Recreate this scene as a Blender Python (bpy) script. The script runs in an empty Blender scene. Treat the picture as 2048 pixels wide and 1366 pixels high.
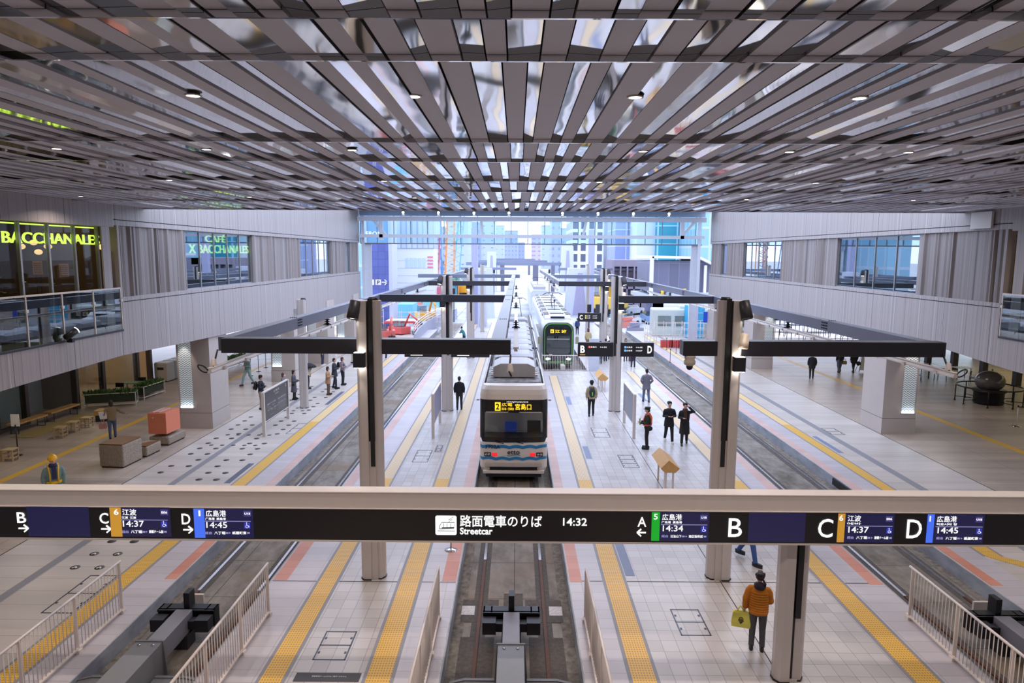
import bpy, bmesh, math, random
from math import pi, sin, cos, radians, sqrt
from mathutils import Vector, Matrix
random.seed(7)
sc = bpy.context.scene
COL = sc.collection

# ---------------------------------------------------------------- camera
CAM_H = 7.8
F_PX = 1365.0
YAW, PIT, ROL = radians(.33), radians(7.31), radians(.3)
_f = Vector((-sin(YAW)*cos(PIT), cos(YAW)*cos(PIT), -sin(PIT)))
_r0 = Vector((cos(YAW), sin(YAW), 0)); _u0 = _r0.cross(_f)
_r = _r0*cos(ROL) + _u0*sin(ROL); _u = _u0*cos(ROL) - _r0*sin(ROL)
cam = bpy.data.objects.new('camera', bpy.data.cameras.new('camera'))
COL.objects.link(cam)
cam.data.sensor_width = 36; cam.data.lens = 36*F_PX/2048
cam.data.clip_start = .1; cam.data.clip_end = 2000
cam.matrix_world = Matrix(((_r.x,_u.x,-_f.x,0),(_r.y,_u.y,-_f.y,0),(_r.z,_u.z,-_f.z,CAM_H),(0,0,0,1)))
sc.camera = cam

def _ray(x, y): return _f*F_PX + _r*(x-1024) + _u*(683-y)
def at_z(x, y, Z=0.0):
    d = _ray(x, y); t = (Z-CAM_H)/d.z; return Vector((0,0,CAM_H)) + d*t
def at_y(x, y, Y):
    d = _ray(x, y); t = Y/d.y; return Vector((0,0,CAM_H)) + d*t

# ---------------------------------------------------------------- world, sun, exposure
w = bpy.data.worlds.new('world'); sc.world = w; w.use_nodes = True
bg = w.node_tree.nodes['Background']
bg.inputs[0].default_value = (.70, .775, 1, 1); bg.inputs[1].default_value = 3.3
sc.view_settings.view_transform = 'Standard'; sc.view_settings.look = 'None'
sc.view_settings.exposure = 0.0; sc.view_settings.gamma = 1.0
sc.view_settings.use_curve_mapping = False
sc.cycles.max_bounces = 7; sc.cycles.diffuse_bounces = 4; sc.cycles.glossy_bounces = 4
sc.cycles.transmission_bounces = 6; sc.cycles.transparent_max_bounces = 12
sc.cycles.caustics_reflective = False; sc.cycles.caustics_refractive = False
sc.cycles.sample_clamp_indirect = 6.0
sc.cycles.use_denoising = True
sc.cycles.use_adaptive_sampling = True; sc.cycles.adaptive_threshold = .02

CEIL = 9.37          # ceiling height; ceiling, side walls and glazed front already scaled down about the camera
WARM = (1, .84, .75)
LAMP_ROWS = {-6.4: (-10.4, -5.73, -1.09, 3.58, 8.2, 12.9), -2.0: (-12.7,-8.06,-3.41, 1.24, 5.91, 10.5),
             2.6: (-12.7,-8.06,-3.41, 1.24, 5.91, 10.5), 7.10: (-12.1,-7.7,-5.47,-3.26,-1.04,1.18,3.42,5.64,7.87,12.3),
             10.7: (-11.7,-9.2,-7.05,-4.75,-2.52,1.92,4.15,5.95,8.5,13.0), 15.2: (-12.4,-7.6,-2.9, 1.8, 6.5, 11.2,15),
             19.7: (-12.4,-7.6,-2.9, 1.8, 6.5, 11.2,15)}
LAMP_POWER = 36.0
def area_lamp(name, loc, size, power, color=WARM, rot=(0,0,0), parent=None, spread=None, size_y=None):
    l = bpy.data.lights.new(name, 'AREA'); l.shape = 'DISK' if size_y is None else 'RECTANGLE'
    l.size = size; l.energy = power; l.color = color
    if size_y: l.size_y = size_y
    if spread: l.spread = spread
    o = bpy.data.objects.new(name, l); COL.objects.link(o); o.location = loc; o.rotation_euler = rot
    if parent: o.parent = parent
    return o

# ---------------------------------------------------------------- object helpers
def tag(o, label=None, cat=None, group=None, kind=None):
    if label: o['label'] = label
    if cat: o['category'] = cat
    if group: o['group'] = group
    if kind: o['kind'] = kind
    return o
def empty(name, loc=(0,0,0), rz=0.0, label=None, cat=None, group=None, kind=None):
    o = bpy.data.objects.new(name, None); COL.objects.link(o)
    o.location = loc; o.rotation_euler = (0,0,rz); o.empty_display_size = .1
    return tag(o, label, cat, group, kind)
def link(name, me, mats=None, parent=None, loc=None, rz=None):
    o = bpy.data.objects.new(name, me); COL.objects.link(o)
    if mats is not None:
        for m in (mats if isinstance(mats, (list, tuple)) else [mats]): me.materials.append(m)
    if parent: o.parent = parent
    if loc: o.location = loc
    if rz is not None: o.rotation_euler = (0,0,rz)
    return o
def copy_tree(o, parent=None):
    c = o.copy(); COL.objects.link(c)
    if parent: c.parent = parent
    for ch in list(o.children): copy_tree(ch, c)
    return c

class MB:
    def __init__(s): s.v = []; s.f = []; s.mi = []; s.sm = []; s.cur = 0; s.smooth = False
    def add(s, vs, fs):
        b = len(s.v); s.v += [tuple(x) for x in vs]
        for f in fs: s.f.append(tuple(b+i for i in f)); s.mi.append(s.cur); s.sm.append(s.smooth)
        return s
    def box(s, x0,x1,y0,y1,z0,z1):
        return s.add([(x0,y0,z0),(x1,y0,z0),(x1,y1,z0),(x0,y1,z0),(x0,y0,z1),(x1,y0,z1),(x1,y1,z1),(x0,y1,z1)],
                     [(0,3,2,1),(4,5,6,7),(0,1,5,4),(1,2,6,5),(2,3,7,6),(3,0,4,7)])
    def cbox(s, c, d, rz=0.0):
        vs = []
        for sz in (-1,1):
            for sx, sy in ((-1,-1),(1,-1),(1,1),(-1,1)):
                x, y = sx*d[0]/2, sy*d[1]/2
                vs.append((c[0]+x*cos(rz)-y*sin(rz), c[1]+x*sin(rz)+y*cos(rz), c[2]+sz*d[2]/2))
        return s.add(vs, [(0,3,2,1),(4,5,6,7),(0,1,5,4),(1,2,6,5),(2,3,7,6),(3,0,4,7)])
    def loft(s, rings, cap=True, close=True):
        n = len(rings[0]); b = len(s.v)
        vs = [p for r in rings for p in r]; fs = []
        for k in range(len(rings)-1):
            for i in range(n if close else n-1):
                j = (i+1) % n; fs.append((k*n+i, k*n+j, (k+1)*n+j, (k+1)*n+i))
        if cap: fs.append(tuple(range(n-1,-1,-1))); fs.append(tuple((len(rings)-1)*n+i for i in range(n)))
        return s.add(vs, fs)
    def prism(s, pts, z0, z1):
        return s.loft([[(p[0],p[1],z0) for p in pts],[(p[0],p[1],z1) for p in pts]])
    def ext(s, pts, a, b):          # extrude a list of 3-D points by the vector a..b
        a = Vector(a); b = Vector(b)
        return s.loft([[tuple(Vector(p)+a) for p in pts],[tuple(Vector(p)+b) for p in pts]])
    def cyl(s, x, y, z0, z1, r, r1=None, n=16):
        r1 = r if r1 is None else r1; sm = s.smooth; s.smooth = True
        s.loft([[(x+r*cos(2*pi*i/n), y+r*sin(2*pi*i/n), z0) for i in range(n)],[(x+r1*cos(2*pi*i/n), y+r1*sin(2*pi*i/n), z1) for i in range(n)]])
        s.smooth = sm; return s
    def lathe(s, prof, c=(0,0,0), n=20, axis='z'):
        sm = s.smooth; s.smooth = True; rings = []
        for r, z in prof:
            ring = []
            for i in range(n):
                a = 2*pi*i/n; p = (max(r,1e-4)*cos(a), max(r,1e-4)*sin(a), z)
                if axis == 'y': p = (p[0], p[2], p[1])
                if axis == 'x': p = (p[2], p[0], p[1])
                ring.append((c[0]+p[0], c[1]+p[1], c[2]+p[2]))
            rings.append(ring)
        s.loft(rings); s.smooth = sm; return s
    def tube(s, pts, r, n=8, r1=None):
        pts = [Vector(p) for p in pts]; rings = []; sm = s.smooth; s.smooth = n > 4
        m = len(pts)
        up = None
        for k, p in enumerate(pts):
            d = (pts[min(k+1,m-1)] - pts[max(k-1,0)])
            if d.length < 1e-7: d = Vector((0,0,1))
            d.normalize()
            if up is None:
                up = Vector((0,0,1)) if abs(d.z) < .9 else Vector((0,1,0))
            a = d.cross(up)
            if a.length < 1e-4: a = d.orthogonal()
            a.normalize(); b = a.cross(d).normalized(); up = b
            if isinstance(r, (list,tuple)): rr = r[k]
            else: rr = r if r1 is None else r + (r1-r)*k/max(m-1,1)
            off = pi/4 if n == 4 else 0
            rings.append([tuple(p + a*rr*cos(2*pi*i/n+off) + b*rr*sin(2*pi*i/n+off)) for i in range(n)])
        s.loft(rings); s.smooth = sm; return s
    def bar(s, a, b, w, h=None):    # rectangular bar from a to b
        h = h or w; a = Vector(a); b = Vector(b); d = (b-a).normalized()
        up = Vector((0,0,1)) if abs(d.z) < .95 else Vector((0,1,0))
        x = d.cross(up).normalized()*w/2; y = x.cross(d).normalized()*h/2
        q = [x+y, -x+y, -x-y, x-y]
        return s.loft([[tuple(a+k) for k in q],[tuple(b+k) for k in q]])
    def ell(s, c, r, n=12, m=8, rz=0):
        sm = s.smooth; s.smooth = True; rings = []
        for k in range(m+1):
            t = -pi/2 + pi*k/m; t = max(min(t, pi/2-.02), -pi/2+.02)
            ring = []
            for i in range(n):
                a = 2*pi*i/n; x, y = r[0]*cos(t)*cos(a), r[1]*cos(t)*sin(a)
                ring.append((c[0]+x*cos(rz)-y*sin(rz), c[1]+x*sin(rz)+y*cos(rz), c[2]+r[2]*sin(t)))
            rings.append(ring)
        s.loft(rings); s.smooth = sm; return s
    def quad(s, a, b, c, d): return s.add([a,b,c,d], [(0,1,2,3)])
    def mesh(s, name='m'):
        me = bpy.data.meshes.new(name); me.from_pydata(s.v, [], s.f)
        me.polygons.foreach_set('material_index', s.mi); me.polygons.foreach_set('use_smooth', s.sm)
        bm = bmesh.new(); bm.from_mesh(me); bmesh.ops.recalc_face_normals(bm, faces=bm.faces); bm.to_mesh(me); bm.free()
        me.update(); return me
    def build(s, name, mats, parent=None, loc=None, rz=None, bevel=0):
        me = s.mesh(name)
        o = link(name, me, mats, parent, loc, rz)
        if bevel:
            b = o.modifiers.new('b', 'BEVEL'); b.width = bevel; b.segments = 2; b.limit_method = 'ANGLE'; b.angle_limit = radians(40)
        return o

_DG = None
def bake(o, name=None):
    dg = bpy.context.evaluated_depsgraph_get(); dg.update()
    me = bpy.data.meshes.new_from_object(o.evaluated_get(dg)); return me
def text_mesh(s, bold=0.0, ext=.01):
    cu = bpy.data.curves.new('t', 'FONT'); cu.body = s; cu.size = 1; cu.offset = bold; cu.extrude = ext
    cu.align_x = 'LEFT'; cu.resolution_u = 3
    o = bpy.data.objects.new('t', cu); COL.objects.link(o)
    me = bake(o); bpy.data.objects.remove(o); bpy.data.curves.remove(cu); return me
def text_fit(name, s, rect, Y, mat, parent, bold=.012, depth=.006, origin=(0,0,0)):
    """lettering standing in the plane y=Y that faces -y and fills rect=(x0,x1,z0,z1)"""
    me = text_mesh(s, bold)
    xs = [v.co.x for v in me.vertices]; ys = [v.co.y for v in me.vertices]
    a, b, c, d = min(xs), max(xs), min(ys), max(ys)
    x0,x1,z0,z1 = rect
    for v in me.vertices:
        v.co = Vector((x0+(v.co.x-a)/(b-a)*(x1-x0)-origin[0], Y-(depth if v.co.z > 0 else 0)-origin[1], z0+(v.co.y-c)/(d-c)*(z1-z0)-origin[2]))
    me.materials.clear()
    return link(name, me, mat, parent)

# ---------------------------------------------------------------- materials
_M = {}
def nm(name):
    m = bpy.data.materials.new(name); m.use_nodes = True; nt = m.node_tree
    return m, nt, nt.nodes['Principled BSDF']
def N(nt, t, **k):
    n = nt.nodes.new(t)
    for a, b in k.items():
        if a.startswith('i_'): n.inputs[int(a[2:])].default_value = b
        else: setattr(n, a, b)
    return n
def c4(c): return (c[0], c[1], c[2], 1)
def srgb(r, g, b):
    f = lambda x: (x/255/12.92 if x/255 <= .04045 else ((x/255+.055)/1.055)**2.4)
    return (f(r), f(g), f(b))
def plain(name, col, rough=.5, metal=0.0, var=.08, scale=6.0, spec=None):
    if name in _M: return _M[name]
    m, nt, p = nm(name)
    p.inputs['Roughness'].default_value = rough; p.inputs['Metallic'].default_value = metal
    if spec is not None: p.inputs['Specular IOR Level'].default_value = spec
    tc = N(nt, 'ShaderNodeTexCoord'); no = N(nt, 'ShaderNodeTexNoise'); no.inputs['Scale'].default_value = scale; no.inputs['Detail'].default_value = 3
    mx = N(nt, 'ShaderNodeMix', data_type='RGBA')
    mx.inputs[6].default_value = c4([max(0,x*(1-var)) for x in col]); mx.inputs[7].default_value = c4([min(1,x*(1+var)) for x in col])
    nt.links.new(tc.outputs['Object'], no.inputs['Vector']); nt.links.new(no.outputs['Fac'], mx.inputs[0]); nt.links.new(mx.outputs[2], p.inputs['Base Color'])
    _M[name] = m; return m
def emis(name, col, st=1.0, rough=.4):
    if name in _M: return _M[name]
    m, nt, p = nm(name); p.inputs['Base Color'].default_value = c4([x*.3 for x in col]); p.inputs['Roughness'].default_value = rough
    p.inputs['Emission Color'].default_value = c4(col); p.inputs['Emission Strength'].default_value = st
    _M[name] = m; return m
def glass(name, tint=(.8,.9,.92), refl=.12, rough=.01):
    if name in _M: return _M[name]
    m = bpy.data.materials.new(name); m.use_nodes = True; nt = m.node_tree; nt.nodes.clear()
    out = N(nt,'ShaderNodeOutputMaterial'); mix = N(nt,'ShaderNodeMixShader'); tr = N(nt,'ShaderNodeBsdfTransparent'); gl = N(nt,'ShaderNodeBsdfGlossy')
    lw = N(nt,'ShaderNodeLayerWeight'); lw.inputs[0].default_value = .5; fr = N(nt,'ShaderNodeMath', operation='POWER'); fr.inputs[1].default_value = 5; nt.links.new(lw.outputs['Facing'], fr.inputs[0])
    ad = N(nt,'ShaderNodeMath', operation='ADD', use_clamp=True); ad.inputs[1].default_value = refl
    tr.inputs[0].default_value = c4(tint); gl.inputs['Roughness'].default_value = rough; gl.inputs[0].default_value = (.9,.95,1,1)
    nt.links.new(fr.outputs[0], ad.inputs[0]); nt.links.new(ad.outputs[0], mix.inputs[0]); nt.links.new(tr.outputs[0], mix.inputs[1]); nt.links.new(gl.outputs[0], mix.inputs[2]); nt.links.new(mix.outputs[0], out.inputs[0])
    _M[name] = m; return m
def tiles(name, c1, c2, mort, bw, rh, ms=.004, rough=.4, offset=0.0, streak=None, stain=.12, shift=(0,0,0)):
    m, nt, p = nm(name); tc = N(nt,'ShaderNodeTexCoord'); mp = N(nt,'ShaderNodeMapping'); mp.inputs['Location'].default_value = shift
    br = N(nt,'ShaderNodeTexBrick', offset=offset, squash=1.0)
    br.inputs['Color1'].default_value = c4(c1); br.inputs['Color2'].default_value = c4(c2); br.inputs['Mortar'].default_value = c4(mort)
    br.inputs['Scale'].default_value = 1; br.inputs['Mortar Size'].default_value = ms; br.inputs['Mortar Smooth'].default_value = .1
    br.inputs['Brick Width'].default_value = bw; br.inputs['Row Height'].default_value = rh; br.inputs['Bias'].default_value = -.15
    nt.links.new(tc.outputs['Object'], mp.inputs[0]); nt.links.new(mp.outputs[0], br.inputs['Vector'])
    no = N(nt,'ShaderNodeTexNoise'); no.inputs['Scale'].default_value = .7; no.inputs['Detail'].default_value = 5
    sm = N(nt,'ShaderNodeMapping'); sm.inputs['Scale'].default_value = streak or (1,1,1)
    nt.links.new(tc.outputs['Object'], sm.inputs[0]); nt.links.new(sm.outputs[0], no.inputs['Vector'])
    mr = N(nt,'ShaderNodeMapRange'); mr.inputs[1].default_value = .3; mr.inputs[2].default_value = .7; mr.inputs[3].default_value = 1-stain; mr.inputs[4].default_value = 1+stain*.4
    nt.links.new(no.outputs['Fac'], mr.inputs[0])
    mx = N(nt,'ShaderNodeMix', data_type='RGBA', blend_type='MULTIPLY'); mx.inputs[0].default_value = 1
    nt.links.new(br.outputs['Color'], mx.inputs[6]); nt.links.new(mr.outputs[0], mx.inputs[7]); nt.links.new(mx.outputs[2], p.inputs['Base Color'])
    p.inputs['Roughness'].default_value = rough
    return m
def concrete(name, c1, c2, streak=(1,1,1), scale=1.0, rough=.75, joint=None, rust=None):
    m, nt, p = nm(name); tc = N(nt,'ShaderNodeTexCoord')
    mp = N(nt,'ShaderNodeMapping'); mp.inputs['Scale'].default_value = streak
    n1 = N(nt,'ShaderNodeTexNoise'); n1.inputs['Scale'].default_value = scale; n1.inputs['Detail'].default_value = 7; n1.inputs['Roughness'].default_value = .68
    nt.links.new(tc.outputs['Object'], mp.inputs[0]); nt.links.new(mp.outputs[0], n1.inputs['Vector'])
    cr = N(nt,'ShaderNodeValToRGB'); cr.color_ramp.elements[0].position = .32; cr.color_ramp.elements[0].color = c4(c1); cr.color_ramp.elements[1].position = .68; cr.color_ramp.elements[1].color = c4(c2)
    nt.links.new(n1.outputs['Fac'], cr.inputs[0]); last = cr.outputs[0]
    if rust:
        n2 = N(nt,'ShaderNodeTexNoise'); n2.inputs['Scale'].default_value = .45; n2.inputs['Detail'].default_value = 4
        nt.links.new(tc.outputs['Object'], n2.inputs['Vector'])
        r2 = N(nt,'ShaderNodeMapRange'); r2.inputs[1].default_value = .52; r2.inputs[2].default_value = .7; nt.links.new(n2.outputs['Fac'], r2.inputs[0])
        mx = N(nt,'ShaderNodeMix', data_type='RGBA'); mx.inputs[7].default_value = c4(rust); nt.links.new(r2.outputs[0], mx.inputs[0]); nt.links.new(last, mx.inputs[6]); last = mx.outputs[2]
    if joint:
        br = N(nt,'ShaderNodeTexBrick', offset=0); br.inputs['Color1'].default_value = (1,1,1,1); br.inputs['Color2'].default_value = (.86,.86,.86,1); br.inputs['Mortar'].default_value = (.3,.29,.28,1)
        br.inputs['Scale'].default_value = 1; br.inputs['Mortar Size'].default_value = .012; br.inputs['Brick Width'].default_value = joint[0]; br.inputs['Row Height'].default_value = joint[1]
        nt.links.new(tc.outputs['Object'], br.inputs['Vector'])
        mx = N(nt,'ShaderNodeMix', data_type='RGBA', blend_type='MULTIPLY'); mx.inputs[0].default_value = 1
        nt.links.new(last, mx.inputs[6]); nt.links.new(br.outputs['Color'], mx.inputs[7]); last = mx.outputs[2]
    nt.links.new(last, p.inputs['Base Color']); p.inputs['Roughness'].default_value = rough
    return m
def stripes(name, dark, mid, light, axis=1, freq=9.0, seams=2.55, rough=.45):
    """vertical streaks of the ribbed metal cladding, random along one horizontal axis"""
    m, nt, p = nm(name); tc = N(nt,'ShaderNodeTexCoord')
    mp = N(nt,'ShaderNodeMapping'); s = [0,0,.0]; s[axis] = freq; mp.inputs['Scale'].default_value = s
    no = N(nt,'ShaderNodeTexNoise'); no.inputs['Scale'].default_value = 1; no.inputs['Detail'].default_value = 3; no.inputs['Roughness'].default_value = .8
    nt.links.new(tc.outputs['Object'], mp.inputs[0]); nt.links.new(mp.outputs[0], no.inputs['Vector'])
    cr = N(nt,'ShaderNodeValToRGB'); e = cr.color_ramp.elements
    e[0].position = .34; e[0].color = c4(dark); e[1].position = .50; e[1].color = c4(mid)
    x = e.new(.60); x.color = c4(mid); x = e.new(.66); x.color = c4(light)
    nt.links.new(no.outputs['Fac'], cr.inputs[0])
    sp = N(nt,'ShaderNodeSeparateXYZ'); nt.links.new(tc.outputs['Object'], sp.inputs[0])
    md = N(nt,'ShaderNodeMath', operation='PINGPONG'); md.inputs[1].default_value = seams/2; nt.links.new(sp.outputs[axis], md.inputs[0])
    gt = N(nt,'ShaderNodeMath', operation='GREATER_THAN'); gt.inputs[1].default_value = .014; nt.links.new(md.outputs[0], gt.inputs[0])
    mr = N(nt,'ShaderNodeMapRange'); mr.inputs[3].default_value = .35; nt.links.new(gt.outputs[0], mr.inputs[0])
    mx = N(nt,'ShaderNodeMix', data_type='RGBA', blend_type='MULTIPLY'); mx.inputs[0].default_value = 1
    nt.links.new(cr.outputs[0], mx.inputs[6]); nt.links.new(mr.outputs[0], mx.inputs[7]); nt.links.new(mx.outputs[2], p.inputs['Base Color'])
    bp = N(nt,'ShaderNodeBump'); bp.inputs['Strength'].default_value = .35; bp.inputs['Distance'].default_value = .03
    nt.links.new(no.outputs['Fac'], bp.inputs['Height']); nt.links.new(bp.outputs[0], p.inputs['Normal'])
    p.inputs['Roughness'].default_value = rough
    return m

M = {}
M['steel'] = plain('grey_metal', srgb(222,214,208), .42, .1, .04)
M['mast'] = plain('mast_grey_paint', srgb(196,189,186), .4, .1, .04)
M['steel_dark'] = plain('dark_grey_metal', srgb(52,52,58), .45, .3, .05)
M['black'] = plain('black_metal', (.012,.012,.014), .4, .2)
M['slot'] = plain('dark_slot', (.01,.01,.013), .6)
M['white'] = plain('white_paint', (.78,.77,.75), .4, 0, .04)
M['fence'] = plain('white_fence_paint', srgb(226,216,210), .4, 0, .04)
M['rail'] = plain('polished_rail', (.75,.75,.78), .16, .9, .05)
M['rail_rust'] = plain('rusty_rail', srgb(92,56,34), .6, .3, .25, 3)
M['beam_dark'] = plain('dark_beam_paint', srgb(56,56,64), .35, .2, .04)
M['beam_blue'] = plain('slate_beam_paint', srgb(110,112,128), .35, .3, .04)
M['wood'] = plain('light_wood', srgb(205,160,100), .5, 0, .18, 9)
M['stoolwood'] = plain('pale_stool_wood', srgb(200,175,135), .5, 0, .1, 9)
M['brownwood'] = plain('brown_wood', srgb(120,78,46), .5, 0, .2, 12)
M['aggregate'] = concrete('pebble_aggregate', srgb(96,84,74), srgb(196,182,164), scale=38, rough=.8)
M['black_cloth'] = plain('black_cloth', (.018,.018,.022), .85)
M['yellow'] = plain('yellow_paint', srgb(240,190,30), .45)
M['rubber'] = plain('black_rubber', (.02,.02,.02), .7)
M['chrome'] = plain('chrome', (.8,.8,.82), .12, 1.0, .02)
M['letter'] = emis('white_lettering', (1,1,1), 1.1)
M['mirror'] = None
# ================================================================ SETTING
def mirror_mat():
    m, nt, p = nm('polished_mirror_metal')
    p.inputs['Base Color'].default_value = (.80,.80,.82,1); p.inputs['Metallic'].default_value = 1; p.inputs['Roughness'].default_value = .055
    tc = N(nt,'ShaderNodeTexCoord'); mp = N(nt,'ShaderNodeMapping'); mp.inputs['Scale'].default_value = (2.2,.8,1)
    no = N(nt,'ShaderNodeTexNoise'); no.inputs['Scale'].default_value = 1.0; no.inputs['Detail'].default_value = 1
    bp = N(nt,'ShaderNodeBump'); bp.inputs['Strength'].default_value = .14; bp.inputs['Distance'].default_value = .06
    nt.links.new(tc.outputs['Object'], mp.inputs[0]); nt.links.new(mp.outputs[0], no.inputs['Vector']); nt.links.new(no.outputs['Fac'], bp.inputs['Height']); nt.links.new(bp.outputs[0], p.inputs['Normal'])
    return m
M['mirror'] = mirror_mat()
M['board'] = plain('ceiling_board', srgb(208,212,232), .6, 0, .03)
M['plat'] = tiles('platform_tiles', srgb(200,196,195), srgb(183,177,175), srgb(132,126,124), .31, .385, .005, .3, stain=.12, streak=(1,.5,1), shift=(.12,.05,0))
M['plat_side'] = tiles('platform_edge_tiles', srgb(198,193,199), srgb(188,182,186), srgb(140,134,136), 1.6, .385, .004, .35, stain=.08)
M['conc_tile'] = tiles('concourse_tiles', srgb(205,197,190), srgb(196,188,181), srgb(120,112,106), 2.3, .62, .005, .38, stain=.16, streak=(.3,1.6,1))
M['brown_tile'] = tiles('inner_concourse_tiles', srgb(190,174,160), srgb(178,162,150), srgb(110,98,90), 2.3, 1.9, .007, .38, stain=.25, streak=(.25,1.8,1))
M['track'] = concrete('track_concrete', srgb(96,88,78), srgb(158,152,144), (1.0,.5,1), 1.6, .7, joint=(2.4,1.92), rust=srgb(130,112,94))
M['gravel'] = concrete('track_side_concrete', srgb(88,82,76), srgb(148,140,130), (1,1,1), 6, .85)
M['patch'] = concrete('dark_asphalt_patch', srgb(74,68,66), srgb(98,92,88), scale=12, rough=.85)
M['kerb'] = concrete('platform_wall_concrete', srgb(130,136,146), srgb(180,186,196), (1,.4,1), 2, .7)
M['outground'] = concrete('pale_street_paving', srgb(170,174,182), srgb(208,210,216), (.3,1,1), .25, .8, joint=(6,4))
M['coral'] = tiles('coral_edge_tile', srgb(206,136,112), srgb(214,150,128), srgb(170,112,94), .6, .385, .004, .45)
M['coral2'] = tiles('pale_coral_tile', srgb(206,172,164), srgb(214,184,176), srgb(176,150,144), .6, .385, .004, .45)
M['greystripe'] = plain('grey_guide_stripe', srgb(140,140,146), .5, 0, .05)
def tactile(name, col, hole, bars=False):
    m, nt, p = nm(name); tc = N(nt,'ShaderNodeTexCoord'); sp = N(nt,'ShaderNodeSeparateXYZ'); nt.links.new(tc.outputs['Object'], sp.inputs[0])
    fs = []
    for k, step in ((0, .052), (1, .077)):
        if bars and k == 1: continue
        pp = N(nt,'ShaderNodeMath', operation='PINGPONG'); pp.inputs[1].default_value = step/2; nt.links.new(sp.outputs[k], pp.inputs[0])
        dv = N(nt,'ShaderNodeMath', operation='DIVIDE'); dv.inputs[1].default_value = step/2; nt.links.new(pp.outputs[0], dv.inputs[0])
        pw = N(nt,'ShaderNodeMath', operation='POWER'); pw.inputs[1].default_value = 2; nt.links.new(dv.outputs[0], pw.inputs[0]); fs.append(pw)
    if len(fs) == 2:
        ad = N(nt,'ShaderNodeMath', operation='ADD'); nt.links.new(fs[0].outputs[0], ad.inputs[0]); nt.links.new(fs[1].outputs[0], ad.inputs[1]); src = ad
    else: src = fs[0]
    lt = N(nt,'ShaderNodeMath', operation='LESS_THAN'); lt.inputs[1].default_value = .34 if not bars else .2; nt.links.new(src.outputs[0], lt.inputs[0])
    mx = N(nt,'ShaderNodeMix', data_type='RGBA'); mx.inputs[6].default_value = c4(col); mx.inputs[7].default_value = c4(hole); nt.links.new(lt.outputs[0], mx.inputs[0])
    nt.links.new(mx.outputs[2], p.inputs['Base Color']); p.inputs['Roughness'].default_value = .45
    return m
M['tac'] = tactile('yellow_tactile_tiles', srgb(232,184,72), srgb(176,136,66))
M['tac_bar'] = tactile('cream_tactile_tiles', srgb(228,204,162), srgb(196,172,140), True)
M['bluetac'] = plain('blue_grey_floor_plate', srgb(120,132,164), .5)
M['clad'] = stripes('ribbed_cladding', srgb(128,122,122), srgb(168,161,160), srgb(214,212,216))
M['clad_mid'] = stripes('pleated_cladding', srgb(92,86,86), srgb(142,134,132), srgb(170,168,172), freq=3.0, seams=50)
M['stone'] = plain('pillar_stone', srgb(188,178,172), .45, 0, .05, 3)
M['glass'] = glass('clear_window_glass', (.72,.82,.84), .30)
M['dglass'] = glass('reflective_shop_glass', (.55,.62,.62), .14)
M['fglass'] = glass('facade_glass', (.84,.95,.98), .03)
M['shopdark'] = plain('dark_shop_interior', srgb(78,58,38), .8, 0, .3, .8)
M['shopwarm'] = plain('warm_shop_interior', srgb(206,182,150), .7, 0, .2, .8)
M['room'] = plain('pale_room_lining', srgb(150,160,168), .8)
M['frame'] = plain('window_frame_metal', srgb(150,152,156), .4, .4)
M['sofdark'] = plain('dark_soffit', srgb(70,66,66), .7)
Y0 = -14.0

def S(o, k='structure'): o['kind'] = k; return o
# --- ground and track beds
S(MB().box(-400,400,-40,900,-1.0,-.38).build('ground', M['outground']))
t = MB(); t.box(-8.14,-5.80,Y0,80,-.42,-.36); t.box(-1.40,1.33,Y0,80,-.42,-.36); t.box(8.83,11.37,Y0,80,-.42,-.36); t.box(1.9,4.84,45.4,90,-.42,-.36)
tb = S(t.build('floor', M['track']))
g = MB()
for x0, x1 in ((-8.12,-7.95),(-5.98,-5.83),(-1.38,-1.12),(1.05,1.31),(8.87,9.1),(11.1,11.33)): g.box(x0,x1,Y0,66,-.37,-.352)
g.build('drain_edge', M['gravel'], tb)
d = MB()
for xc in (-7.65,-6.2,-.79,.68,9.42,10.84):
    d.box(xc-.16,xc+.16,Y0,45,-.37,-.353)
for xc in (-.79,.68):          # dark asphalt patches round the rails by the buffer
    d.box(xc-.42,xc+.42,14.3,15.3,-.37,-.350); d.box(xc-.36,xc+.36,12.0,13.7,-.37,-.350)
d.box(-.25,.2,14.7,15.6,-.37,-.349)
d.build('asphalt_patch', M['patch'], tb)
wm = MB()
for xc, yc in ((-1.06,14.8),(-.54,14.8),(.43,14.8),(.95,14.8)): wm.box(xc-.15,xc+.15,yc-.2,yc+.2,-.36,-.345)
wm.build('painted_mark', plain('worn_white_paint', srgb(206,206,208), .7, 0, .4, 14), tb)
m_ = MB(); m2_ = MB()
for xc in (-7.65,-6.2,-.79,.68,9.42,10.84):
    far = 130
    m_.box(xc-.035,xc+.035,15.6 if abs(xc) > 2 else 17.4,far,-.40,-.325)
    m2_.box(xc-.035,xc+.035,11.4,15.6 if abs(xc) > 2 else 17.4,-.40,-.325)
for xc in (2.35,3.78): m_.box(xc-.035,xc+.035,45.6,130,-.40,-.325)
rl = m_.build('tram_rail', M['rail']); tag(rl, 'straight shiny tram rails sunk in the concrete beds', 'rail', kind='structure')
m2_.build('rusty_rail_end', M['rail_rust'], rl)

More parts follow.
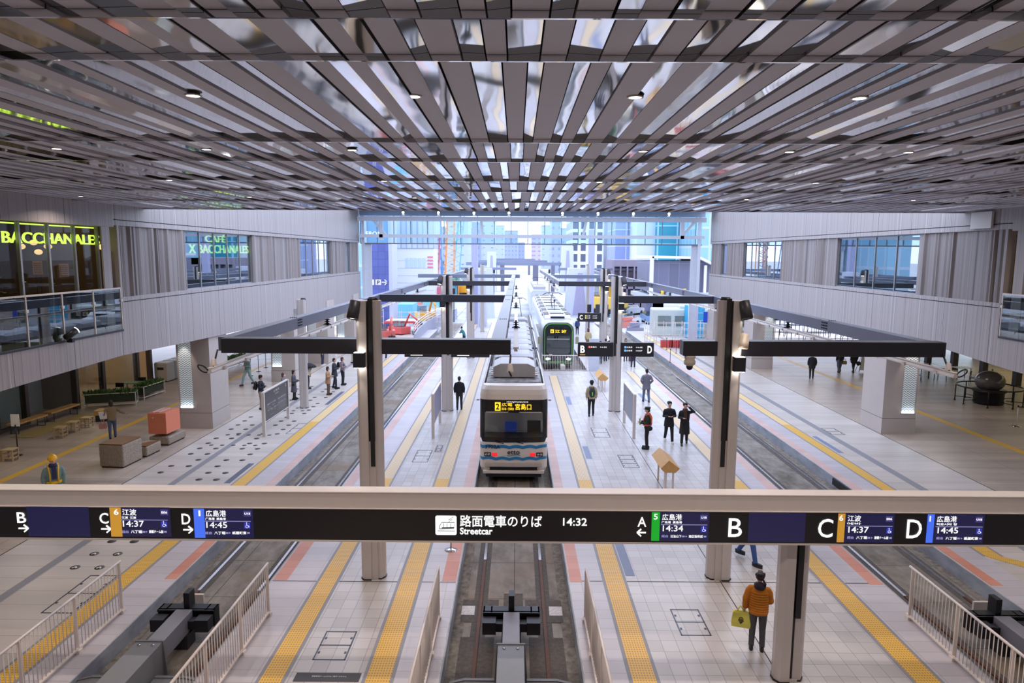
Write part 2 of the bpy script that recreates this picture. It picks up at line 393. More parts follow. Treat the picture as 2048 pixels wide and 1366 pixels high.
# --- platforms and concourses
def slab(name, x0,x1,y0,y1, mat, side=None):
    b = MB(); b.box(x0,x1,y0,y1,-.6,0); return S(b.build(name, mat))
f1 = slab('floor', -13.3,-8.12,Y0,70, M['conc_tile'])
f2 = slab('floor', -60,-13.3,Y0,70, M['brown_tile'])
f3 = slab('floor', -5.83,-1.38,Y0,78, M['plat'])
f4 = slab('floor', 1.31,8.85,Y0,45.4, M['plat'])
f5 = slab('floor', 4.84,8.85,45.4,78, M['plat'])
f5b = slab('floor', 1.31,1.9,45.4,78, M['plat'])
f6 = slab('floor', 11.35,16.1,Y0,70, M['conc_tile'])
f7 = slab('floor', 16.1,70,Y0,70, M['brown_tile'])
def strip(name, x0,x1,y0,y1, mat, par, h=.004, z=0): return MB().box(x0,x1,y0,y1,z-.01,z+h).build(name, mat, par)
def kerbface(x, s, par, y1=70):
    b = MB(); b.box(min(x,x+s*.03), max(x,x+s*.03), Y0, y1, -.4, .002); b.build('kerb_face', M['kerb'], par)
kerbface(-8.12, 1, f1); kerbface(-5.83, -1, f3); kerbface(-1.38, 1, f3); kerbface(1.31, -1, f4, 78); kerbface(8.85, 1, f4, 78); kerbface(11.35, -1, f6)
# plain long tiles between tactile strip and edge
strip('edge_tiles', -9.1,-8.14,Y0,70,M['plat_side'],f1,.002); strip('edge_tiles', -5.81,-4.7,Y0,78,M['plat_side'],f3,.002)
strip('edge_tiles', -2.22,-1.40,Y0,78,M['plat_side'],f3,.002); strip('edge_tiles', 1.33,2.16,Y0,45.3,M['plat_side'],f4,.002)
strip('edge_tiles', 7.92,8.83,Y0,45.3,M['plat_side'],f4,.002); strip('edge_tiles', 11.37,12.3,Y0,70,M['plat_side'],f6,.002)
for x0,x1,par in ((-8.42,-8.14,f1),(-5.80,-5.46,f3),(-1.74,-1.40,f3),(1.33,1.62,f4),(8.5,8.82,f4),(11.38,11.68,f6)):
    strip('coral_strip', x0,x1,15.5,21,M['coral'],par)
    strip('pale_coral_strip', x0,x1,21,44.5 if par is f4 else 62,M['coral2'],par)  # far stretch of the coral edge in a paler pink
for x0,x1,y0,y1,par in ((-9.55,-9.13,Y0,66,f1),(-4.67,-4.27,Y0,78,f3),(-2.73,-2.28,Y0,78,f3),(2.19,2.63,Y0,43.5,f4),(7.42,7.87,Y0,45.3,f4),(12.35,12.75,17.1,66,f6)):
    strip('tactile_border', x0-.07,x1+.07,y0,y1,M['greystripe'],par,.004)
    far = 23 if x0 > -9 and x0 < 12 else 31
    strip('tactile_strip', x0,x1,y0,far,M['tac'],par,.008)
    strip('pale_tactile_strip', x0,x1,far,y1,M['tac_bar'] if far == 23 else plain('pale_yellow_tactile', srgb(226,196,138), .45, 0, .05),par,.008)  # far stretch of the strip in a paler tone
b = MB(); b.ext([(12.35,17.1,.0),(12.75,17.1,.0),(13.15,16.75,.0),(16,16.75,.0),(16,16.35,.0),(13.0,16.35,.0)], (0,0,-.01),(0,0,.009)); b.build('tactile_strip', M['tac'], f6)
b = MB(); b.ext([(-9.55,11.2,.0),(-9.13,11.2,.0),(-9.5,10.6,.0),(-13,10.6,.0),(-13,11.1,.0),(-9.9,11.1,.0)], (0,0,-.01),(0,0,.0095)); b.build('tactile_strip', M['tac'], f1)
strip('grey_stripe', -11.75,-11.52,Y0,66,M['greystripe'],f1,.003); strip('grey_stripe', 13.6,13.9,Y0,66,M['greystripe'],f6,.003)
strip('yellow_line', -17.72,-17.42,Y0,66,plain('ochre_guide_line', srgb(222,178,72), .45, 0, .06),f2,.003); strip('yellow_line', 20.2,20.55,24,66,_M['ochre_guide_line'],f7,.003)
strip('joint', -13.31,-13.28,Y0,70,M['slot'],f1,.003); strip('joint', 16.09,16.12,Y0,70,M['slot'],f6,.003)
strip('joint', -5.8,-1.4,15.44,15.47,M['slot'],f3,.003); strip('joint', 1.33,8.83,15.55,15.58,M['slot'],f4,.003); strip('joint', 4.95,4.97,Y0,45,M['slot'],f4,.003)
for x0,x1,y0,y1,par in ((2.72,2.95,15.85,17.9,f4),(2.74,2.96,25.5,27.2,f4),(2.74,2.96,35,37,f4),(-9.93,-9.72,22.4,24.6,f1),(-9.9,-9.7,34.6,38,f1),(-9.9,-9.7,44.6,48,f1),(12.9,13.1,26.5,29,f6),(6.9,7.1,36,38,f4)):
    strip('floor_plate', x0,x1,y0,y1,M['bluetac'] if x0 > 0 else plain('slate_floor_plate', srgb(84,92,112), .5),par,.005)
# round floor marks for queues
dm = MB()
for k in range(7):
    for x in (-10.94,-10.33):
        dm.cyl(x, 16.07+.78*k+(0 if k < 3 else 2.0), .0, .006, .115, n=14)
for k in range(22):
    for x in (-12.65,-12.0,-10.94,-10.33):
        if (k*7+int(-x*10)) % 5 == 0: continue
        dm.cyl(x, 23.48+.76*k, .0, .006, .11, n=12)
for y in (27.0,28.6,33.2,33.8):
    for k in range(5): dm.cyl(-12.4+.45*k, y+1.2*0, 0, .006, .09, n=10)
dm.build('floor_marks', plain('black_floor_mark', srgb(58,56,58), .5), f1)
ar = MB()
for x in (-10.94,-10.33):
    for y in (16.07,16.85,21.9): ar.prism([(x-.07,y-.03),(x,y+.06),(x+.07,y-.03),(x+.04,y-.06),(x,y+.0),(x-.04,y-.06)], .002,.009)
ar.build('arrow_mark', M['white'], f1)
# access hatches: frame lines of black metal with two leaves
def hatch(x0,x1,y0,y1,par,leaves=2,skew=0):
    b = MB(); e = .028
    b.box(x0,x1,y0,y0+e,-.01,.006); b.box(x0,x1,y1-e,y1,-.01,.006); b.box(x0,x0+e,y0,y1,-.01,.006); b.box(x1-e,x1,y0,y1,-.01,.006)
    for k in range(1, leaves):
        y = y0+(y1-y0)*k/leaves; b.box(x0,x1,y-e/2,y+e/2,-.01,.006)
    for k in range(leaves):
        y = y0+(y1-y0)*(k+.5)/leaves
        for x in (x0+.04, x1-.08): b.box(x,x+.04,y-.03,y+.03,-.01,.008)
    b.build('access_hatch', plain('hatch_frame_metal', srgb(66,72,84), .35, .5), par)
hatch(-3.9,-3.26,12.27,13.28,f3); hatch(3.45,4.08,13.23,14.28,f4); hatch(-10.3,-9.62,13.9,15.66,f1); hatch(-12.2,-11.3,12.2,13.6,f1)
hatch(-9.98,-9.2,28.8,30.66,f1); hatch(3.4,4.1,28.6,30.2,f4); hatch(-3.2,-2.95,26.3,27.2,f3); hatch(13.9,14.5,29.3,30.4,f6)
hatch(-3.9,-3.3,24.9,26.5,f3); hatch(4.0,4.6,24.4,26.0,f4,3)
dp = MB().box(-4.06,-2.85,11.6,11.86,0,.007).build('floor_notice', plain('dark_notice_plate', srgb(52,48,50), .5), f3)
dt = text_mesh('降車専用ホームのためご乗車できません', .005, .0)
for v in dt.vertices: v.co = Vector((-3.75+v.co.x*.036, 11.73+v.co.y*.05, .009))
link('notice_text', dt, M['white'], dp)

# --- ceiling of boards and polished strips
ce = empty('ceiling', (0,0,0)); S(ce)
base = MB(); base.box(-15.0,17.6,Y0,24.8,CEIL+.14,CEIL+.5); base.build('backing', M['sofdark'], ce)['kind'] = 'structure'
rows = [(Y0,-9.5),(-9.5,-5.2),(-5.2,-1.0),(-1.0,2.0),(2.0,4.70),(4.70,5.70),(5.70,9.71),(9.71,11.72),(11.72,14.78),(14.78,17.3),(17.3,20.85),(20.85,24.8)]
rng = random.Random(11)
for (y0, y1) in rows:
    bd = MB(); mr = MB(); x = -13.75 - rng.random()*.3
    while x < 16.3:
        bw = rng.choice((.16,.20,.24)); bd.box(x,x+bw,y0+.012,y1-.035,CEIL,CEIL+.06); x += bw+.014
        mw = rng.choice((.12,.15,.18,.25)); hgt = rng.choice((.02,.03,.04)); sgn = rng.choice((-1,1)) if abs(x) > 2.5 else rng.choice((-1,1,0))
        zl = CEIL+.03 - (hgt if sgn < 0 else .015); zr = CEIL+.03 - (hgt if sgn > 0 else .015)
        if sgn == 0: zl = zr = CEIL-.02
        mr.loft([[(x,yy,zl),(x+mw,yy,zr),(x+mw,yy,CEIL+.08),(x,yy,CEIL+.08)] for yy in (y0+.012, y1-.035)])
        x += mw+.014
    bd.build('matte_boards', M['board'], ce)['kind'] = 'structure'
    mr.build('mirrored_strips', M['mirror'], ce)['kind'] = 'structure'
    fn = MB().box(-13.9,16.5,y1-.03,y1-.005,CEIL-.05,CEIL+.14).build('cross_blade', M['mirror'], ce); fn['kind'] = 'structure'
downproto = None
def downlight(x, y):
    global downproto
    if downproto is None:
        r = empty('downlight', (x,y,CEIL))
        MB().lathe([(.085,.0),(.085,-.012),(.065,-.014),(.065,.02)], n=20).build('trim_ring', M['white'], r)
        MB().cyl(0,0,-.010,-.004,.066).build('lens', emis('downlight_glow', (1,.95,.85), 9), r)
        downproto = r
    else: r = copy_tree(downproto); r.location = (x,y,CEIL)
    o_ = ('first','second','third','fourth','fifth','sixth','seventh','eighth','ninth','tenth')
    row = {7.10:'nearest visible row', 10.7:'second visible row', 15.2:'third row', 19.7:'farthest row'}.get(y)
    tag(r, ('ceiling downlight, %s from the left in the %s' % (o_[list(LAMP_ROWS[y]).index(x)], row)) if row else 'round white ceiling downlight in the rows behind the viewer', 'ceiling light', 'downlights in the slatted ceiling')
    area_lamp('downlight_lamp', (x,y,CEIL-.125), .16, LAMP_POWER if y > 5 else LAMP_POWER*.45, WARM, spread=radians(150))
for y, xs in LAMP_ROWS.items():
    for x in xs: downlight(x, y)

# --- side walls
SOFL = [(-14,4.17),(17.2,4.19),(22.9,4.31),(26.7,4.19),(32.5,4.04),(42,3.88),(58.7,3.66)]
SOFR = [(-14,4.08),(19.1,4.08),(22,4.17),(25.8,4.41),(43,4.43),(56.8,4.21)]
def wall_side(sgn, X, ye, ynear, sof, wins, nm_):
    def bx(mb, y0,y1,z0,z1, t=.35, off=0.0):
        xa, xb = X+sgn*off, X+sgn*(off+t); mb.box(min(xa,xb),max(xa,xb),y0,y1,z0,z1)
    up = MB(); bx(up, ynear-.2, ye, 8.88, 13.0); bx(up, Y0, ynear-.2, 8.62, 9.5); bx(up, ynear-.2, ye, 8.68, 8.85)
    root = S(up.build('wall_'+nm_, M['clad']))
    lo = MB()
    pts = [(y, z) for y, z in sof if y < ye]; pts.append((ye, sof[-1][1]))
    prev = None
    top = lambda y: 6.10 if y >= ynear else 5.13
    segs = sorted(set([p[0] for p in pts] + [ynear]))
    def zs(y):
        for (a, za), (b_, zb) in zip(pts, pts[1:]):
            if a <= y <= b_: return za+(zb-za)*(y-a)/(b_-a)
        return pts[-1][1]
    for a, b_ in zip(segs, segs[1:]):
        tt = 6.10 if a >= ynear-1e-6 else 5.13
        xa, xb = X, X+sgn*.35
        lo.loft([[(xa,y,zs(y)),(xb,y,zs(y)),(xb,y,tt),(xa,y,tt)] for y in (a, b_)])
    lo.build('lower_band', M['clad'], root)['kind'] = 'structure'
    lp = MB(); bx(lp, ynear+.0, ye, 6.13, 6.27); lp.build('lower_sill_band', M['clad'], root)['kind'] = 'structure'
    gr = MB(); bx(gr, ynear, ye, 6.08, 6.14, .3, .03); bx(gr, ynear, ye, 8.83, 8.90, .3, .03); gr.build('shadow_groove', M['slot'], root)['kind'] = 'structure'
    # middle band of pleated sheet between the windows
    ed = [ynear+.12] + [v for w_ in wins for v in w_] + [ye]
    ml = MB()
    for a, b_ in zip(ed[::2], ed[1::2]):
        y = a
        rr = random.Random(int(a*10))
        while y < b_-.02:
            wd = min(rr.choice((.16,.24,.32,.45)), b_-y); dpt = rr.choice((.03,.07,.11))
            xa, xb = X+sgn*dpt, X+sgn*.35
            ml.loft([[(X+sgn*.12,y,z),(xa,y+wd*.35,z),(xa,y+wd*.65,z),(X+sgn*.12,y+wd,z),(xb,y+wd,z),(xb,y,z)] for z in (6.27, 8.68)])
            y += wd
    ml.build('pleated_band', M['clad_mid'], root)['kind'] = 'structure'
    # soffit slab behind the lower band
    so = MB(); xa, xb = X+sgn*.3, X+sgn*22
    so.box(min(xa,xb),max(xa,xb),Y0,ye,4.45,4.63); so.build('soffit', M['sofdark'], root)['kind'] = 'structure'
    # building mass behind upper floors
    bm_ = MB(); xa, xb = X+sgn*5.5, X+sgn*6
    bm_.box(min(xa,xb),max(xa,xb),Y0,ye,4.5,13); bm_.build('inner_partition', M['room'], root)['kind'] = 'structure'
    rf = MB(); xa, xb = X+sgn*.3, X+sgn*6; rf.box(min(xa,xb),max(xa,xb),Y0,ye,9.2,9.3); rf.box(min(xa,xb),max(xa,xb),ynear,ye,5.33,5.43); rf.build('room_slabs', plain('room_ceiling', srgb(120,112,104), .8), root)['kind'] = 'structure'
    ew = MB(); ew.box(min(xa,xb),max(xa,xb),ye-.3,ye,3.7,13.0); ew.build('end_wall', M['white'], root)['kind'] = 'structure'
    return root
WL = wall_side(-1, -13.37, 58.7, 23.06, SOFL, [(28.0,35.05),(42.9,49.95),(54.35,55.7)], 'left')
WR = wall_side(1, 15.95, 56.8, 22.54, SOFR, [(27.6,34.6),(41.75,48.75),(52.4,54.05)], 'right')
wn = 0
def window(X, sgn, y0, y1, n, room=None):
    global wn; wn += 1
    r = S(empty('window_%d' % wn, (X, (y0+y1)/2, 6.27)))
    L = y1-y0; xo = sgn*.22
    MB().box(min(xo,xo+sgn*.02),max(xo,xo+sgn*.02),-L/2,L/2,0,2.41).build('pane', M['glass'], r)
    f = MB()
    for k in range(n+1):
        y = -L/2+L*k/n; f.box(xo-.03,xo+.03,y-.03,y+.03,0,2.41)
    f.box(xo-.04,xo+.04,-L/2,L/2,-.02,.04); f.box(xo-.04,xo+.04,-L/2,L/2,2.36,2.42)
    f.build('mullion_frame', M['frame'], r)
    return r
window(-13.37,-1,28.0,35.05,5); window(-13.37,-1,42.9,49.95,5); window(-13.37,-1,54.35,55.7,1)
window(15.95,1,27.6,34.6,4); window(15.95,1,41.75,48.75,5); window(15.95,1,52.4,54.05,1)

# dark partition ends visible through the windows
for X, sgn, y in ((-13.37,-1,35.2),(-13.37,-1,50.1),(15.95,1,34.8),(15.95,1,48.9)):
    b = MB(); xa, xb = X+sgn*.4, X+sgn*5.4; b.box(min(xa,xb),max(xa,xb),y,y+.2,5.43,9.2); S(b.build('wall_room', plain('dark_green_partition', srgb(84,100,96), .5)))
# --- pillars
M['zig'] = None
def zigzag():
    m, nt, p = nm('zigzag_light_panel'); tc = N(nt,'ShaderNodeTexCoord'); sp = N(nt,'ShaderNodeSeparateXYZ'); nt.links.new(tc.outputs['Object'], sp.inputs[0])
    pp = N(nt,'ShaderNodeMath', operation='PINGPONG'); pp.inputs[1].default_value = .075; nt.links.new(sp.outputs[0], pp.inputs[0])
    ad = N(nt,'ShaderNodeMath', operation='ADD'); nt.links.new(pp.outputs[0], ad.inputs[0]); nt.links.new(sp.outputs[2], ad.inputs[1])
    p2 = N(nt,'ShaderNodeMath', operation='PINGPONG'); p2.inputs[1].default_value = .05; nt.links.new(ad.outputs[0], p2.inputs[0])
    gt = N(nt,'ShaderNodeMath', operation='GREATER_THAN'); gt.inputs[1].default_value = .028; nt.links.new(p2.outputs[0], gt.inputs[0])
    mx = N(nt,'ShaderNodeMix', data_type='RGBA'); mx.inputs[6].default_value = c4(srgb(220,228,232)); mx.inputs[7].default_value = c4(srgb(118,134,144)); nt.links.new(gt.outputs[0], mx.inputs[0])
    nt.links.new(mx.outputs[2], p.inputs['Base Color']); nt.links.new(mx.outputs[2], p.inputs['Emission Color']); p.inputs['Emission Strength'].default_value = .22; p.inputs['Roughness'].default_value = .25
    return m
M['zig'] = zigzag()
def pillar(x, y, mirror, label, w=1.46, d=1.85):
    r = empty('pillar', (x,y,0)); tag(r, label, 'pillar', 'square stone pillars under the side walls', 'thing')
    MB().box(-w/2,w/2,-d/2,d/2,0,4.45).build('shaft', M['stone'], r)
    MB().box(-w/2-.012,w/2+.012,-d/2-.012,d/2+.012,0,.7).build('base_block', M['stone'], r)
    j = MB().box(-w/2-.002,w/2+.002,-d/2-.002,d/2+.002,.7,.715); j.build('joint', M['slot'], r)
    s = 1 if mirror else -1
    cx = s*(w/2-.37)
    p = MB().box(cx-.28,cx+.28,-d/2-.02,-d/2-.004,.95,3.9).build('light_panel', M['zig'], r)
    MB().box(cx-.30,cx+.30,-d/2-.022,-d/2-.0,.90,.95).build('panel_frame', M['frame'], p)
    MB().box(cx-.27,cx+.27,-d/2-.05,-d/2-.018,.95,1.03).build('led_strip', emis('panel_led', (.9,.96,1), 5), p)
    area_lamp('panel_led_lamp', (x+cx, y-d/2-.06, 1.0), .5, 3.0, (.85,.93,1), rot=(radians(180),0,0), size_y=.05)
    return r
for x, y, mm, lb in ((-14.22,30.55,0,'pale stone pillar with glowing zigzag panel beside the orange box'),(-14.1,41.7,0,'second stone pillar on the left, behind the queue of waiting people'),(-14.05,48.8,0,'third stone pillar on the left, behind the dark legs'),(-14.0,56.5,0,'farthest left stone pillar by the red construction fence'),
                     (16.87,30.4,1,'pale stone pillar with glowing zigzag panel, nearest on the right'),(17.0,47.6,1,'second stone pillar on the right, under the slanting slate beam'),(17.0,57.0,1,'farthest right stone pillar near the blue netting')):
    pillar(x, y, mm, lb)
    sp = bpy.data.lights.new('pillar_wash', 'SPOT'); sp.energy = 60; sp.color = WARM; sp.spot_size = radians(50); sp.spot_blend = .6; sp.shadow_soft_size = .05
    so = bpy.data.objects.new('pillar_wash', sp); COL.objects.link(so); so.location = (x-(.35 if mm else -.35)*(-1 if not mm else 1)*(1 if mm else -1)*-1, y-1.35, 4.2); so.rotation_euler = (radians(14),0,0)

# --- back of the hall behind the viewpoint
S(MB().box(-40,45,Y0-.4,Y0,-.4,9.6).build('wall_back', plain('back_wall', srgb(190,184,180), .6)))
# --- glazed front
fc = S(empty('window_front', (0,58.7,0)))
FW = plain('facade_white_steel', srgb(206,212,224), .4)
b = MB(); b.box(-13.27,15.75,-.05,.0,8.66,12.8); b.build('glass_sheet', M['fglass'], fc)['kind'] = 'structure'
b = MB()
x = -13.27
while x < 15.8: b.box(x-.028,x+.028,-.08,.03,8.62,12.4); x += 1.423
b.box(-13.27,15.75,-.1,.06,8.58,8.68); b.build('mullions', plain('facade_mullion', srgb(120,126,136), .4, .3), fc)['kind'] = 'structure'
b = MB(); b.box(-13.2,15.7,-1.0,-.7,9.11,9.38); b.box(-13.3,15.8,-1.05,-.65,10.49,10.86)
for xa, xb in ((-2.96,-2.82),(5.83,5.54)): b.bar((xa,-.85,10.6),(xb,-.85,9.2),.2,.2)
b.bar((-12.0,-.85,10.6),(-10.9,-.85,9.2),.22,.22); b.bar((14.9,-.85,10.6),(13.7,-.85,9.2),.22,.22)
b.box(-11.5,-11.2,-1,-.7,8.9,10.6); b.box(13.7,14.0,-1,-.7,9.1,10.6)
b.build('truss', FW, fc)['kind'] = 'structure'
b = MB(); b.box(-13.3,15.9,-3.6,0,11.38,11.58); b.box(-13.3,15.9,-.3,0,10.95,11.4); b.build('canopy_soffit', plain('facade_soffit', srgb(176,190,208), .5), fc)['kind'] = 'structure'
b = MB()
for x in (-13.05,15.5): b.box(x-.12,x+.12,-.2,.1,-.3,12.6)
b.box(-13.1,-12.4,.1,.2,-.3,8.6); b.box(14.9,15.7,.1,.2,-.3,8.6)
b.build('side_posts', FW, fc)['kind'] = 'structure'
pr = None
for i, px in enumerate((806.6,877,948,1018,1125,1196,1266.6,1338)):
    p = at_y(px, 421, 55.9)
    if pr is None:
        pr = empty('spotlight', p)
        MB().lathe([(.10,-.28),(.13,-.26),(.13,.1),(.06,.16),(.02,.2)], n=12).build('housing', M['black'], pr)
        MB().cyl(0,0,-.29,-.27,.10,n=12).build('lens', emis('facade_spot_glow', (1,1,1), 8), pr); o = pr
        MB().ell((0,-.09,-.12),(.1,.06,.13)).build('reflector', _M['facade_spot_glow'], pr)
    else: o = copy_tree(pr); o.location = p
    o.location.z = 11.18
    tag(o, '%s of eight small spotlights under the glazed front canopy, counted from the left' % ('first','second','third','fourth','fifth','sixth','seventh','eighth')[i], 'spotlight', 'spotlights along the glazed front')
# ================================================================ POLES AND OVERHEAD FRAMES
warmlens = emis('warm_lamp_lens', (1,.93,.82), 14)
def spot(loc, aim, power, size=60, col=(1,.9,.78), r=.05, blend=.5):
    l = bpy.data.lights.new('spot', 'SPOT'); l.energy = power; l.color = col; l.spot_size = radians(size); l.spot_blend = blend; l.shadow_soft_size = r
    o = bpy.data.objects.new('lamp_light', l); COL.objects.link(o); o.location = loc
    o.rotation_euler = (Vector(aim)-Vector(loc)).to_track_quat('-Z','Y').to_euler(); return o
def mast(x, y, h, side, label, lamps=True, slot_to=3.0):
    """faceted two-shell steel mast; side=+1: lamps on its right"""
    r = empty('mast', (x,y,0)); tag(r, label, 'mast', 'grey steel masts of the overhead frames')
    c = MB()
    f = [(-.20,.0),(-.20,-.10),(-.14,-.18),(-.01,-.18),(-.01,.12),(-.14,.12)]
    f2 = [(.04,-.13),(.04,.14),(.16,.14),(.22,.06),(.22,-.04),(.16,-.13)]
    K = 1.32 if lamps or h < 5 else .95; f = [(a*K,b*K) for a,b in f]; f2 = [(a*K,b*K) for a,b in f2]
    if side > 0: f = [(-a,b) for a, b in f]; f2 = [(-a,b) for a, b in f2]
    c.prism(f, 0, h).prism(f2, 0, h); c.build('shell', M['mast'], r, bevel=.008)
    MB().box(-.14*K/1.32,.14*K/1.32,-.2*K/1.32,.14*K/1.32,0,max(0.05,h-3.3)).build('lower_core', M['mast'], r)
    b = MB(); b.box(-.13*K/1.32,.13*K/1.32,-.16*K/1.32,.13*K/1.32,max(0.05,h-3.3),h-.02); s = -side
    if K > 1: b.box(*sorted((s*.03,s*.13)),-.22,-.13, h*.42, h+.05)
    b.build('dark_core', M['slot'] if lamps or h < 5 else M['mast'], r)
    bp = MB(); bp.prism([(a*1.06,b*1.06) for a,b in f], 0,.03); bp.prism([(a*1.04,b*1.04) for a,b in f2],0,.03); bp.build('base_seal', M['black'], r)
    cp = MB().cyl(s*.1,.05,h-.02,h+.07,.14,.10,n=14).build('cap', M['black'], r)
    if lamps:
        sx = side*.20
        lx, ly = x+side*.28, y-.18
        if h > 6:
            # tilted cylinder lamp near the top
            up = empty('upper_spotlight', (lx, ly-.06, h-.22)); up.parent = None
            up.rotation_euler = (radians(-16), radians(side*-10), 0)
            MB().lathe([(.03,.24),(.13,.22),(.135,-.18),(.12,-.2),(.115,-.14)], n=18).build('housing', M['steel_dark'], up)
            MB().cyl(0,0,-.17,-.15,.115,n=18).build('lens', warmlens, up)
            tag(up, 'tilted cylinder spotlight at the top of the '+label.replace('grey steel ',''), 'spotlight', 'cylinder spotlights on the masts')
            if side > 0:
                u2 = empty('lower_spotlight', (lx, ly-.02, h-.95)); u2.rotation_euler = (radians(-8), radians(6), 0)
                MB().lathe([(.06,.2),(.105,.17),(.115,0),(.12,-.0),(.12,-.14),(.10,-.16),(.1,-.1)], n=18).build('housing', plain('pale_lamp_housing', srgb(206,190,172), .4), u2)
                MB().cyl(0,0,-.13,-.11,.10,n=18).build('lens', warmlens, u2)
                tag(u2, 'lower pale cylinder spotlight on the '+label.replace('grey steel ',''), 'spotlight', 'cylinder spotlights on the masts')
                spot((lx+.1, ly-.2, h-1.12),(lx+1.5,ly-2.5,0), 120)
            zb = h-1.45 if side > 0 else h-1.35
            bx = empty('box_lamp', (x+side*.17, y-.30, zb))
            MB().box(-.13,.13,-.09,.09,-.17,.17).build('housing', M['steel_dark'], bx, bevel=.01)
            MB().box(-.11,.11,-.07,.07,.17,.176).box(-.11,.11,-.07,.07,-.176,-.17).build('lens', warmlens, bx)
            tag(bx, 'dark box lamp washing the shaft of the '+label.replace('grey steel ',''), 'wall lamp', 'box lamps washing the masts')
            spot((x+side*.17,y-.38,zb-.19),(x+side*.15,y-.25,zb-3), 16, 50, blend=.8)
            spot((x+side*.17,y-.38,zb+.19),(x+side*.15,y-.25,zb+3), 9, 50, blend=.8)
            spot((lx, ly-.3, h-.45),(lx-side*1.5,ly-3.5,0), 150)
    return r
mast(-3.42,15.75,6.72,-1,'grey steel mast nearest on the left platform')
mast(4.97,15.85,6.76,1,'grey steel mast nearest on the right platform')
mast(-3.42,33.5,6.72,-1,'grey steel mast, second on left platform')
mast(4.97,33.6,6.72,1,'grey steel mast between the B and D signs')
mast(-3.42,51.0,6.72,-1,'grey steel mast, third on left platform')
mast(6.55,50.9,6.72,1,'grey steel mast beside the C sign')
mast(-3.42,68.5,6.72,-1,'grey steel mast, fourth and farthest on the left platform', lamps=False)
mast(7.2,68.5,6.72,1,'grey steel mast, fourth and farthest on the right platform', lamps=False)
mast(-10.72,33.9,5.5,-1,'plain grey steel mast standing among the waiting queue', lamps=False)
mast(5.07,11.9,3.0,-1,'thick grey steel mast under the long departure sign', lamps=False)

def frame(y, x0, x1, label, h=.35, z=5.46, d=.36):
    r = tag(MB().box(x0,x1,-d/2,d/2,0,h).build('crossbeam', M['beam_dark'] if y < 60 else plain('hazed_beam_paint', srgb(120,128,150), .4), None, (0,y,z), bevel=.012), label, 'beam', 'dark crossbeams of the overhead frames'); return r  # far beams take a paler colour that paints in distance haze
frame(15.95,-6.9,-.12,'nearest dark crossbeam on the left, crossing the left platform mast')
frame(15.95,3.9,10.0,'nearest dark crossbeam on the right, with the dome camera under it')
frame(33.3,-6.75,-.15,'second dark crossbeam on the left, in front of the construction site')
frame(33.3,5.0,9.85,'second dark crossbeam on the right, right of the second mast')
frame(50.6,-6.6,-.25,'third dark crossbeam on the left side'); frame(50.6,3.15,9.75,'third dark crossbeam on the right side')
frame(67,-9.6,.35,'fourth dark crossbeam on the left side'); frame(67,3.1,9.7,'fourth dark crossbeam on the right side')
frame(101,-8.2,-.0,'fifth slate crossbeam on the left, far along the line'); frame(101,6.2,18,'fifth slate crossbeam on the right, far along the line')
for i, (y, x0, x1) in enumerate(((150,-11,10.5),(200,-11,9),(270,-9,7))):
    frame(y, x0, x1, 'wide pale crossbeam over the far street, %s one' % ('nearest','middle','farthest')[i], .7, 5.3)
for i, (x, y) in enumerate(((-8,150),(-3,150),(4,150),(8,150),(-6,200),(6,200),(-6,270),(5,270))):
    tag(MB().box(-.4,.4,-.4,.4,0,5.75).build('far_support', M['beam_blue'], None, (x,y,-.4)), '%s slate support under the far wide crossbeams' % ('leftmost','second','third','fourth','fifth','sixth','seventh','eighth')[i], 'post', 'far supports under the wide crossbeams')
def longbeam(x0,x1,y0,y1,label,z=5.47,h=.33,w=.3,holes=True):
    r = empty('long_beam', (x0,y0,z)); tag(r, label, 'beam', 'slate beams running along the tracks')
    MB().loft([[(a-w/2,yy,0),(a+w/2,yy,0),(a+w/2,yy,h),(a-w/2,yy,h)] for a, yy in ((0,0),(x1-x0,y1-y0))]).build('girder', M['beam_blue'], r)
    bl = MB()
    yy = 4.9
    while yy < y1-y0:
        t_ = yy/(y1-y0)*(x1-x0)
        for i in range(4):
            for j in range(3):
                for s in (-1,1): bl.box(*sorted((t_+s*w/2,t_+s*(w/2+.02))), yy+i*.11, yy+i*.11+.04, .07+j*.085, .11+j*.085)
            bl.box(t_-.1+.06*i,t_-.07+.06*i,yy,yy+.04,h,h+.02)
        yy += 9.0
    bl.build('bolt_group', M['black'], r)
    return r
longbeam(-6.95,-6.6,16.1,50.5,'long slate beam along the left edge of the frames, passing the cladding')
longbeam(-6.6,-6.3,50.5,101,'continuation of the left slate beam beyond the third crossbeam')
longbeam(-.42,-.25,16.1,67,'long slate beam running above the streetcar roof',w=.34)
longbeam(9.75,9.7,16.1,50.5,'long slate beam along the right edge of the frames')
longbeam(9.7,9.6,50.5,101,'continuation of the right slate beam beyond the third crossbeam')
longbeam(3.3,3.2,50.8,90,'slate beam over the green streetcar')
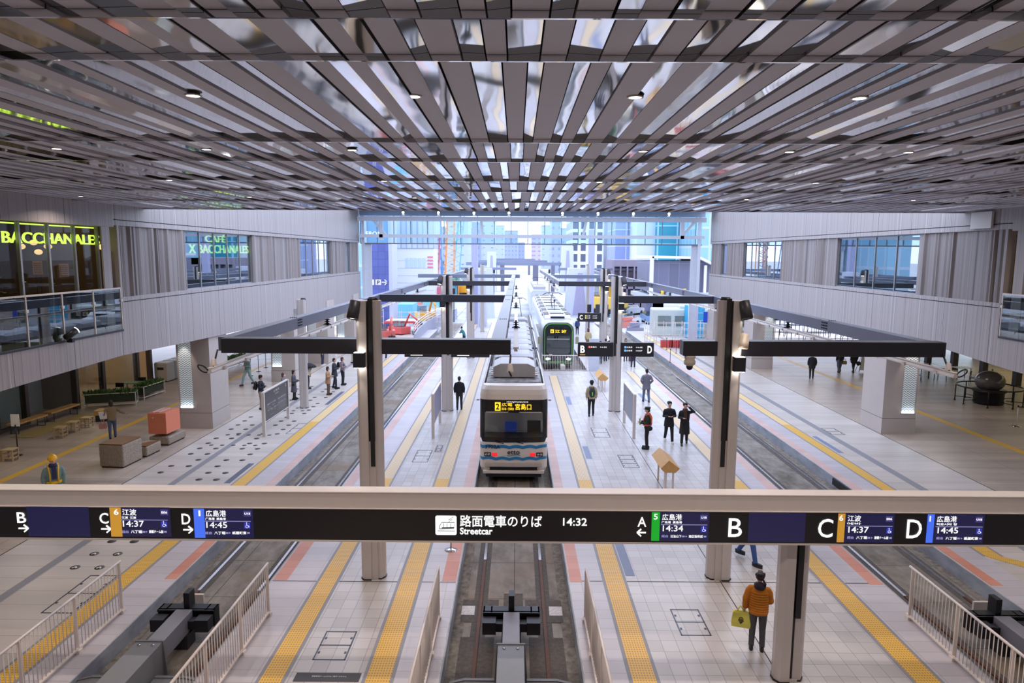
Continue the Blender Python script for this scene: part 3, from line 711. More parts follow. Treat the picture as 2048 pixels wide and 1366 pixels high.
# rigid conductor rails hung under the beams on insulators
def conductor(x0,x1,y0,y1,hang,label):
    r = empty('conductor_rail', (x0,y0,5.08)); tag(r, label, 'conductor rail', 'conductor rails hung under the beams')
    L = y1-y0; d = x1-x0
    MB().loft([[(a-.05,yy,.0),(a+.05,yy,.0),(a+.05,yy,.03),(a+.02,yy,.09),(a+.07,yy,.12),(a-.07,yy,.12),(a-.02,yy,.09),(a-.05,yy,.03)] for a, yy in ((0,0),(d,L))]).build('profile', M['steel'], r)
    yy = .6
    c = MB()
    while yy < L: c.box(d*yy/L-.075,d*yy/L+.075,yy,yy+.12,-.02,.06); yy += 1.3
    c.build('clamps', M['steel'], r)
    for yy in hang:
        a = d*(yy-y0)/L; iz = MB(); iz.cyl(a,yy-y0,.12,.40,.035)
        for z in (.18,.25,.32): iz.lathe([(.03,z-.02),(.12,z),(.03,z+.03)], (a,yy-y0,0), n=10)
        iz.box(a-.14,a+.14,yy-y0-.04,yy-y0+.04,.13,.16); iz.build('insulator', M['black'], r)
    return r
conductor(-6.93,-6.62,15.2,50,(24.6,33.0,41,46),'grey conductor rail under the left slate beam, ending beside the first pillar')
conductor(9.9,9.62,15.2,50,(24.6,33.0,38,43),'grey conductor rail under the right slate beam')
conductor(.0,-.0,19,60,(24,33,42,51),'conductor rail above the roof of the white streetcar')
conductor(3.1,3.1,51,95,(56,62,68,74),'conductor rail above the green streetcar')
for x, s, lb in ((-7.0,1,'pull-off cable with grey insulator at the left crossbeam end'),(9.95,-1,'pull-off cable with grey insulator at the right crossbeam end'),(-.1,-1,'hanging insulator and cable at the inner end of the left crossbeam')):
    r = empty('cable_dropper', (x,15.35,5.16 if x != -.1 else 5.08)); tag(r, lb, 'cable', 'cable droppers at the crossbeam ends')
    MB().tube([(s*.02,.42,.38),(s*.03,.3,.25),(s*.05,.1,.04),(0,0,-.05)], .022).build('cable', M['black'], r)
    MB().lathe([(.02,.2),(.05,.18),(.075,.03),(.08,.0),(.03,-.03)], (s*.03,.16,.02), n=12).build('insulator', M['steel'], r)
    if x != -.1: MB().tube([(s*.02-s*(.10-.10*cos(radians(a))),-.12-.06*sin(radians(a*.5)),-.02+.09*sin(radians(a-40))+.05) for a in range(0,331,22)], .016).build('loop', M['black'], r)
# dome camera
r = empty('dome_camera', (4.08,15.85,5.46)); tag(r, 'cream dome camera hanging under the right crossbeam', 'camera')
MB().lathe([(.12,0),(.13,-.03),(.11,-.09),(.135,-.13),(.13,-.2),(.08,-.24)], n=20).build('housing', plain('cream_plastic', srgb(196,188,174), .5), r)
MB().lathe([(.075,-.23),(.08,-.27),(.06,-.32),(.02,-.345)], n=16).build('dome', M['black'], r)

# ================================================================ THE LONG DEPARTURE SIGN
SY = 11.45
sg = empty('departure_sign', (0,SY,2.8)); tag(sg, 'long black departure sign with grey beam spanning the foreground', 'sign')
OZ = (0,SY,2.8)
def _dy(x):
    t = 1007+11*min(x,1024)/1024+.4; za = at_y(x,1018,SY-.02).z; zb = at_y(x,1019,SY-.02).z
    return 1018+(za-3.365)/(za-zb)-t
def PR(x0,y0,x1,y1,Y=SY-.03):
    y0 += _dy((x0+x1)/2); y1 += _dy((x0+x1)/2)
    a = at_y(x0,y1,Y); b = at_y(x1,y0,Y); return (a.x,b.x,a.z,b.z)
b = MB(); b.box(-16,18,.0,.26,.57,.86); b.box(-16,18,-.012,.28,.85,.875); b.build('grey_beam', M['steel'], sg, bevel=.008)
b = MB(); b.box(-16,18,-.02,.2,0,.57); b.build('panel', plain('black_sign_face', srgb(38,36,40), .35), sg)
b = MB(); b.box(-16,18,-.03,.2,-.03,0); b.box(-16,18,-.026,0,.565,.577); b.build('trim', M['steel'], sg)
navy = emis('navy_screen', srgb(36,34,72), .75, .2)
def rect(name, x0,y0,x1,y1, mat, par=None, d=.006, Y=SY-.02):
    X0,X1,Z0,Z1 = PR(x0,y0,x1,y1,Y)
    return MB().box(X0-OZ[0],X1-OZ[0],Y-d-OZ[1],Y-OZ[1],Z0-OZ[2],Z1-OZ[2]).build(name, mat, par or sg)
def T(s,x0,y0,x1,y1,mat=None,par=None,bold=.012,Y=SY-.03): return text_fit('lettering', s, PR(x0,y0,x1,y1,Y), Y, mat or M['letter'], par or sg, bold, origin=OZ)
def arrow(x0,y0,x1,y1,left):
    X0,X1,Z0,Z1 = [v for v in PR(x0,y0,x1,y1)]; Z0 -= 2.8; Z1 -= 2.8; zm = (Z0+Z1)/2; t = .012; b = MB(); y = -.03
    b.bar((X0,y,zm),(X1,y,zm),.012,.024)
    xt, xb = (X0, X0+(X1-X0)*.45) if left else (X1, X1-(X1-X0)*.45)
    b.bar((xt,y,zm),(xb,y,Z1),.012,.024); b.bar((xt,y,zm),(xb,y,Z0),.012,.024); b.build('arrow', M['letter'], sg)
dim = emis('dim_lettering', srgb(150,148,200), .9)
def screen(x0,y0,x1,y1,num,col,dest,sub,time,code,via1,via2,subw):
    s = rect('screen', x0,y0,x1,y1, navy); W = x1-x0; H = y1-y0; Yf = SY-.028
    b = rect('route_bar', x0,y0,x0+W*.155,y1, emis('route_%s' % num, col, 1.0), s, .004, Yf)
    k = dict(par=s, Y=SY-.034)
    T(num, x0+W*(.045 if num != '1' else .065),y0+H*.06,x0+W*(.115 if num != '1' else .09),y0+H*.25, bold=.006, **k)
    T(dest, x0+W*.19,y0+H*.06,x0+W*(.18+subw),y0+H*.27, bold=.0, **k)
    T(sub, x0+W*.18,y0+H*.31,x0+W*(.18+subw),y0+H*.385, bold=.0, **k)
    T(time, x0+W*.20,y0+H*.46,x0+W*.55,y0+H*.66, bold=.0, **k)
    rect('divider', x0+W*.17,y0+H*.43,x1-W*.04,y0+H*.437, dim, s, .003, SY-.03)
    c = rect('code_disc', x0+W*.84,y0+H*.08,x0+W*.965,y0+H*.27, emis('code_violet', srgb(74,70,130), .8), s, .003, SY-.03)
    T(code, x0+W*.855,y0+H*.14,x0+W*.95,y0+H*.21, bold=.006, **k)
    rect('access_badge', x0+W*.85,y0+H*.49,x0+W*.95,y0+H*.69, emis('access_blue', srgb(50,56,170), 1), s, .003, SY-.03)
    X0,X1,Z0,Z1 = PR(x0+W*.87,y0+H*.51,x0+W*.94,y0+H*.67); X0_,Z0_ = X0, Z0-2.8; u = (X1-X0)
    wb = MB(); yy = -.034
    wb.tube([(X0_+u*.35,yy,Z0_+u*1.15),(X0_+u*.38,yy,Z0_+u*.6),(X0_+u*.8,yy,Z0_+u*.55),(X0_+u*.95,yy,Z0_+u*.2)], .004, n=6)
    wb.tube([(X0_+u*(.42+.33*cos(a)),yy,Z0_+u*(.38+.33*sin(a))) for a in [radians(130+24*i) for i in range(11)]], .003, n=6); wb.ell((X0_+u*.34,yy,Z0_+u*1.3),(.007,.002,.007),8,5)
    wb.build('wheelchair_mark', M['letter'], s)
    T('経由', x0+W*.18,y0+H*.79,x0+W*.29,y0+H*.88, dim, bold=0, **k)
    T(via1, x0+W*.335,y0+H*.79,x0+W*.52,y0+H*.885, bold=0, **k)
    T('▸', x0+W*.59,y0+H*.81,x0+W*.62,y0+H*.87, dim, bold=0, **k)
    T(via2, x0+W*.645,y0+H*.79,x0+W*.885,y0+H*.885, bold=0, **k)
    for a, c_ in ((.53,.575),(.90,.945)): rect('code_pill', x0+W*a,y0+H*.815,x0+W*c_,y0+H*.87, dim, s, .003, SY-.03)
gold = srgb(190,138,48); blue = srgb(70,110,235); green = srgb(20,160,40)
screen(223,1010,340,1068,'6',gold,'江波','江波  江波','14:37','E06','八丁堀','原爆ドーム前',.24)
screen(390,1013,506,1071,'1',blue,'広島港','广岛港  廣島港','14:45','U18','八丁堀','紙屋町東',.35)
screen(1302,1020,1419,1077,'5',green,'広島港','广岛港  廣島港','14:34','U18','比治山下','南区役所前',.35)
screen(1673,1020,1790,1077,'6',gold,'江波','에바','14:37','E06','八丁堀','原爆ドーム前',.24)
screen(1851,1020,1970,1077,'1',blue,'広島港','히로시마 항','14:45','U18','八丁堀','紙屋町東',.35)
rect('screen', 58,1008,177,1067, navy); rect('screen', 1495,1020,1612,1077, navy)
for x, y, ch in ((35,1019,'B'),(200,1021,'C'),(364,1023,'D')):
    T(ch, x,y,x+16,y+21, bold=.008); arrow(x+3,y+25,x+21,y+39,False)
T('A',1275,1030,1293,1049,bold=.008); arrow(1274,1054,1292,1068,True)
T('B',1456,1031,1485,1068,bold=.004); T('C',1635,1031,1667,1068,bold=.004); T('D',1812,1031,1845,1068,bold=.004)
T('路面電車のりば',920,1029,1084,1051,bold=.010); T('Streetcar',920,1053,985,1066,bold=.02)
T('14:32',1126,1033,1174,1048,emis('clock_digit',(1,1,1),1.4),bold=.008)
X0,X1,Z0,Z1 = PR(871,1029,913,1067)
ic = empty('x',(0,0,0)); bpy.data.objects.remove(ic)
b = MB(); rr = .03; pts = []
for cx, cz, a0 in ((X1-rr,Z1-rr,0),(X0+rr,Z1-rr,90),(X0+rr,Z0+rr,180),(X1-rr,Z0+rr,270)):
    for k in range(5): a = radians(a0+k*22.5); pts.append((cx+rr*cos(a), -.03, cz-2.8+rr*sin(a)))
b.ext(pts, (0,0,0),(0,.008,0)); icon = b.build('streetcar_icon', M['letter'], sg)
b = MB(); u = (X1-X0); zb = Z0-2.8; q = lambda a, c_: (X0+u*a, -.033, zb+u*c_)
b.tube([q(.1,.2),q(.92,.2)], .005, n=4); b.tube([q(.2,.30),q(.88,.33),q(.9,.62),q(.3,.62),q(.2,.45),q(.2,.30)], .0065, n=4)
for a in (.4,.55,.72): b.tube([q(a,.34),q(a,.58)], .005, n=4)
b.tube([q(.3,.36),q(.88,.38)], .011, n=4); b.tube([q(.6,.62),q(.8,.78),q(.62,.74),q(.85,.9)], .004, n=4)
b.build('icon_drawing', M['slot'], icon)

# ================================================================ PLATFORM LETTER SIGNS
def letter_sign(x0,x1,y,z0,z1,ch,right,rows,label):
    r = empty('hanging_sign', ((x0+x1)/2,y,z0)); tag(r, label, 'sign', 'letter signs hung from the masts')
    w = (x1-x0)/2; h = z1-z0; og = ((x0+x1)/2,y,z0)
    MB().box(-w,w,-.09,.09,0,h).build('case', plain('black_sign_face', (0,0,0)), r, bevel=.01)
    cx = x1-.32 if right else x0+.12
    text_fit('letter', ch, (cx,cx+.22,z0+h*.25,z0+h*.78), y-.092, M['letter'], r, .03, origin=og)
    if ch == 'B': MB().box(-w+.10,-w+.36,-.10,-.09,.07,.1).build('underline', emis('orange_line', (1,.45,.1), 1), r)
    for i, (cols, txt, tm) in enumerate(rows):
        z = z0+h*(.62-.24*i); sx = x0+.55 if not right else x0+.2
        MB().box(sx-.03-og[0],sx+.06-og[0],-.098,-.092,z-z0-.01,z-z0+.09).build('route_chip', emis('chip_%s' % cols[0], cols[1], 1), r)
        text_fit('lettering', txt, (sx+.08,sx+.36,z,z+.08), y-.094, M['letter'], r, .0, origin=og)
        text_fit('lettering', tm, (sx+.55,sx+.86,z,z+.07), y-.094, M['letter'], r, .0, origin=og)
RD = ('red',(1,.15,.1)); BL = ('blue',(.2,.5,1)); YL = ('gold',(.9,.7,.2))
letter_sign(3.06,4.80,33.42,2.80,3.50,'B',False,[(RD,'宮島口','14:32')],'black hanging sign with letter B left of the second mast')
letter_sign(5.17,6.80,33.42,2.80,3.50,'D',True,[(BL,'広島港','14:45'),(BL,'広島港','14:57')],'black hanging sign with letter D right of the second mast')
letter_sign(4.60,6.30,50.6,2.83,3.48,'C',False,[(YL,'江波','14:37'),(YL,'江波','14:49')],'smaller black hanging sign with letter C beside the green streetcar')
for x0,x1,lb in ((-10.55,-6.8,'thin black hanging sign box above the queue, left of the mast'),(-5.5,-3.62,'thin black hanging sign box left of the second left mast'),(-3.2,-1.3,'thin black hanging sign box right of the second left mast')):
    r = empty('hanging_sign', ((x0+x1)/2,33.9 if x0 < -6 else 33.42,3.0 if x0 < -6 else 2.72)); tag(r, lb, 'sign', 'letter signs hung from the masts')
    MB().box(-(x1-x0)/2,(x1-x0)/2,-.09,.09,0,.62).build('case', _M['black_sign_face'], r, bevel=.01)
    MB().box(-(x1-x0)/2+.3,-(x1-x0)/2+.9,-.1,-.09,.08,.11).build('underline', M['letter'], r)
# ================================================================ STREETCARS
def plan(w, y0, y1, r, bow=0.0, z=0.0, n=5):
    """counter-clockwise outline of a body with rounded and slightly bowed front end at y0"""
    pts = []; hw = w/2
    for k in range(n+1):
        a = radians(180+90*k/n); pts.append((-hw+r+r*cos(a), y0+r+r*sin(a)))
    for k in range(1, 6):
        t = k/6; x = (-hw+r)+(w-2*r)*t; pts.append((x, y0-bow*(1-(2*t-1)**2)))
    for k in range(n+1):
        a = radians(270+90*k/n); pts.append((hw-r+r*cos(a), y0+r+r*sin(a)))
    pts += [(hw, y1), (-hw, y1)]
    return [(p[0], p[1], z) for p in pts]
def zband(x, sgn):  return x
W1 = plain('streetcar_white', srgb(238,232,226), .3, .0, .02)
WB = plain('streetcar_wave_blue', srgb(40,140,205), .3)
roofm = concrete('weathered_roof', srgb(84,82,82), srgb(170,170,172), (1,.6,1), 5, .6)
led = emis('amber_led', (1,.62,.02), 1.6)
ink = plain('black_ink', (.015,.02,.03), .4)
def tram_white():
    X, Y = -.06, 23.75
    r = empty('streetcar', (X,Y,-.32)); tag(r, 'white streetcar with blue waves and an etto logo standing at the centre platform', 'streetcar')
    L = 28.5; w = 2.42
    b = MB()
    b.loft([plan(w-.1,.10,L,.22,.06,.32), plan(w,.02,L,.25,.07,.5), plan(w,0,L,.25,.07,.98), plan(w,.0,L,.25,.06,1.42)])
    b.loft([plan(w,.06,L,.28,.05,2.98), plan(w,.07,L,.30,.05,3.16), plan(w-.06,.12,L,.3,.05,3.33), plan(w-.2,.22,L,.3,.05,3.46), plan(w-.42,.36,L,.3,.04,3.50)])
    b.box(-w/2,w/2,1.0,L,1.4,1.62); b.box(-w/2,w/2,1.0,L,2.72,3.0)
    y = 1.0
    while y < L: b.box(-w/2,w/2,y,y+.16,1.6,2.75); y += 1.5
    body = b.build('body', W1, r)
    MB().box(-w/2+.06,w/2-.06,1.02,L,1.6,2.75).build('side_glazing', M['dglass'], r)
    MB().loft([[(x,yy,z) for x, z in ((-.95,3.49),(.95,3.49),(1.0,3.53),(-1.0,3.53))] for yy in (.55,L)]).build('roof_deck', roofm, r)
    b = MB()
    for x in (-1.04,1.04): b.tube([(x,.6,3.5),(x,L,3.5)], .035, n=6)
    b.build('gutter', M['steel_dark'], r)
    # windscreen band: lower edge swept, glass in a dark surround
    sh = [plan(w+.012,.0,1.0,.25,.06,1.42), plan(w+.012,.055,1.0,.28,.05,2.98)]
    def cut(ring): return [p for p in ring if p[1] < .5][:]
    fr = MB()
    n = len(sh[0])
    lo = [p for p in sh[0]][:n-2]; hi = [p for p in sh[1]][:n-2]
    lo = [(p[0],p[1],1.42+ (0.16 if abs(p[0]) > w/2-.08 else .03)) for p in lo]
    inner_lo = [(p[0]*.9,p[1]+.06,p[2]) for p in lo]; inner_hi = [(p[0]*.9,p[1]+.06,p[2]) for p in hi]
    def lerp(a, b_, t): return tuple(a[i]+(b_[i]-a[i])*t for i in range(3))
    g = MB(); m = len(lo)
    for (t0, t1, k0, k1) in ((0,.12,0,m-1),(.70,1,0,m-1)):
        fr.loft([[lerp(lo[i],hi[i],t0) for i in range(m)],[lerp(lo[i],hi[i],t1) for i in range(m)]], cap=False, close=False)
    for ks in ((0,4),(m-5,m-1)):
        fr.loft([[lerp(lo[i],hi[i],.12) for i in range(ks[0],ks[1]+1)],[lerp(lo[i],hi[i],.70) for i in range(ks[0],ks[1]+1)]], cap=False, close=False)
    so = fr.build('windscreen_surround', plain('black_gloss', (.012,.013,.016), .15), r)
    g.loft([[lerp(lo[i],hi[i],.12) for i in range(4,m-4)],[lerp(lo[i],hi[i],.70) for i in range(4,m-4)]], cap=False, close=False)
    ws = g.build('windscreen', glass('tram_front_glass', (.50,.54,.56), .04), r)
    # cab
    c = MB(); c.box(-1.1,1.1,.25,1.5,.4,1.55); c.box(-1.15,1.15,2.4,2.5,.5,2.95); cab = c.build('cab_interior', plain('cab_dark', srgb(46,50,56), .7), r)
    c = MB()
    for x in (-.42,.15): c.cyl(x,1.9,1.3,2.7,.03)
    c.build('grab_pole', M['yellow'], cab)
    MB().box(-.32,.10,.9,1.0,1.6,1.95).build('cab_screen', emis('cab_screen_glow', srgb(50,70,150), .5), cab)
    MB().box(.5,1.0,1.0,1.2,1.55,2.0).build('cab_panel', plain('cab_panel_grey', srgb(150,160,150), .5), cab)
    MB().box(-.95,-.6,.32,.36,1.75,1.95).build('cab_card', M['white'], cab)
    MB().box(-.99,.99,-.01,.02,2.53,2.55).build('roller_bar', M['white'], ws)
    og = (X,Y,-.32); yf = Y-.02
    def t(s,x0,x1,z0,z1,mat,bold=.0,y=-.075): return text_fit('lettering', s, (X+x0,X+x1,z0-.32,z1-.32), Y+y, mat, r, bold, origin=og)
    MB().box(-.67,-.47,-.045,-.03,2.60,2.90).build('route_box', led, r); t('2',-.64,-.51,2.64,2.86,ink,.03,-.047)
    t('広電',-.43,-.05,2.76,2.88,led,.0,-.03); t('西広島・己斐経由',-.43,.0,2.62,2.71,led,.0,-.03); t('宮島口',.05,.62,2.63,2.85,led,.008,-.035); t('MIYAJIMAGUCHI',-.25,.5,2.88,2.94,M['letter'],.0,-.03)
    t('3907A',-1.02,-.48,1.22,1.36,ink,.012,-.055); t('etto',-.22,.22,1.02,1.16,ink,.012,-.085)
    t('バスまちスポット',.92,1.06,1.26,1.30,ink,0,-.05)
    def wave(z, th, x0=-1.2, x1=1.2, yo=-.003):
        b = MB(); N_ = 60
        def yb(x):
            hw = w/2; rr = .25
            if abs(x) > hw-rr:
                d = abs(x)-(hw-rr); return rr-sqrt(max(rr*rr-d*d,0))
            tt = (x+hw-rr)/(w-2*rr); return -.07*(1-(2*tt-1)**2)
        pts = []
        for k in range(N_+1):
            x = x0+(x1-x0)*k/N_; zz = z+.028*abs(sin((x+.15)*pi/.48))*1.7-.03; pts.append((x,zz))
        b.loft([[(x,yb(x)+yo-.006,zz-th/2),(x,yb(x)+yo-.006,zz+th/2),(x,yb(x)+.004,zz+th/2),(x,yb(x)+.004,zz-th/2)] for x, zz in pts], cap=True)
        return b.build('wave_stripe', WB, body)
    wave(1.29,.11); wave(.86,.10)
    wave(.985,.012,-.24,.24,-.02)
    for sx in (-1,1):
        h = MB().box(sx*.93-.12,sx*.93+.12,-.035,.03,.94,1.07).build('headlamp', plain('lamp_black', (.02,.02,.02), .3), r)
        MB().ell((sx*.93-.05,-.04,1.005),(.045,.015,.045)).ell((sx*.93+.05,-.04,1.005),(.045,.015,.045)).build('lamp_glass', M['chrome'], h)
        MB().box(sx*.68-.095,sx*.68+.095,-.06,.02,.945,1.06).build('tail_lamp', emis('red_tail_lamp', (1,.03,.04), .8), r)
        MB().tube([(sx*.35-.35,-.11,1.50),(sx*.35+.0,-.12,1.42)], .014, n=6).build('wiper', M['black'], r)
        MB().box(sx*1.27-.05,sx*1.27+.05,-.02,.05,2.96,3.02).build('mirror_bracket', M['steel'], r)
    MB().box(-1.02,1.02,-.11,.05,.56,.72).build('bumper', plain('bumper_white', srgb(206,200,196), .4), r, bevel=.02)
    MB().box(-.85,.85,-.075,.0,.44,.54).build('coupler_recess', M['black'], r)
    MB().box(-1.1,1.1,-.085,.06,.30,.42).build('skirt', W1, r, bevel=.02)
    MB().box(-1.0,1.0,-.04,.4,.17,.29).build('fender', M['steel_dark'], r, bevel=.01)
    b = MB()
    for yy in (1.2,3.0,9,11,18,20,26): b.box(-1,1,yy,yy+1.2,.06,.4)
    b.build('bogie', M['black'], r)
    # roof equipment
    eq = MB(); eq.loft([[(-.78,y_,3.56),(.78,y_,3.56),(.78,y_,3.95),(.5,y_,4.08),(-.5,y_,4.08),(-.78,y_,3.95)] for y_ in (1.3,2.9)]); e = eq.build('resistor_box', plain('roof_box_grey', srgb(196,194,194), .5), r, bevel=.02)
    hb = MB()
    for s in (-1,1):
        for yy in (1.35,1.7,2.1,2.5): hb.box(*sorted((s*.78,s*.88)),yy,yy+.12,3.6,3.66)
    hb.build('bracket', M['steel'], e)
    b = MB()
    for k in range(6):
        b.bar((-.75+.3*k,3.3,3.55),(-.6+.3*k,3.6,3.95),.03); b.bar((-.45+.3*k,3.3,3.55),(-.6+.3*k,3.6,3.95),.03)
    b.bar((-.8,3.3,3.6),(.8,3.3,3.6),.05); b.bar((-.8,3.9,3.6),(.8,3.9,3.6),.05); b.bar((-.5,3.6,3.95),(.5,3.6,3.95),.03); b.build('pantograph_base', M['steel'], r)
    yy = 4.4
    for k, ln in enumerate((1.9,1.5,1.4,1.9,1.3,1.6,1.9,1.5)):
        a = MB(); h_ = .42
        a.loft([[(-.80,y_,3.54),(.80,y_,3.54),(.80,y_,3.54+h_*.7),(.62,y_,3.54+h_*q),(-.62,y_,3.54+h_*q),(-.80,y_,3.54+h_*.7)] for y_, q in ((yy,.8),(yy+.25,1),(yy+ln-.3,1),(yy+ln,.8))])
        ac = a.build('roof_cooler', plain('cooler_silver', srgb(168,168,176), .4, .2), r)
        if k == 0: MB().ell((0,yy+.35,3.54+.36),(.55,.12,.05)).build('intake', plain('dusty_vent', srgb(120,100,84), .8), ac)
        yy += ln+.45 + (1.6 if k == 6 else 0)
    b = MB()
    for s in (-1,1): b.tube([(s*.95,4,3.56),(s*.98,8,3.6),(s*.93,12,3.55),(s*.97,20,3.58),(s*.95,27,3.55)], .03, n=6)
    for y_ in (9.3,18.4): b.tube([(-1.15,y_,3.3),(-1.1,y_,3.56),(1.1,y_,3.56),(1.15,y_,3.3)], .04, n=6)
    b.build('roof_cable', M['steel_dark'], r)
    b = MB(); py = 25.2      # raised pantograph
    for s in (-1,1):
        b.tube([(s*.45,py,3.6),(s*.38,py+.9,4.2),(s*.3,py+.1,4.95)], .02, n=6)
        b.tube([(s*.3,py+.1,4.95),(s*.55,py+.1,5.0),(s*.72,py+.1,4.9),(s*.8,py+.1,4.82)], .018, n=6)
    b.tube([(-.5,py+.1,4.97),(.5,py+.1,4.97)], .03, n=6); b.tube([(-.5,py+.3,4.97),(.5,py+.3,4.97)], .03, n=6); b.tube([(-.38,py+.9,4.2),(.38,py+.9,4.2)], .018, n=6)
    b.bar((-.6,py-.2,3.6),(.6,py-.2,3.6),.06); b.bar((-.6,py+.4,3.6),(.6,py+.4,3.6),.06)
    b.build('pantograph', M['steel_dark'], r)
    return r
tram_white()

def rrect(w, h, r, n=6, zc=0.0, xc=0.0, top=None):
    pts = []; top = top or r
    for cx, cz, rr, a0 in ((w/2,h/2,top,0),(-w/2,h/2,top,90),(-w/2,-h/2,r,180),(w/2,-h/2,r,270)):
        sx = 1 if cx > 0 else -1; sz = 1 if cz > 0 else -1
        for k in range(n+1):
            a = radians(a0+90*k/n); pts.append((xc+cx-sx*rr+rr*cos(a), zc+cz-sz*rr+rr*sin(a)))
    return pts
def tram_green():
    X, Y = 2.96, 47.2
    r = empty('streetcar', (X,Y,-.32)); tag(r, 'green and silver low-floor streetcar at the track behind the white railing', 'streetcar')
    silver = plain('silver_body', srgb(214,220,228), .3, .3)
    L = 29.0
    def ring(w,h,y,zc,rt,rb): return [(p[0],y,p[1]) for p in rrect(w,h,rb,6,zc,0,rt)]
    b = MB(); b.loft([ring(2.1,2.9,.12,1.98,.55,.35),ring(2.3,3.05,.5,1.95,.5,.25),ring(2.38,3.15,1.2,1.92,.35,.15),ring(2.38,3.15,L,1.92,.35,.15)]); body = b.build('body', silver, r)
    b = MB()
    y = 3.2
    while y < L-2: b.box(-1.2,1.2,y,y+2.2,1.5,2.7); y += 2.6
    b.build('side_window', M['dglass'], r)
    b = MB(); b.loft([ring(2.06,2.82,.02,1.95,.55,.4),ring(2.14,2.9,.13,1.95,.55,.38)]); mask = b.build('front_mask', plain('dark_green_mask', srgb(24,42,44), .25), r)
    # bright green outline ring
    b = MB(); o_ = rrect(1.92,2.66,.42,8,1.98,0,.5); b.tube([(p[0],-.0,p[1]) for p in o_+[o_[0]]], .024, n=6); b.build('green_outline', plain('lime_green_paint', srgb(96,170,72), .4), mask)
    b = MB(); b.loft([[(p[0],-.01,p[1]) for p in rrect(1.62,1.25,.22,6,1.84,0,.1)],[(p[0],.03,p[1]) for p in rrect(1.62,1.25,.22,6,1.84,0,.1)]]); b.build('windscreen', M['dglass'], r)
    MB().box(-.78,.78,-.03,-.01,2.24,2.27).build('blind_bar', M['white'], r)
    MB().box(-.82,.82,-.02,.02,2.62,3.05).build('destination_panel', plain('black_gloss', (0,0,0)), r)
    og = (X,Y,-.32)
    MB().box(-.56,-.32,-.035,-.02,2.68,2.93).build('route_box', led, r)
    text_fit('lettering', '6', (X-.51,X-.38,2.71-.32,2.9-.32), Y-.04, ink, r, .02, origin=og)
    text_fit('lettering', '江 波', (X-.24,X+.55,2.69-.32,2.91-.32), Y-.03, led, r, .03, origin=og)
    MB().box(.1,.13,-.1,-.05,2.3,3.2).build('wiper', M['black'], r)
    for s in (-1,1):
        MB().ell((s*.72,-.02,.86),(.17,.05,.08)).build('headlamp', emis('cool_headlamp', (.9,.95,1), 3), r)
        MB().box(*sorted((s*1.2,s*1.42)),.1,.2,1.9,2.4).build('side_mirror', plain('khaki_plastic', srgb(150,150,120), .5), r)
    MB().box(-.95,.95,-.06,.2,.40,.58).build('bumper', plain('dark_green_mask', (0,0,0)), r, bevel=.05); MB().box(-.9,.9,-.075,-.05,.56,.60).build('bumper_line', plain('lime_green_paint', (0,0,0)), r)
    text_fit('fleet_number', '1014', (X-.62,X-.42,1.12-.32,1.2-.32), Y-.02, M['letter'], r, .0, origin=og)
    b = MB()
    for k in range(7):
        yy = 1.3+k*3.7
        b.loft([[(-.98,y_,3.5),(.98,y_,3.5),(.9,y_,3.5+q),(-.9,y_,3.5+q)] for y_, q in ((yy,.12),(yy+.3,.32),(yy+2.4,.32),(yy+2.7,.12))])
    rb = b.build('roof_cover', plain('roof_cover_white', srgb(222,226,232), .4), r)
    b = MB()
    for k in range(7):
        yy = 1.3+k*3.7
        b.box(-1.0,1.0,yy+2.7,yy+3.68,3.5,3.6); b.box(-.93,-.6,yy+.35,yy+2.35,3.8,3.86); b.box(.6,.93,yy+.35,yy+2.35,3.8,3.86); b.box(-.5,.5,yy+.9,yy+1.5,3.8,3.86)
        b.box(-.5,.5,yy-.03,yy+.25,3.58,3.72)
    b.build('roof_grille', M['black'], rb)
    b = MB(); b.tube([(0,8.2,3.6),(-.1,8.9,4.4),(0,8.3,5.0)], .03, n=6); b.tube([(-.8,8.3,4.85),(-.5,8.3,5.0),(.5,8.3,5.0),(.8,8.3,4.85)], .03, n=6); b.cyl(0,5.6,3.8,4.5,.02); b.ell((0,5.6,4.55),(.08,.03,.1)); b.build('pantograph', M['steel_dark'], r)
    b = MB(); b.box(-.9,.9,.4,3,.1,.4); b.box(-.9,.9,12,15,.1,.4); b.build('bogie', M['black'], r)
tram_green()
# third streetcar far along
r = empty('streetcar', (3.05,88,-.32)); tag(r, 'pale grey streetcar far down the line behind the green one', 'streetcar')
b = MB(); b.loft([[(p[0],y,p[1]) for p in rrect(ww,3.2,.2,5,1.9,0,.35)] for y, ww in ((0,2.2),(.6,2.4),(26,2.4))]); b.build('body', plain('pale_streetcar', srgb(196,202,214), .4), r)
MB().box(-.95,.95,-.05,.2,1.5,2.7).build('windscreen', M['dglass'], r)
b = MB()
for k in range(5): b.box(-.8,.8,1.5+4*k,4+4*k,3.5,3.9)
b.build('roof_unit', plain('cooler_silver', (0,0,0)), r)
b = MB(); b.tube([(0,8,3.6),(-.1,8.9,4.3),(0,8.3,4.9)], .03, n=6); b.tube([(-.9,8.3,4.7),(-.5,8.3,4.9),(.5,8.3,4.9),(.9,8.3,4.7)], .03, n=6); b.build('pantograph', M['steel_dark'], r)
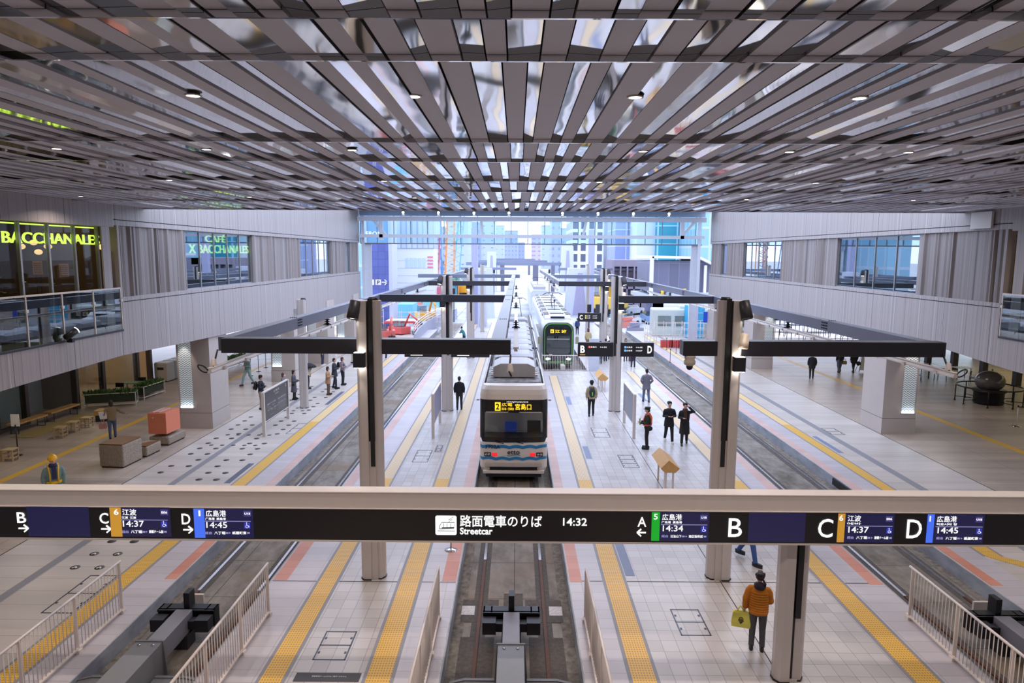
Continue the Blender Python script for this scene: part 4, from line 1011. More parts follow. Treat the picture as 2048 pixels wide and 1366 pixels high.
# ================================================================ PEOPLE
SKIN = plain('skin', srgb(214,170,146), .5, 0, .04)
def cmat(c, rough=.85):
    return plain('cloth_%d_%d_%d' % tuple(c), srgb(*c), rough, 0, .12, 14)
def remesh(mb, vox, smooth=4):
    me = mb.mesh('tmp'); o = bpy.data.objects.new('tmp', me); COL.objects.link(o)
    r = o.modifiers.new('r', 'REMESH'); r.mode = 'VOXEL'; r.voxel_size = vox; r.use_smooth_shade = True
    s = o.modifiers.new('s', 'SMOOTH'); s.iterations = smooth; s.factor = .5
    out = bake(o); bpy.data.objects.remove(o); out.materials.clear()
    for p in out.polygons: p.use_smooth = True
    return out
def torso_rings(z0, z1, prof, lean=0.0, n=14):
    """prof: list of (t, half width, half depth)"""
    R = []
    for t, a, b in prof:
        z = z0+(z1-z0)*t; y = lean*t*t
        R.append([(a*cos(2*pi*i/n), y+b*sin(2*pi*i/n), z) for i in range(n)])
    return R
def person(name_label, x, y, face, h=1.7, top=(30,32,38), legs=(40,42,48), shoes=(20,20,22), hair=(28,22,20), style='short', coat='jacket',
           stride=0.0, arms='down', hat=None, lean=0.0, wide=1.0, vox=.02, vest=None, scarf=None, mask=False, sleeves=None, hood=None):
    """local frame: the person looks along +y; feet on z = 0"""
    k = h/1.75
    root = empty('person', (x,y,0), radians(face)); tag(root, name_label, 'person'); root.scale = (k,k,k)
    s = stride
    hip = {}; knee = {}; ank = {}
    for sd in (-1,1):
        f = s*sd
        hip[sd] = Vector((.095*sd, 0, .92)); ank[sd] = Vector((.10*sd+.01*sd, f*.36, .09+(.07*abs(s) if f < 0 else 0)))
        knee[sd] = Vector((.10*sd, f*.20+.03+(.05 if f < 0 else .02)*abs(s), .50))
    sh = {sd: Vector((.175*sd*wide, lean*.9, 1.375)) for sd in (-1,1)}
    A = {}
    for sd in (-1,1):
        p = arms if isinstance(arms, str) else arms[0 if sd < 0 else 1]
        sx, sy, sz = sh[sd]
        if p == 'down': el, wr = (sx+.06*sd, sy-.02, 1.13), (sx+.05*sd, sy+.05, .88)
        elif p == 'swing': el, wr = (sx+.06*sd, sy-.05*sd*(1 if s >= 0 else -1)-.02, 1.13), (sx+.06*sd, sy-.16*sd*s*2+.06, .90)
        elif p == 'front': el, wr = (sx+.05*sd, sy+.03, 1.14), (.07*sd, sy+.27, 1.17)
        elif p == 'hold': el, wr = (sx+.05*sd, sy+.02, 1.13), (.12*sd, sy+.30, 1.10)
        elif p == 'pocket': el, wr = (sx+.10*sd, sy-.08, 1.15), (sx+.0*sd, sy+.08, .96)
        elif p == 'head': el, wr = (sx+.17*sd, sy+.08, 1.42), (sx-.06*sd, sy+.05, 1.62)
        elif p == 'out': el, wr = (sx+.16*sd, sy+.0, 1.20), (sx+.34*sd, sy+.10, 1.08)
        elif p == 'carry': el, wr = (sx+.08*sd, sy-.01, 1.14), (sx+.10*sd, sy+.03, .89)
        elif p == 'up': el, wr = (sx+.03*sd, sy+.12, 1.22), (sx-.05*sd, sy+.24, 1.42)
        A[sd] = (sh[sd], Vector(el), Vector(wr))
    hy = lean+.015
    # body: one continuous surface
    b = MB()
    b.loft(torso_rings(.84,1.47,[(0,.15,.10),(.12,.155,.105),(.35,.125,.09),(.6,.15,.10),(.85,.16,.09),(.95,.12,.075),(1,.06,.055)],lean))
    for sd in (-1,1):
        b.tube([hip[sd],knee[sd],ank[sd]],[.08,.052,.036],n=10); b.ell(tuple(ank[sd]+Vector((0,.06,-.045))),(.04,.12,.04),10,6)
        b.tube([A[sd][0]-Vector((.03*sd,0,0)),A[sd][1],A[sd][2]],[.05,.04,.028],n=10); b.ell(tuple(A[sd][0]-Vector((.02*sd,0,0))),(.055,.055,.055))
    b.tube([(0,lean,1.42),(0,hy,1.54)],[.058,.052],n=10)
    b.ell((0,hy+.012,1.635),(.076,.095,.112),14,10); b.ell((0,hy+.05,1.575),(.05,.055,.045)); b.ell((0,hy+.112,1.625),(.014,.02,.022),8,6)
    for sd in (-1,1): b.ell((sd*.078,hy,1.63),(.012,.022,.032),8,6)
    hands = []
    for sd in (-1,1):
        w_ = A[sd][2]; d = (A[sd][2]-A[sd][1]).normalized(); b.ell(tuple(w_+d*.045),(.03,.03,.045) if abs(d.z) > .6 else (.036,.045,.024),10,6)
    me = remesh(b, vox)
    bm = bmesh.new(); bm.from_mesh(me)
    fx = MB()
    for sd in (-1,1):
        w_ = A[sd][2]; d = (A[sd][2]-A[sd][1]).normalized(); side = Vector((0,1,0)) if abs(d.z) > .6 else Vector((1,0,0))
        curl = d.cross(side).normalized()*(-sd)
        for i, ln in enumerate((.058,.068,.064,.05)):
            o_ = side*(.021-.014*i); p0 = w_+d*.075+o_
            fx.tube([tuple(p0),tuple(p0+d*ln*.55+curl*.006),tuple(p0+d*ln*.9+curl*.02)],[.0085,.008,.006],n=6)
        p0 = w_+d*.03+side*.026; fx.tube([tuple(p0),tuple(p0+d*.03+side*.022),tuple(p0+d*.055+side*.024)],[.011,.009,.007],n=6)
    fm = fx.mesh(); bm.from_mesh(fm); bm.to_mesh(me); bm.free()
    for p in me.polygons: p.use_smooth = True
    body = link('body', me, SKIN, root)
    if vox < .03:
        e = MB()
        for sd in (-1,1): e.ell((sd*.03,hy+.098,1.645),(.011,.007,.006),8,5)
        e.build('eyes', M['slot'], root)
        MB().ell((0,hy+.099,1.583),(.022,.008,.006),8,5).build('mouth', plain('lips', srgb(170,100,92), .5), root)
    # trousers
    t = MB(); t.loft(torso_rings(.80,1.02,[(0,.16,.115),(.4,.165,.12),(1,.15,.105)]))
    lw = .088 if coat != 'wide' else .11
    for sd in (-1,1):
        t.tube([hip[sd]+Vector((0,0,.03)),(hip[sd]+knee[sd])/2,knee[sd],(knee[sd]+ank[sd])/2,ank[sd]+Vector((0,0,-.01))],[lw+.012,lw,.072 if coat != 'wide' else .1,.064,.058 if coat != 'wide' else .09],n=12)
    link('trousers', remesh(t, vox), cmat(legs), root)
    for sd in (-1,1):
        c = ank[sd]; q = MB(); q.loft([[(c.x+a*px, c.y+.055+.15*py_, zz) for px, py_ in [(cos(2*pi*i/12)*(1 if sin(2*pi*i/12) < 0 else .9), sin(2*pi*i/12)) for i in range(12)]] for a, zz in ((.048,c.z-.09),(.052,c.z-.06),(.046,c.z-.03),(.035,c.z+.01))]); q.build('shoe', cmat(shoes,.5), root)
    # upper garment
    j = MB(); zb = {'jacket':.86,'long':.46,'mid':.70,'puffy':.84,'wide':.84,'short':.93}[coat]
    pf = .02 if coat == 'puffy' else 0
    if zb < .8:
        j.loft(torso_rings(zb,1.47,[(0,.22,.165+.08*abs(s)),(.3,.20,.15),(.5,.178,.132),(.7,.185*wide,.13),(.88,.195*wide,.12),(.96,.13,.10),(1,.075,.075)],lean))
    else:
        j.loft(torso_rings(zb,1.48,[(0,.182+pf,.138+pf),(.25,.178+pf,.132+pf),(.5,.175*wide+pf,.13+pf),(.8,.19*wide+pf,.125+pf),(.94,.13,.10),(1,.078,.078)],lean))
    for sd in (-1,1):
        a, e_, w_ = A[sd]; st = w_ + (e_-w_)*.06
        j.tube([a+Vector((-.09*sd,0,.035)),a+Vector((-.01*sd,0,.01)),a+(e_-a)*.22,(a+e_)/2,e_,st],[.045,.062+pf*.6,.068+pf,.066+pf,.060+pf,.047+pf*.6],n=10); j.ell(tuple(e_),(.062+pf,)*3)
    if hood is not None or coat == 'puffy': pass
    link('coat' if zb < .8 else 'jacket', remesh(j, vox), cmat(top), root)
    if coat == 'puffy':
        ql = MB()
        for i in range(9):
            z = .90+.055*i; ql.loft([[((.203)*cos(2*pi*q/18)*m_, lean*.3+.158*sin(2*pi*q/18)*m_, z+dz) for q in range(18)] for m_, dz in ((.985,-.022),(1.03,0),(.985,.022))], cap=False)
        ql.smooth = True; ql.build('quilting', cmat([min(255,c+6) for c in top]), root)
    if hood:
        hd = MB(); hd.ell((0,hy-.085,1.47),(.12,.09,.085),12,8); hd.loft([[(.11*cos(2*pi*i/14)*m_,hy-.01+.10*sin(2*pi*i/14)*m_,z) for i in range(14)] for m_, z in ((1.05,1.42),(1.05,1.49),(.8,1.51))]); hd.build('hood', cmat(hood), root)
    if vest:
        v = MB(); r_ = torso_rings(1.0,1.46,[(0,.192,.146),(.5,.196,.145),(.85,.18,.135),(1,.12,.10)],lean); v.loft(r_, cap=False); v.build('safety_vest', cmat(vest), root)
    if scarf:
        v = MB(); v.loft([[(.095*cos(2*pi*i/14)*m_,hy+.10*sin(2*pi*i/14)*m_,z) for i in range(14)] for m_, z in ((1.05,1.43),(1.2,1.48),(.95,1.53))]); v.box(-.06,.05,hy+.11,hy+.15,1.1,1.45); v.build('scarf', cmat(scarf), root)
    if mask:
        MB().ell((0,hy+.07,1.592),(.058,.055,.045),12,8).build('face_mask', M['white'], root)
    # hair
    hr = MB()
    if style == 'short': hr.ell((0,hy-.012,1.668),(.088,.098,.098),14,8); hr.ell((0,hy-.05,1.61),(.075,.06,.075),12,8)
    elif style == 'bob': hr.ell((0,hy-.015,1.665),(.096,.105,.105),14,8); hr.ell((0,hy-.04,1.58),(.095,.075,.10),14,8)
    elif style == 'long': hr.ell((0,hy-.015,1.665),(.096,.105,.105),14,8); hr.loft([[(.085*cos(2*pi*i/12)*m_,hy-.055+.055*sin(2*pi*i/12)*m_,z) for i in range(12)] for m_, z in ((1.1,1.64),(1.1,1.5),(.9,1.38),(.5,1.32))])
    elif style == 'messy':
        rr = random.Random(5); hr.ell((0,hy-.012,1.67),(.092,.102,.10),14,8)
        for i in range(26): a = rr.random()*6.28; hr.ell((.07*cos(a),hy-.02+.08*sin(a),1.66+rr.random()*.08),(.035,.035,.03),6,4)
        if coat == 'puffy': hr.tube([(.06,hy-.07,1.62),(.11,hy-.10,1.54),(.10,hy-.10,1.49)],.022,n=6)
    if hat is None or style in ('bob','long'):
        hr.build('hair', cmat(hair,.6), root)
    else: MB().ell((0,hy-.045,1.61),(.078,.062,.07),12,8).build('hair', cmat(hair,.6), root)
    if hat == 'hardhat':
        q = MB(); q.lathe([(.125,1.66),(.13,1.668),(.118,1.70),(.10,1.76),(.06,1.80),(.01,1.815)], (0,hy,0), n=20); q.ell((0,hy+.11,1.665),(.09,.07,.01)); q.box(-.015,.015,hy-.09,hy+.09,1.74,1.822); q.build('hard_hat', plain('hard_hat_yellow', srgb(236,180,30), .3), root)
    elif hat == 'cap':
        q = MB(); q.lathe([(.10,1.66),(.105,1.69),(.125,1.73),(.12,1.755),(.01,1.765)], (0,hy,0), n=18); q.ell((0,hy+.11,1.67),(.075,.06,.01)); q.build('cap', cmat((40,48,44)), root)
    elif hat == 'beanie':
        MB().lathe([(.098,1.64),(.104,1.68),(.095,1.74),(.06,1.78),(.01,1.79)], (0,hy-.01,0), n=18).build('beanie', cmat((26,28,34)), root)
    root['_arms'] = [tuple(A[-1][2]), tuple(A[1][2])]
    return root
def held(root, name, mb, mat, label, cat, **k):
    """a thing carried by a person, placed in the person's frame but standing as its own object"""
    o = mb.build(name, mat, None, root.location, root.rotation_euler.z); o.scale = root.scale; tag(o, label, cat); return o
def backpack(root, col, label, y=-.25, w=.15, x=0):
    b = MB(); b.ell((x,y,1.22),(w,.10,.24),14,10); b.box(x-w*.7,x+w*.7,y-.11,y-.05,1.03,1.2)
    for s in (-1,1): b.tube([(x+s*.10,y+.06,1.38),(x+s*.12,y+.22,1.44),(x+s*.12,y+.385,1.30),(x+s*.12,y+.36,1.12)],.018,n=6)
    return held(root,'backpack',b,cmat(col),label,'bag')
def bag(root, x, y, z, w, d, h, col, label, strap=None):
    b = MB(); b.loft([[(x-w*m_,y-d,zz),(x+w*m_,y-d,zz),(x+w*m_,y+d,zz),(x-w*m_,y+d,zz)] for m_, zz in ((.85,z-h),(1,z-h*.6),(.9,z))])
    for s in (-1,1): b.tube([(x-w*.5,y+s*d*.8,z),(x-w*.3,y+s*d*.5,z+.16),(x+w*.3,y+s*d*.5,z+.16),(x+w*.5,y+s*d*.8,z)],.01,n=6)
    return held(root,'bag',b,cmat(col),label,'bag')
FA, TO, RT, LF = 0, 180, -90, 90
p = person('person in an orange quilted jacket and dark trousers standing by the thick mast', 4.83,12.75,-18,1.62,top=(186,112,22),legs=(74,74,78),shoes=(24,22,24),hair=(36,26,24),style='messy',coat='puffy',arms=('carry','front'),hood=(34,30,48),vox=.011)
b = MB(); bx_, by_ = -.34, .02
b.loft([[(bx_-a,by_-d,z),(bx_+a,by_-d,z),(bx_+a,by_+d,z),(bx_-a,by_+d,z)] for a, d, z in ((.19,.05,.46),(.20,.06,.56),(.17,.045,.78),(.13,.02,.82))])
for s in (-1,1): b.tube([(bx_-.09,by_+s*.02,.81),(bx_-.02,by_+s*.02,.93),(bx_+.06,by_+s*.02,.81)],.012,n=6)
bg_ = held(p,'shopping_bag',b,plain('lime_bag', srgb(214,208,92), .6),'lime yellow shopping bag with a dark emblem hanging from a hand','bag')
b = MB(); b.tube([(bx_+.04*cos(a),by_-.062,.66+.035*sin(a)) for a in [radians(i*40) for i in range(10)]],.008,n=5); b.tube([(bx_-.05,by_-.062,.64),(bx_-.01,by_-.062,.56),(bx_+.05,by_-.062,.63)],.012,n=5); b.tube([(bx_,by_-.062,.66),(bx_,by_-.062,.56)],.01,n=5); b.build('emblem', cmat((60,44,40)), bg_)
person('person in a grey coat and blue jeans walking, upper body behind the long sign', 5.97,16.75,218,1.75,top=(96,86,82),legs=(62,92,156),shoes=(30,34,46),coat='mid',stride=.9,arms='pocket',style='short',vox=.016)
p = person('station worker in dark uniform, cap and orange vest holding papers', 5.33,26.9,75,1.72,top=(36,50,48),legs=(30,32,38),hair=(30,30,30),hat='cap',arms='hold',mask=True,coat='jacket',vox=.016)
b = MB()
for s in (-1,1): b.tube([(s*.10,-.15,1.02),(s*.12,-.155,1.3),(s*.12,-.06,1.49),(s*.12,.10,1.43),(s*.10,.152,1.25),(s*.10,.158,1.0)],.028,n=6)
b.loft([[(.197*cos(2*pi*i/18)*m_,.15*sin(2*pi*i/18)*m_,z) for i in range(18)] for m_, z in ((1,1.0),(1.03,1.03),(1,1.06))], cap=False)
held(p,'harness',b,plain('orange_strap', srgb(236,110,60), .5),'orange reflective harness worn by the station worker','harness')
b = MB(); b.box(-.2,.2,.30,.34,1.12,1.30); b.box(-.14,.2,.27,.33,1.02,1.14); held(p,'papers',b,plain('paper_stack', srgb(196,190,160), .7),'dark folder and papers held by the station worker','papers')
held(p,'shoulder_bag',MB().ell((-.2,-.10,.92),(.08,.12,.11)),M['black_cloth'],'small black bag on the hip of the station worker','bag')
p = person('person in black hooded coat looking at a phone, left of the walking pair', 6.42,27.9,TO,1.74,top=(30,31,38),legs=(34,36,44),shoes=(224,222,220),style='messy',coat='mid',stride=-.6,arms='front',wide=1.08,vox=.016,hair=(20,20,22))
held(p,'phone',MB().box(-.035,.035,.30,.312,1.16,1.30),M['black'],'phone in the hands of the left walker','phone')
p = person('person in long black coat and brown scarf with a hand raised to the head', 7.0,27.6,170,1.74,top=(28,28,34),legs=(44,38,36),shoes=(60,52,46),style='messy',coat='long',stride=.5,arms=('head','front'),scarf=(84,58,44),wide=1.05,vox=.016,hair=(24,20,20))
p = person('person in khaki jacket with black and green backpack walking away', 3.68,32.5,FA,1.74,top=(168,156,128),legs=(30,30,36),hair=(26,26,28),hat='beanie',coat='jacket',stride=.35,arms='down',hood=(174,162,134),wide=1.05)
bp_ = backpack(p,(44,50,54),'dark backpack with bright green mark on the khaki jacket'); 
b = MB().box(-.02,.03,-.372,-.36,1.08,1.26); b.build('green_mark', plain('neon_green', srgb(120,220,60), .4), bp_)
person('person in grey jacket and jeans walking away beside the right track', 6.95,35.7,FA,1.8,top=(118,118,130),legs=(98,112,142),shoes=(34,36,50),coat='mid',stride=-.55,arms='pocket',wide=1.08,hair=(24,24,26))
person('person all in black standing alone between the left masts and the tram', -2.83,33.7,FA,1.69,top=(24,26,34),legs=(44,46,46),coat='jacket',arms='down',hair=(22,22,26),wide=1.08)
p = person('person in teal jacket bending over dark luggage by the third mast', -4.45,58.2,60,1.6,top=(62,130,140),legs=(40,44,60),lean=.28,arms='front',coat='jacket',vox=.03)
held(p,'suitcase',MB().box(-.3,.35,.25,.6,0,.62),cmat((50,52,70)),'dark suitcase beside the person in teal','suitcase')
person('person in cream vest with long brown hair walking near the C sign', 5.93,55.6,FA,1.8,top=(214,198,150),legs=(150,120,80),style='long',hair=(110,70,56),coat='jacket',arms='down',vox=.03,sleeves=1)
for x,y,f,lg,lb,h in ((6.04,48.4,FA,(60,70,96),'person with bluish legs walking behind the B sign, left one',1.66),(6.6,49.7,FA,(50,54,70),'person walking behind the B sign, middle one',1.68),(7.05,50.6,FA,(56,50,60),'person in brown top walking behind the B sign, right one',1.72)):
    person(lb,x,y,f,h,top=(70,60,64) if lg[0]==56 else (44,46,60),legs=lg,stride=.5,coat='jacket',vox=.03)
person('person in black with long hair behind the D sign, pulling a suitcase', 8.1,49.9,TO,1.68,top=(24,22,28),legs=(90,60,60),style='long',hair=(50,36,34),coat='mid',vox=.03,stride=.3)
held(bpy.context.scene.objects['person.013'] if 'person.013' in bpy.context.scene.objects else p,'suitcase',MB().box(-.6,-.25,-.1,.15,.02,.65),cmat((92,56,58)),'dark red suitcase of the person behind the D sign','suitcase')
person('person with navy legs standing close behind the D sign', 8.2,47.2,FA,1.75,top=(40,44,60),legs=(38,42,66),coat='jacket',vox=.03)
# waiting queue on the left
p = person('person in navy jacket with black backpack at the left end of the queue', -12.75,33.5,RT,1.72,top=(36,40,52),legs=(150,138,118),hair=(24,24,28),hat='beanie',arms='front')
backpack(p,(24,24,28),'black backpack of the person at the left end of the queue')
person('person in grey jacket and white mask behind the dark notice board', -12.2,35.2,RT,1.55,top=(120,120,130),legs=(60,60,66),style='bob',hair=(96,62,56),arms='front',mask=True)
person('person in long dark grey checked coat holding something forward', -11.85,35.8,RT,1.6,top=(84,84,94),legs=(24,24,26),style='bob',hair=(30,28,36),coat='long',arms='hold')
p = person('person in pale top with umbrella and yellow bag behind the thin mast', -12.0,38.7,-60,1.5,top=(216,206,196),legs=(32,32,40),coat='jacket',arms='up',style='bob')
held(p,'umbrella',MB().lathe([(.5,1.50),(.42,1.62),(.25,1.72),(.02,1.78)],(.1,.1,0),n=10).cyl(.1,.1,1.2,1.8,.01,n=6),M['black_cloth'],'black umbrella over the person behind the thin mast','umbrella')
bag(p,-.2,.15,1.05,.16,.08,.26,(206,170,90),'yellow handbag below the black umbrella')
person('person in wide tan coat at the front of the queue', -10.38,37.1,RT,1.58,top=(176,136,104),legs=(104,88,70),shoes=(90,60,46),style='bob',hair=(34,30,32),coat='mid',arms='front',wide=1.15)
person('tall person in dark coat directly behind the tan coat', -10.5,38.9,RT,1.78,top=(50,54,66),legs=(44,48,60),hair=(40,34,34),coat='mid',arms='front',stride=.3)
p = person('person in mauve grey jacket with black backpack at the queue front', -10.3,39.95,RT,1.68,top=(134,120,126),legs=(30,30,38),style='bob',hair=(74,52,50),coat='jacket',arms='front')
backpack(p,(26,26,32),'black backpack on the mauve grey jacket')
person('person with beige trousers farther behind the queue, near the left mast', -11.7,48.2,RT,1.8,top=(60,60,70),legs=(196,182,160),coat='jacket',vox=.03)
person('person with navy legs and pale shoes beside the third left pillar', -13.5,47.0,RT,1.75,top=(50,54,70),legs=(44,50,76),shoes=(230,230,230),coat='jacket',vox=.03)
person('person in black at the far end of the left platform, right of the mast', -9.65,50.1,RT,1.55,top=(24,24,30),legs=(28,28,36),shoes=(220,220,220),coat='jacket',vox=.03)
# workers and shopper on the left concourse
p = person('site worker in yellow hard hat and yellow harness over a teal jacket', -13.7,19.5,-140,1.8,top=(120,146,146),legs=(120,146,152),hat='hardhat',hair=(30,26,26),coat='short',arms=('down','down'),wide=1.12,vox=.015,scarf=(50,50,90))
b = MB()
for s in (-1,1):
    b.tube([(s*.10,-.145,1.02),(s*.12,-.15,1.3),(s*.12,-.06,1.50),(s*.12,.09,1.44),(s*.10,.148,1.25),(s*.10,.155,1.0)],.022,n=6)
b.loft([[(.2*cos(2*pi*i/18)*m_,.155*sin(2*pi*i/18)*m_,z) for i in range(18)] for m_, z in ((1,.96),(1.03,1.0),(1,1.04))], cap=False)
held(p,'harness',b,M['yellow'],'yellow reflective harness worn by the near site worker','harness')
p = person('site worker in yellow hard hat walking away from the first left pillar', -15.85,39.7,150,1.76,top=(120,146,140),legs=(140,176,176),shoes=(60,40,36),hat='hardhat',stride=.9,coat='short',arms='front')
p = person('shopper in khaki jacket walking along the yellow line', -16.95,27.9,35,1.62,top=(150,128,98),legs=(86,102,130),shoes=(34,32,34),hair=(60,34,28),style='bob',coat='jacket',arms=('carry','out'),stride=.25,wide=1.2)
held(p,'shopping_bag',MB().loft([[(-.45,-.05,.95),(-.18,-.05,.95),(-.18,.05,.95),(-.45,.05,.95)],[(-.5,-.06,1.28),(-.16,-.06,1.28),(-.16,.06,1.28),(-.5,.06,1.28)]]),M['white'],'white shopping bag carried by the khaki shopper','bag')
bag(p,-.36,.05,.72,.16,.07,.22,(176,128,120),'dusty pink handbag of the khaki shopper')
# right concourse walkers
person('person in black coat walking alone on the right concourse', 18.9,43.1,-15,1.66,top=(34,34,40),legs=(34,36,44),coat='mid',arms='down',stride=.35,vox=.024,wide=1.1)
p = person('person in black top and wide jeans walking with a brown bag', 21.7,45.3,FA,1.66,top=(24,24,26),legs=(92,98,116),coat='wide',arms='down',stride=.4,vox=.024,style='long')
bag(p,.33,0,.85,.14,.08,.24,(150,112,80),'brown handbag of the walker in wide jeans')
p = person('person in black jacket walking with a round black bag', 22.65,45.3,FA,1.66,top=(20,20,24),legs=(22,22,26),coat='mid',arms='down',stride=.7,vox=.024)
held(p,'round_bag',MB().ell((.32,0,.68),(.16,.07,.16)),M['black_cloth'],'round black bag on the rightmost walker','bag')
person('person in blue far down the platform beside the green streetcar', 6.0,66.5,FA,1.6,top=(60,80,130),legs=(40,44,60),coat='jacket',vox=.03)
for o in list(sc.objects):
    if '_arms' in o: del o['_arms']
# ================================================================ FENCES, BUFFERS, BOARDS
def fence(x, y1, y0, label, face):
    r = empty('platform_fence', (x,y0,0)); tag(r, label, 'fence', 'white picket fences at the ends of the tracks')
    L = y1-y0
    MB().tube([(0,-.02,1.15),(0,L+.02,1.15)],.025,n=8).build('top_rail', M['fence'], r)
    MB().box(-.035,.035,0,L,.07,.10).build('bottom_rail', M['fence'], r)
    b = MB(); y = .06
    while y < L-.05: b.cyl(0,y,.09,1.14,.009,n=6); y += .105
    b.build('balusters', M['fence'], r)
    y = .35; prev = 0
    while y < L+.3:
        yy = min(y, L-.05); MB().box(-.03,.03,yy-.012,yy+.012,0,1.14).box(-.06,.06,yy-.06,yy+.06,0,.07).build('post', M['fence'], r); y += 1.5
    return r
fence(-8.55,14.0,7.6,'white fence on the left concourse edge, beside the yellow strip',1)
fence(-5.33,13.95,7.6,'white fence left of the left yellow strips, along the left track',1)
fence(-1.63,13.85,7.6,'white fence just left of the centre track buffer',1)
fence(1.52,13.8,7.6,'white fence just right of the centre track buffer',1)
fence(8.55,14.05,7.6,'white fence along the right track at the lower right corner',1)
def buffer(x, label, cover=True):
    r = empty('buffer_stop', (x,13.55,-.36)); tag(r, label, 'buffer stop', 'hydraulic buffer stops at the ends of the tracks')
    MB().loft([[(-.17,yy,.30),(.17,yy,.30),(.17,yy,.70),(-.17,yy,.70)] for yy in (-1.5,-.05)]).build('ram', plain('buffer_steel', srgb(128,128,138), .45, .1), r, bevel=.01)
    c = MB(); c.box(-.60,.60,.02,.06,.30,.66); c.box(-.60,.60,-.02,.26,.62,.66); c.box(-.60,.60,-.02,.26,.30,.33)
    for s in (-.58,-.42,.42,.58): c.box(s-.015,s+.015,0,.26,.3,.66)
    c.build('buffer_head', M['black'], r)
    for s in (-1,1): MB().box(*sorted((s*.32,s*.60)),-.32,-.06,.34,.60).box(*sorted((s*.17,s*.34)),-.28,-.1,.38,.56).build('side_arm', plain('buffer_arm', srgb(48,48,56), .45, .3), r)
    MB().box(-.06,.06,.05,.30,.3,1.0).build('upright', M['black'], r)
    MB().box(-.2,.2,-.4,-.05,.0,.3).build('foot', M['steel_dark'], r)
    b = MB(); b.box(-.25,.25,-6.2,-1.4,.0,.80); b.loft([[(-.27,-1.4,.82),(.27,-1.4,.82),(.32,-1.38,.02),(-.32,-1.38,.02)],[(-.27,-1.44,.82),(.27,-1.44,.82),(.32,-1.42,.02),(-.32,-1.42,.02)]])
    h = b.build('cylinder_cover', plain('buffer_cover', srgb(128,130,134), .45, .1), r, bevel=.01)
    MB().cyl(-.13,-1.55,.8,.815,.03,n=10).cyl(.13,-1.55,.8,.815,.03,n=10).build('bolt', M['chrome'], h)
    b = MB(); b.loft([[(sx*1.12,yy,.03),(sx*1.12,yy,.28),(sx*.85,yy,.34),(sx*.3,yy,.34),(sx*.3,yy,.03)] for yy in (-6.2,-1.85) for sx in (1,)]); b.loft([[(-1.12,yy,.03),(-1.12,yy,.28),(-.85,yy,.34),(-.3,yy,.34),(-.3,yy,.03)] for yy in (-6.2,-1.85)])
    b.loft([[(sx*1.14,yy,.03),(sx*1.14,yy,.29),(sx*.86,yy,.36),(sx*.3,yy,.36),(sx*.3,yy,.3),(sx*.84,yy,.3),(sx*1.08,yy,.25),(sx*1.08,yy,.03)] for sx in (1,) for yy in (-1.87,-1.8)]); b.loft([[(-1.14,yy,.03),(-1.14,yy,.29),(-.86,yy,.36),(-.3,yy,.36),(-.3,yy,.3),(-.84,yy,.3),(-1.08,yy,.25),(-1.08,yy,.03)] for yy in (-1.87,-1.8)])
    cv = b.build('side_cover', plain('buffer_cover_dark', srgb(104,106,108), .45, .1), r)
    if cover:
        for s in (-1,1):
            q = MB(); q.tube([(s*.66+.17*cos(a)*.8,-2.5+.13*sin(a),.372) for a in [radians(24*i) for i in range(16)]],.012,n=5)
            q.tube([(s*.66-.1,-2.55,.372),(s*.66-.06,-2.42,.372),(s*.66-.02,-2.53,.372),(s*.66+.04,-2.41,.372),(s*.66+.08,-2.5,.372),(s*.66+.11,-2.45,.372)],.014,n=5)
            q.build('emblem', M['white'], cv)
    return r
buffer(-.06,'dark steel buffer stop at the end of the centre track')
buffer(-6.95,'dark steel buffer stop at the end of the left track',cover=False)
buffer(10.2,'dark steel buffer stop at the end of the right track, behind a fence',cover=False)
tag(MB().box(-.19,.19,-.03,.03,0,.62).build('marker_plate', M['steel'], None, (-7.1,14.3,-.36)), 'grey marker plate standing behind the left buffer stop','plate','marker plates by the buffers')
tag(MB().box(-.19,.19,-.03,.03,0,.62).build('marker_plate', M['steel'], None, (10.3,14.25,-.36)), 'grey marker plate standing behind the right buffer stop','plate','marker plates by the buffers')
tag(MB().box(-1.1,1.3,-3.5,.25,0,.1).build('pit_cover', plain('pit_plate', srgb(70,66,68), .5), None, (-6.9,11.9,-.36)), 'dark floor plate round the left buffer ram','floor plate')
tag(MB().box(-.7,.7,-.03,.03,0,.24).build('kerb_notice', M['black'], None, (-8.05,21.5,-.26), 0).__class__ and bpy.context.scene.objects['kerb_notice'], 'small black notice on the wall of the left track','notice','notices on track walls')
bpy.context.scene.objects['kerb_notice'].rotation_euler = (0,0,pi/2)
o = tag(MB().box(-.9,.9,-.03,.03,0,.24).build('kerb_notice', M['black'], None, (11.30,22.6,-.26)), 'small black notice on the wall of the right track','notice','notices on track walls'); o.rotation_euler = (0,0,pi/2)

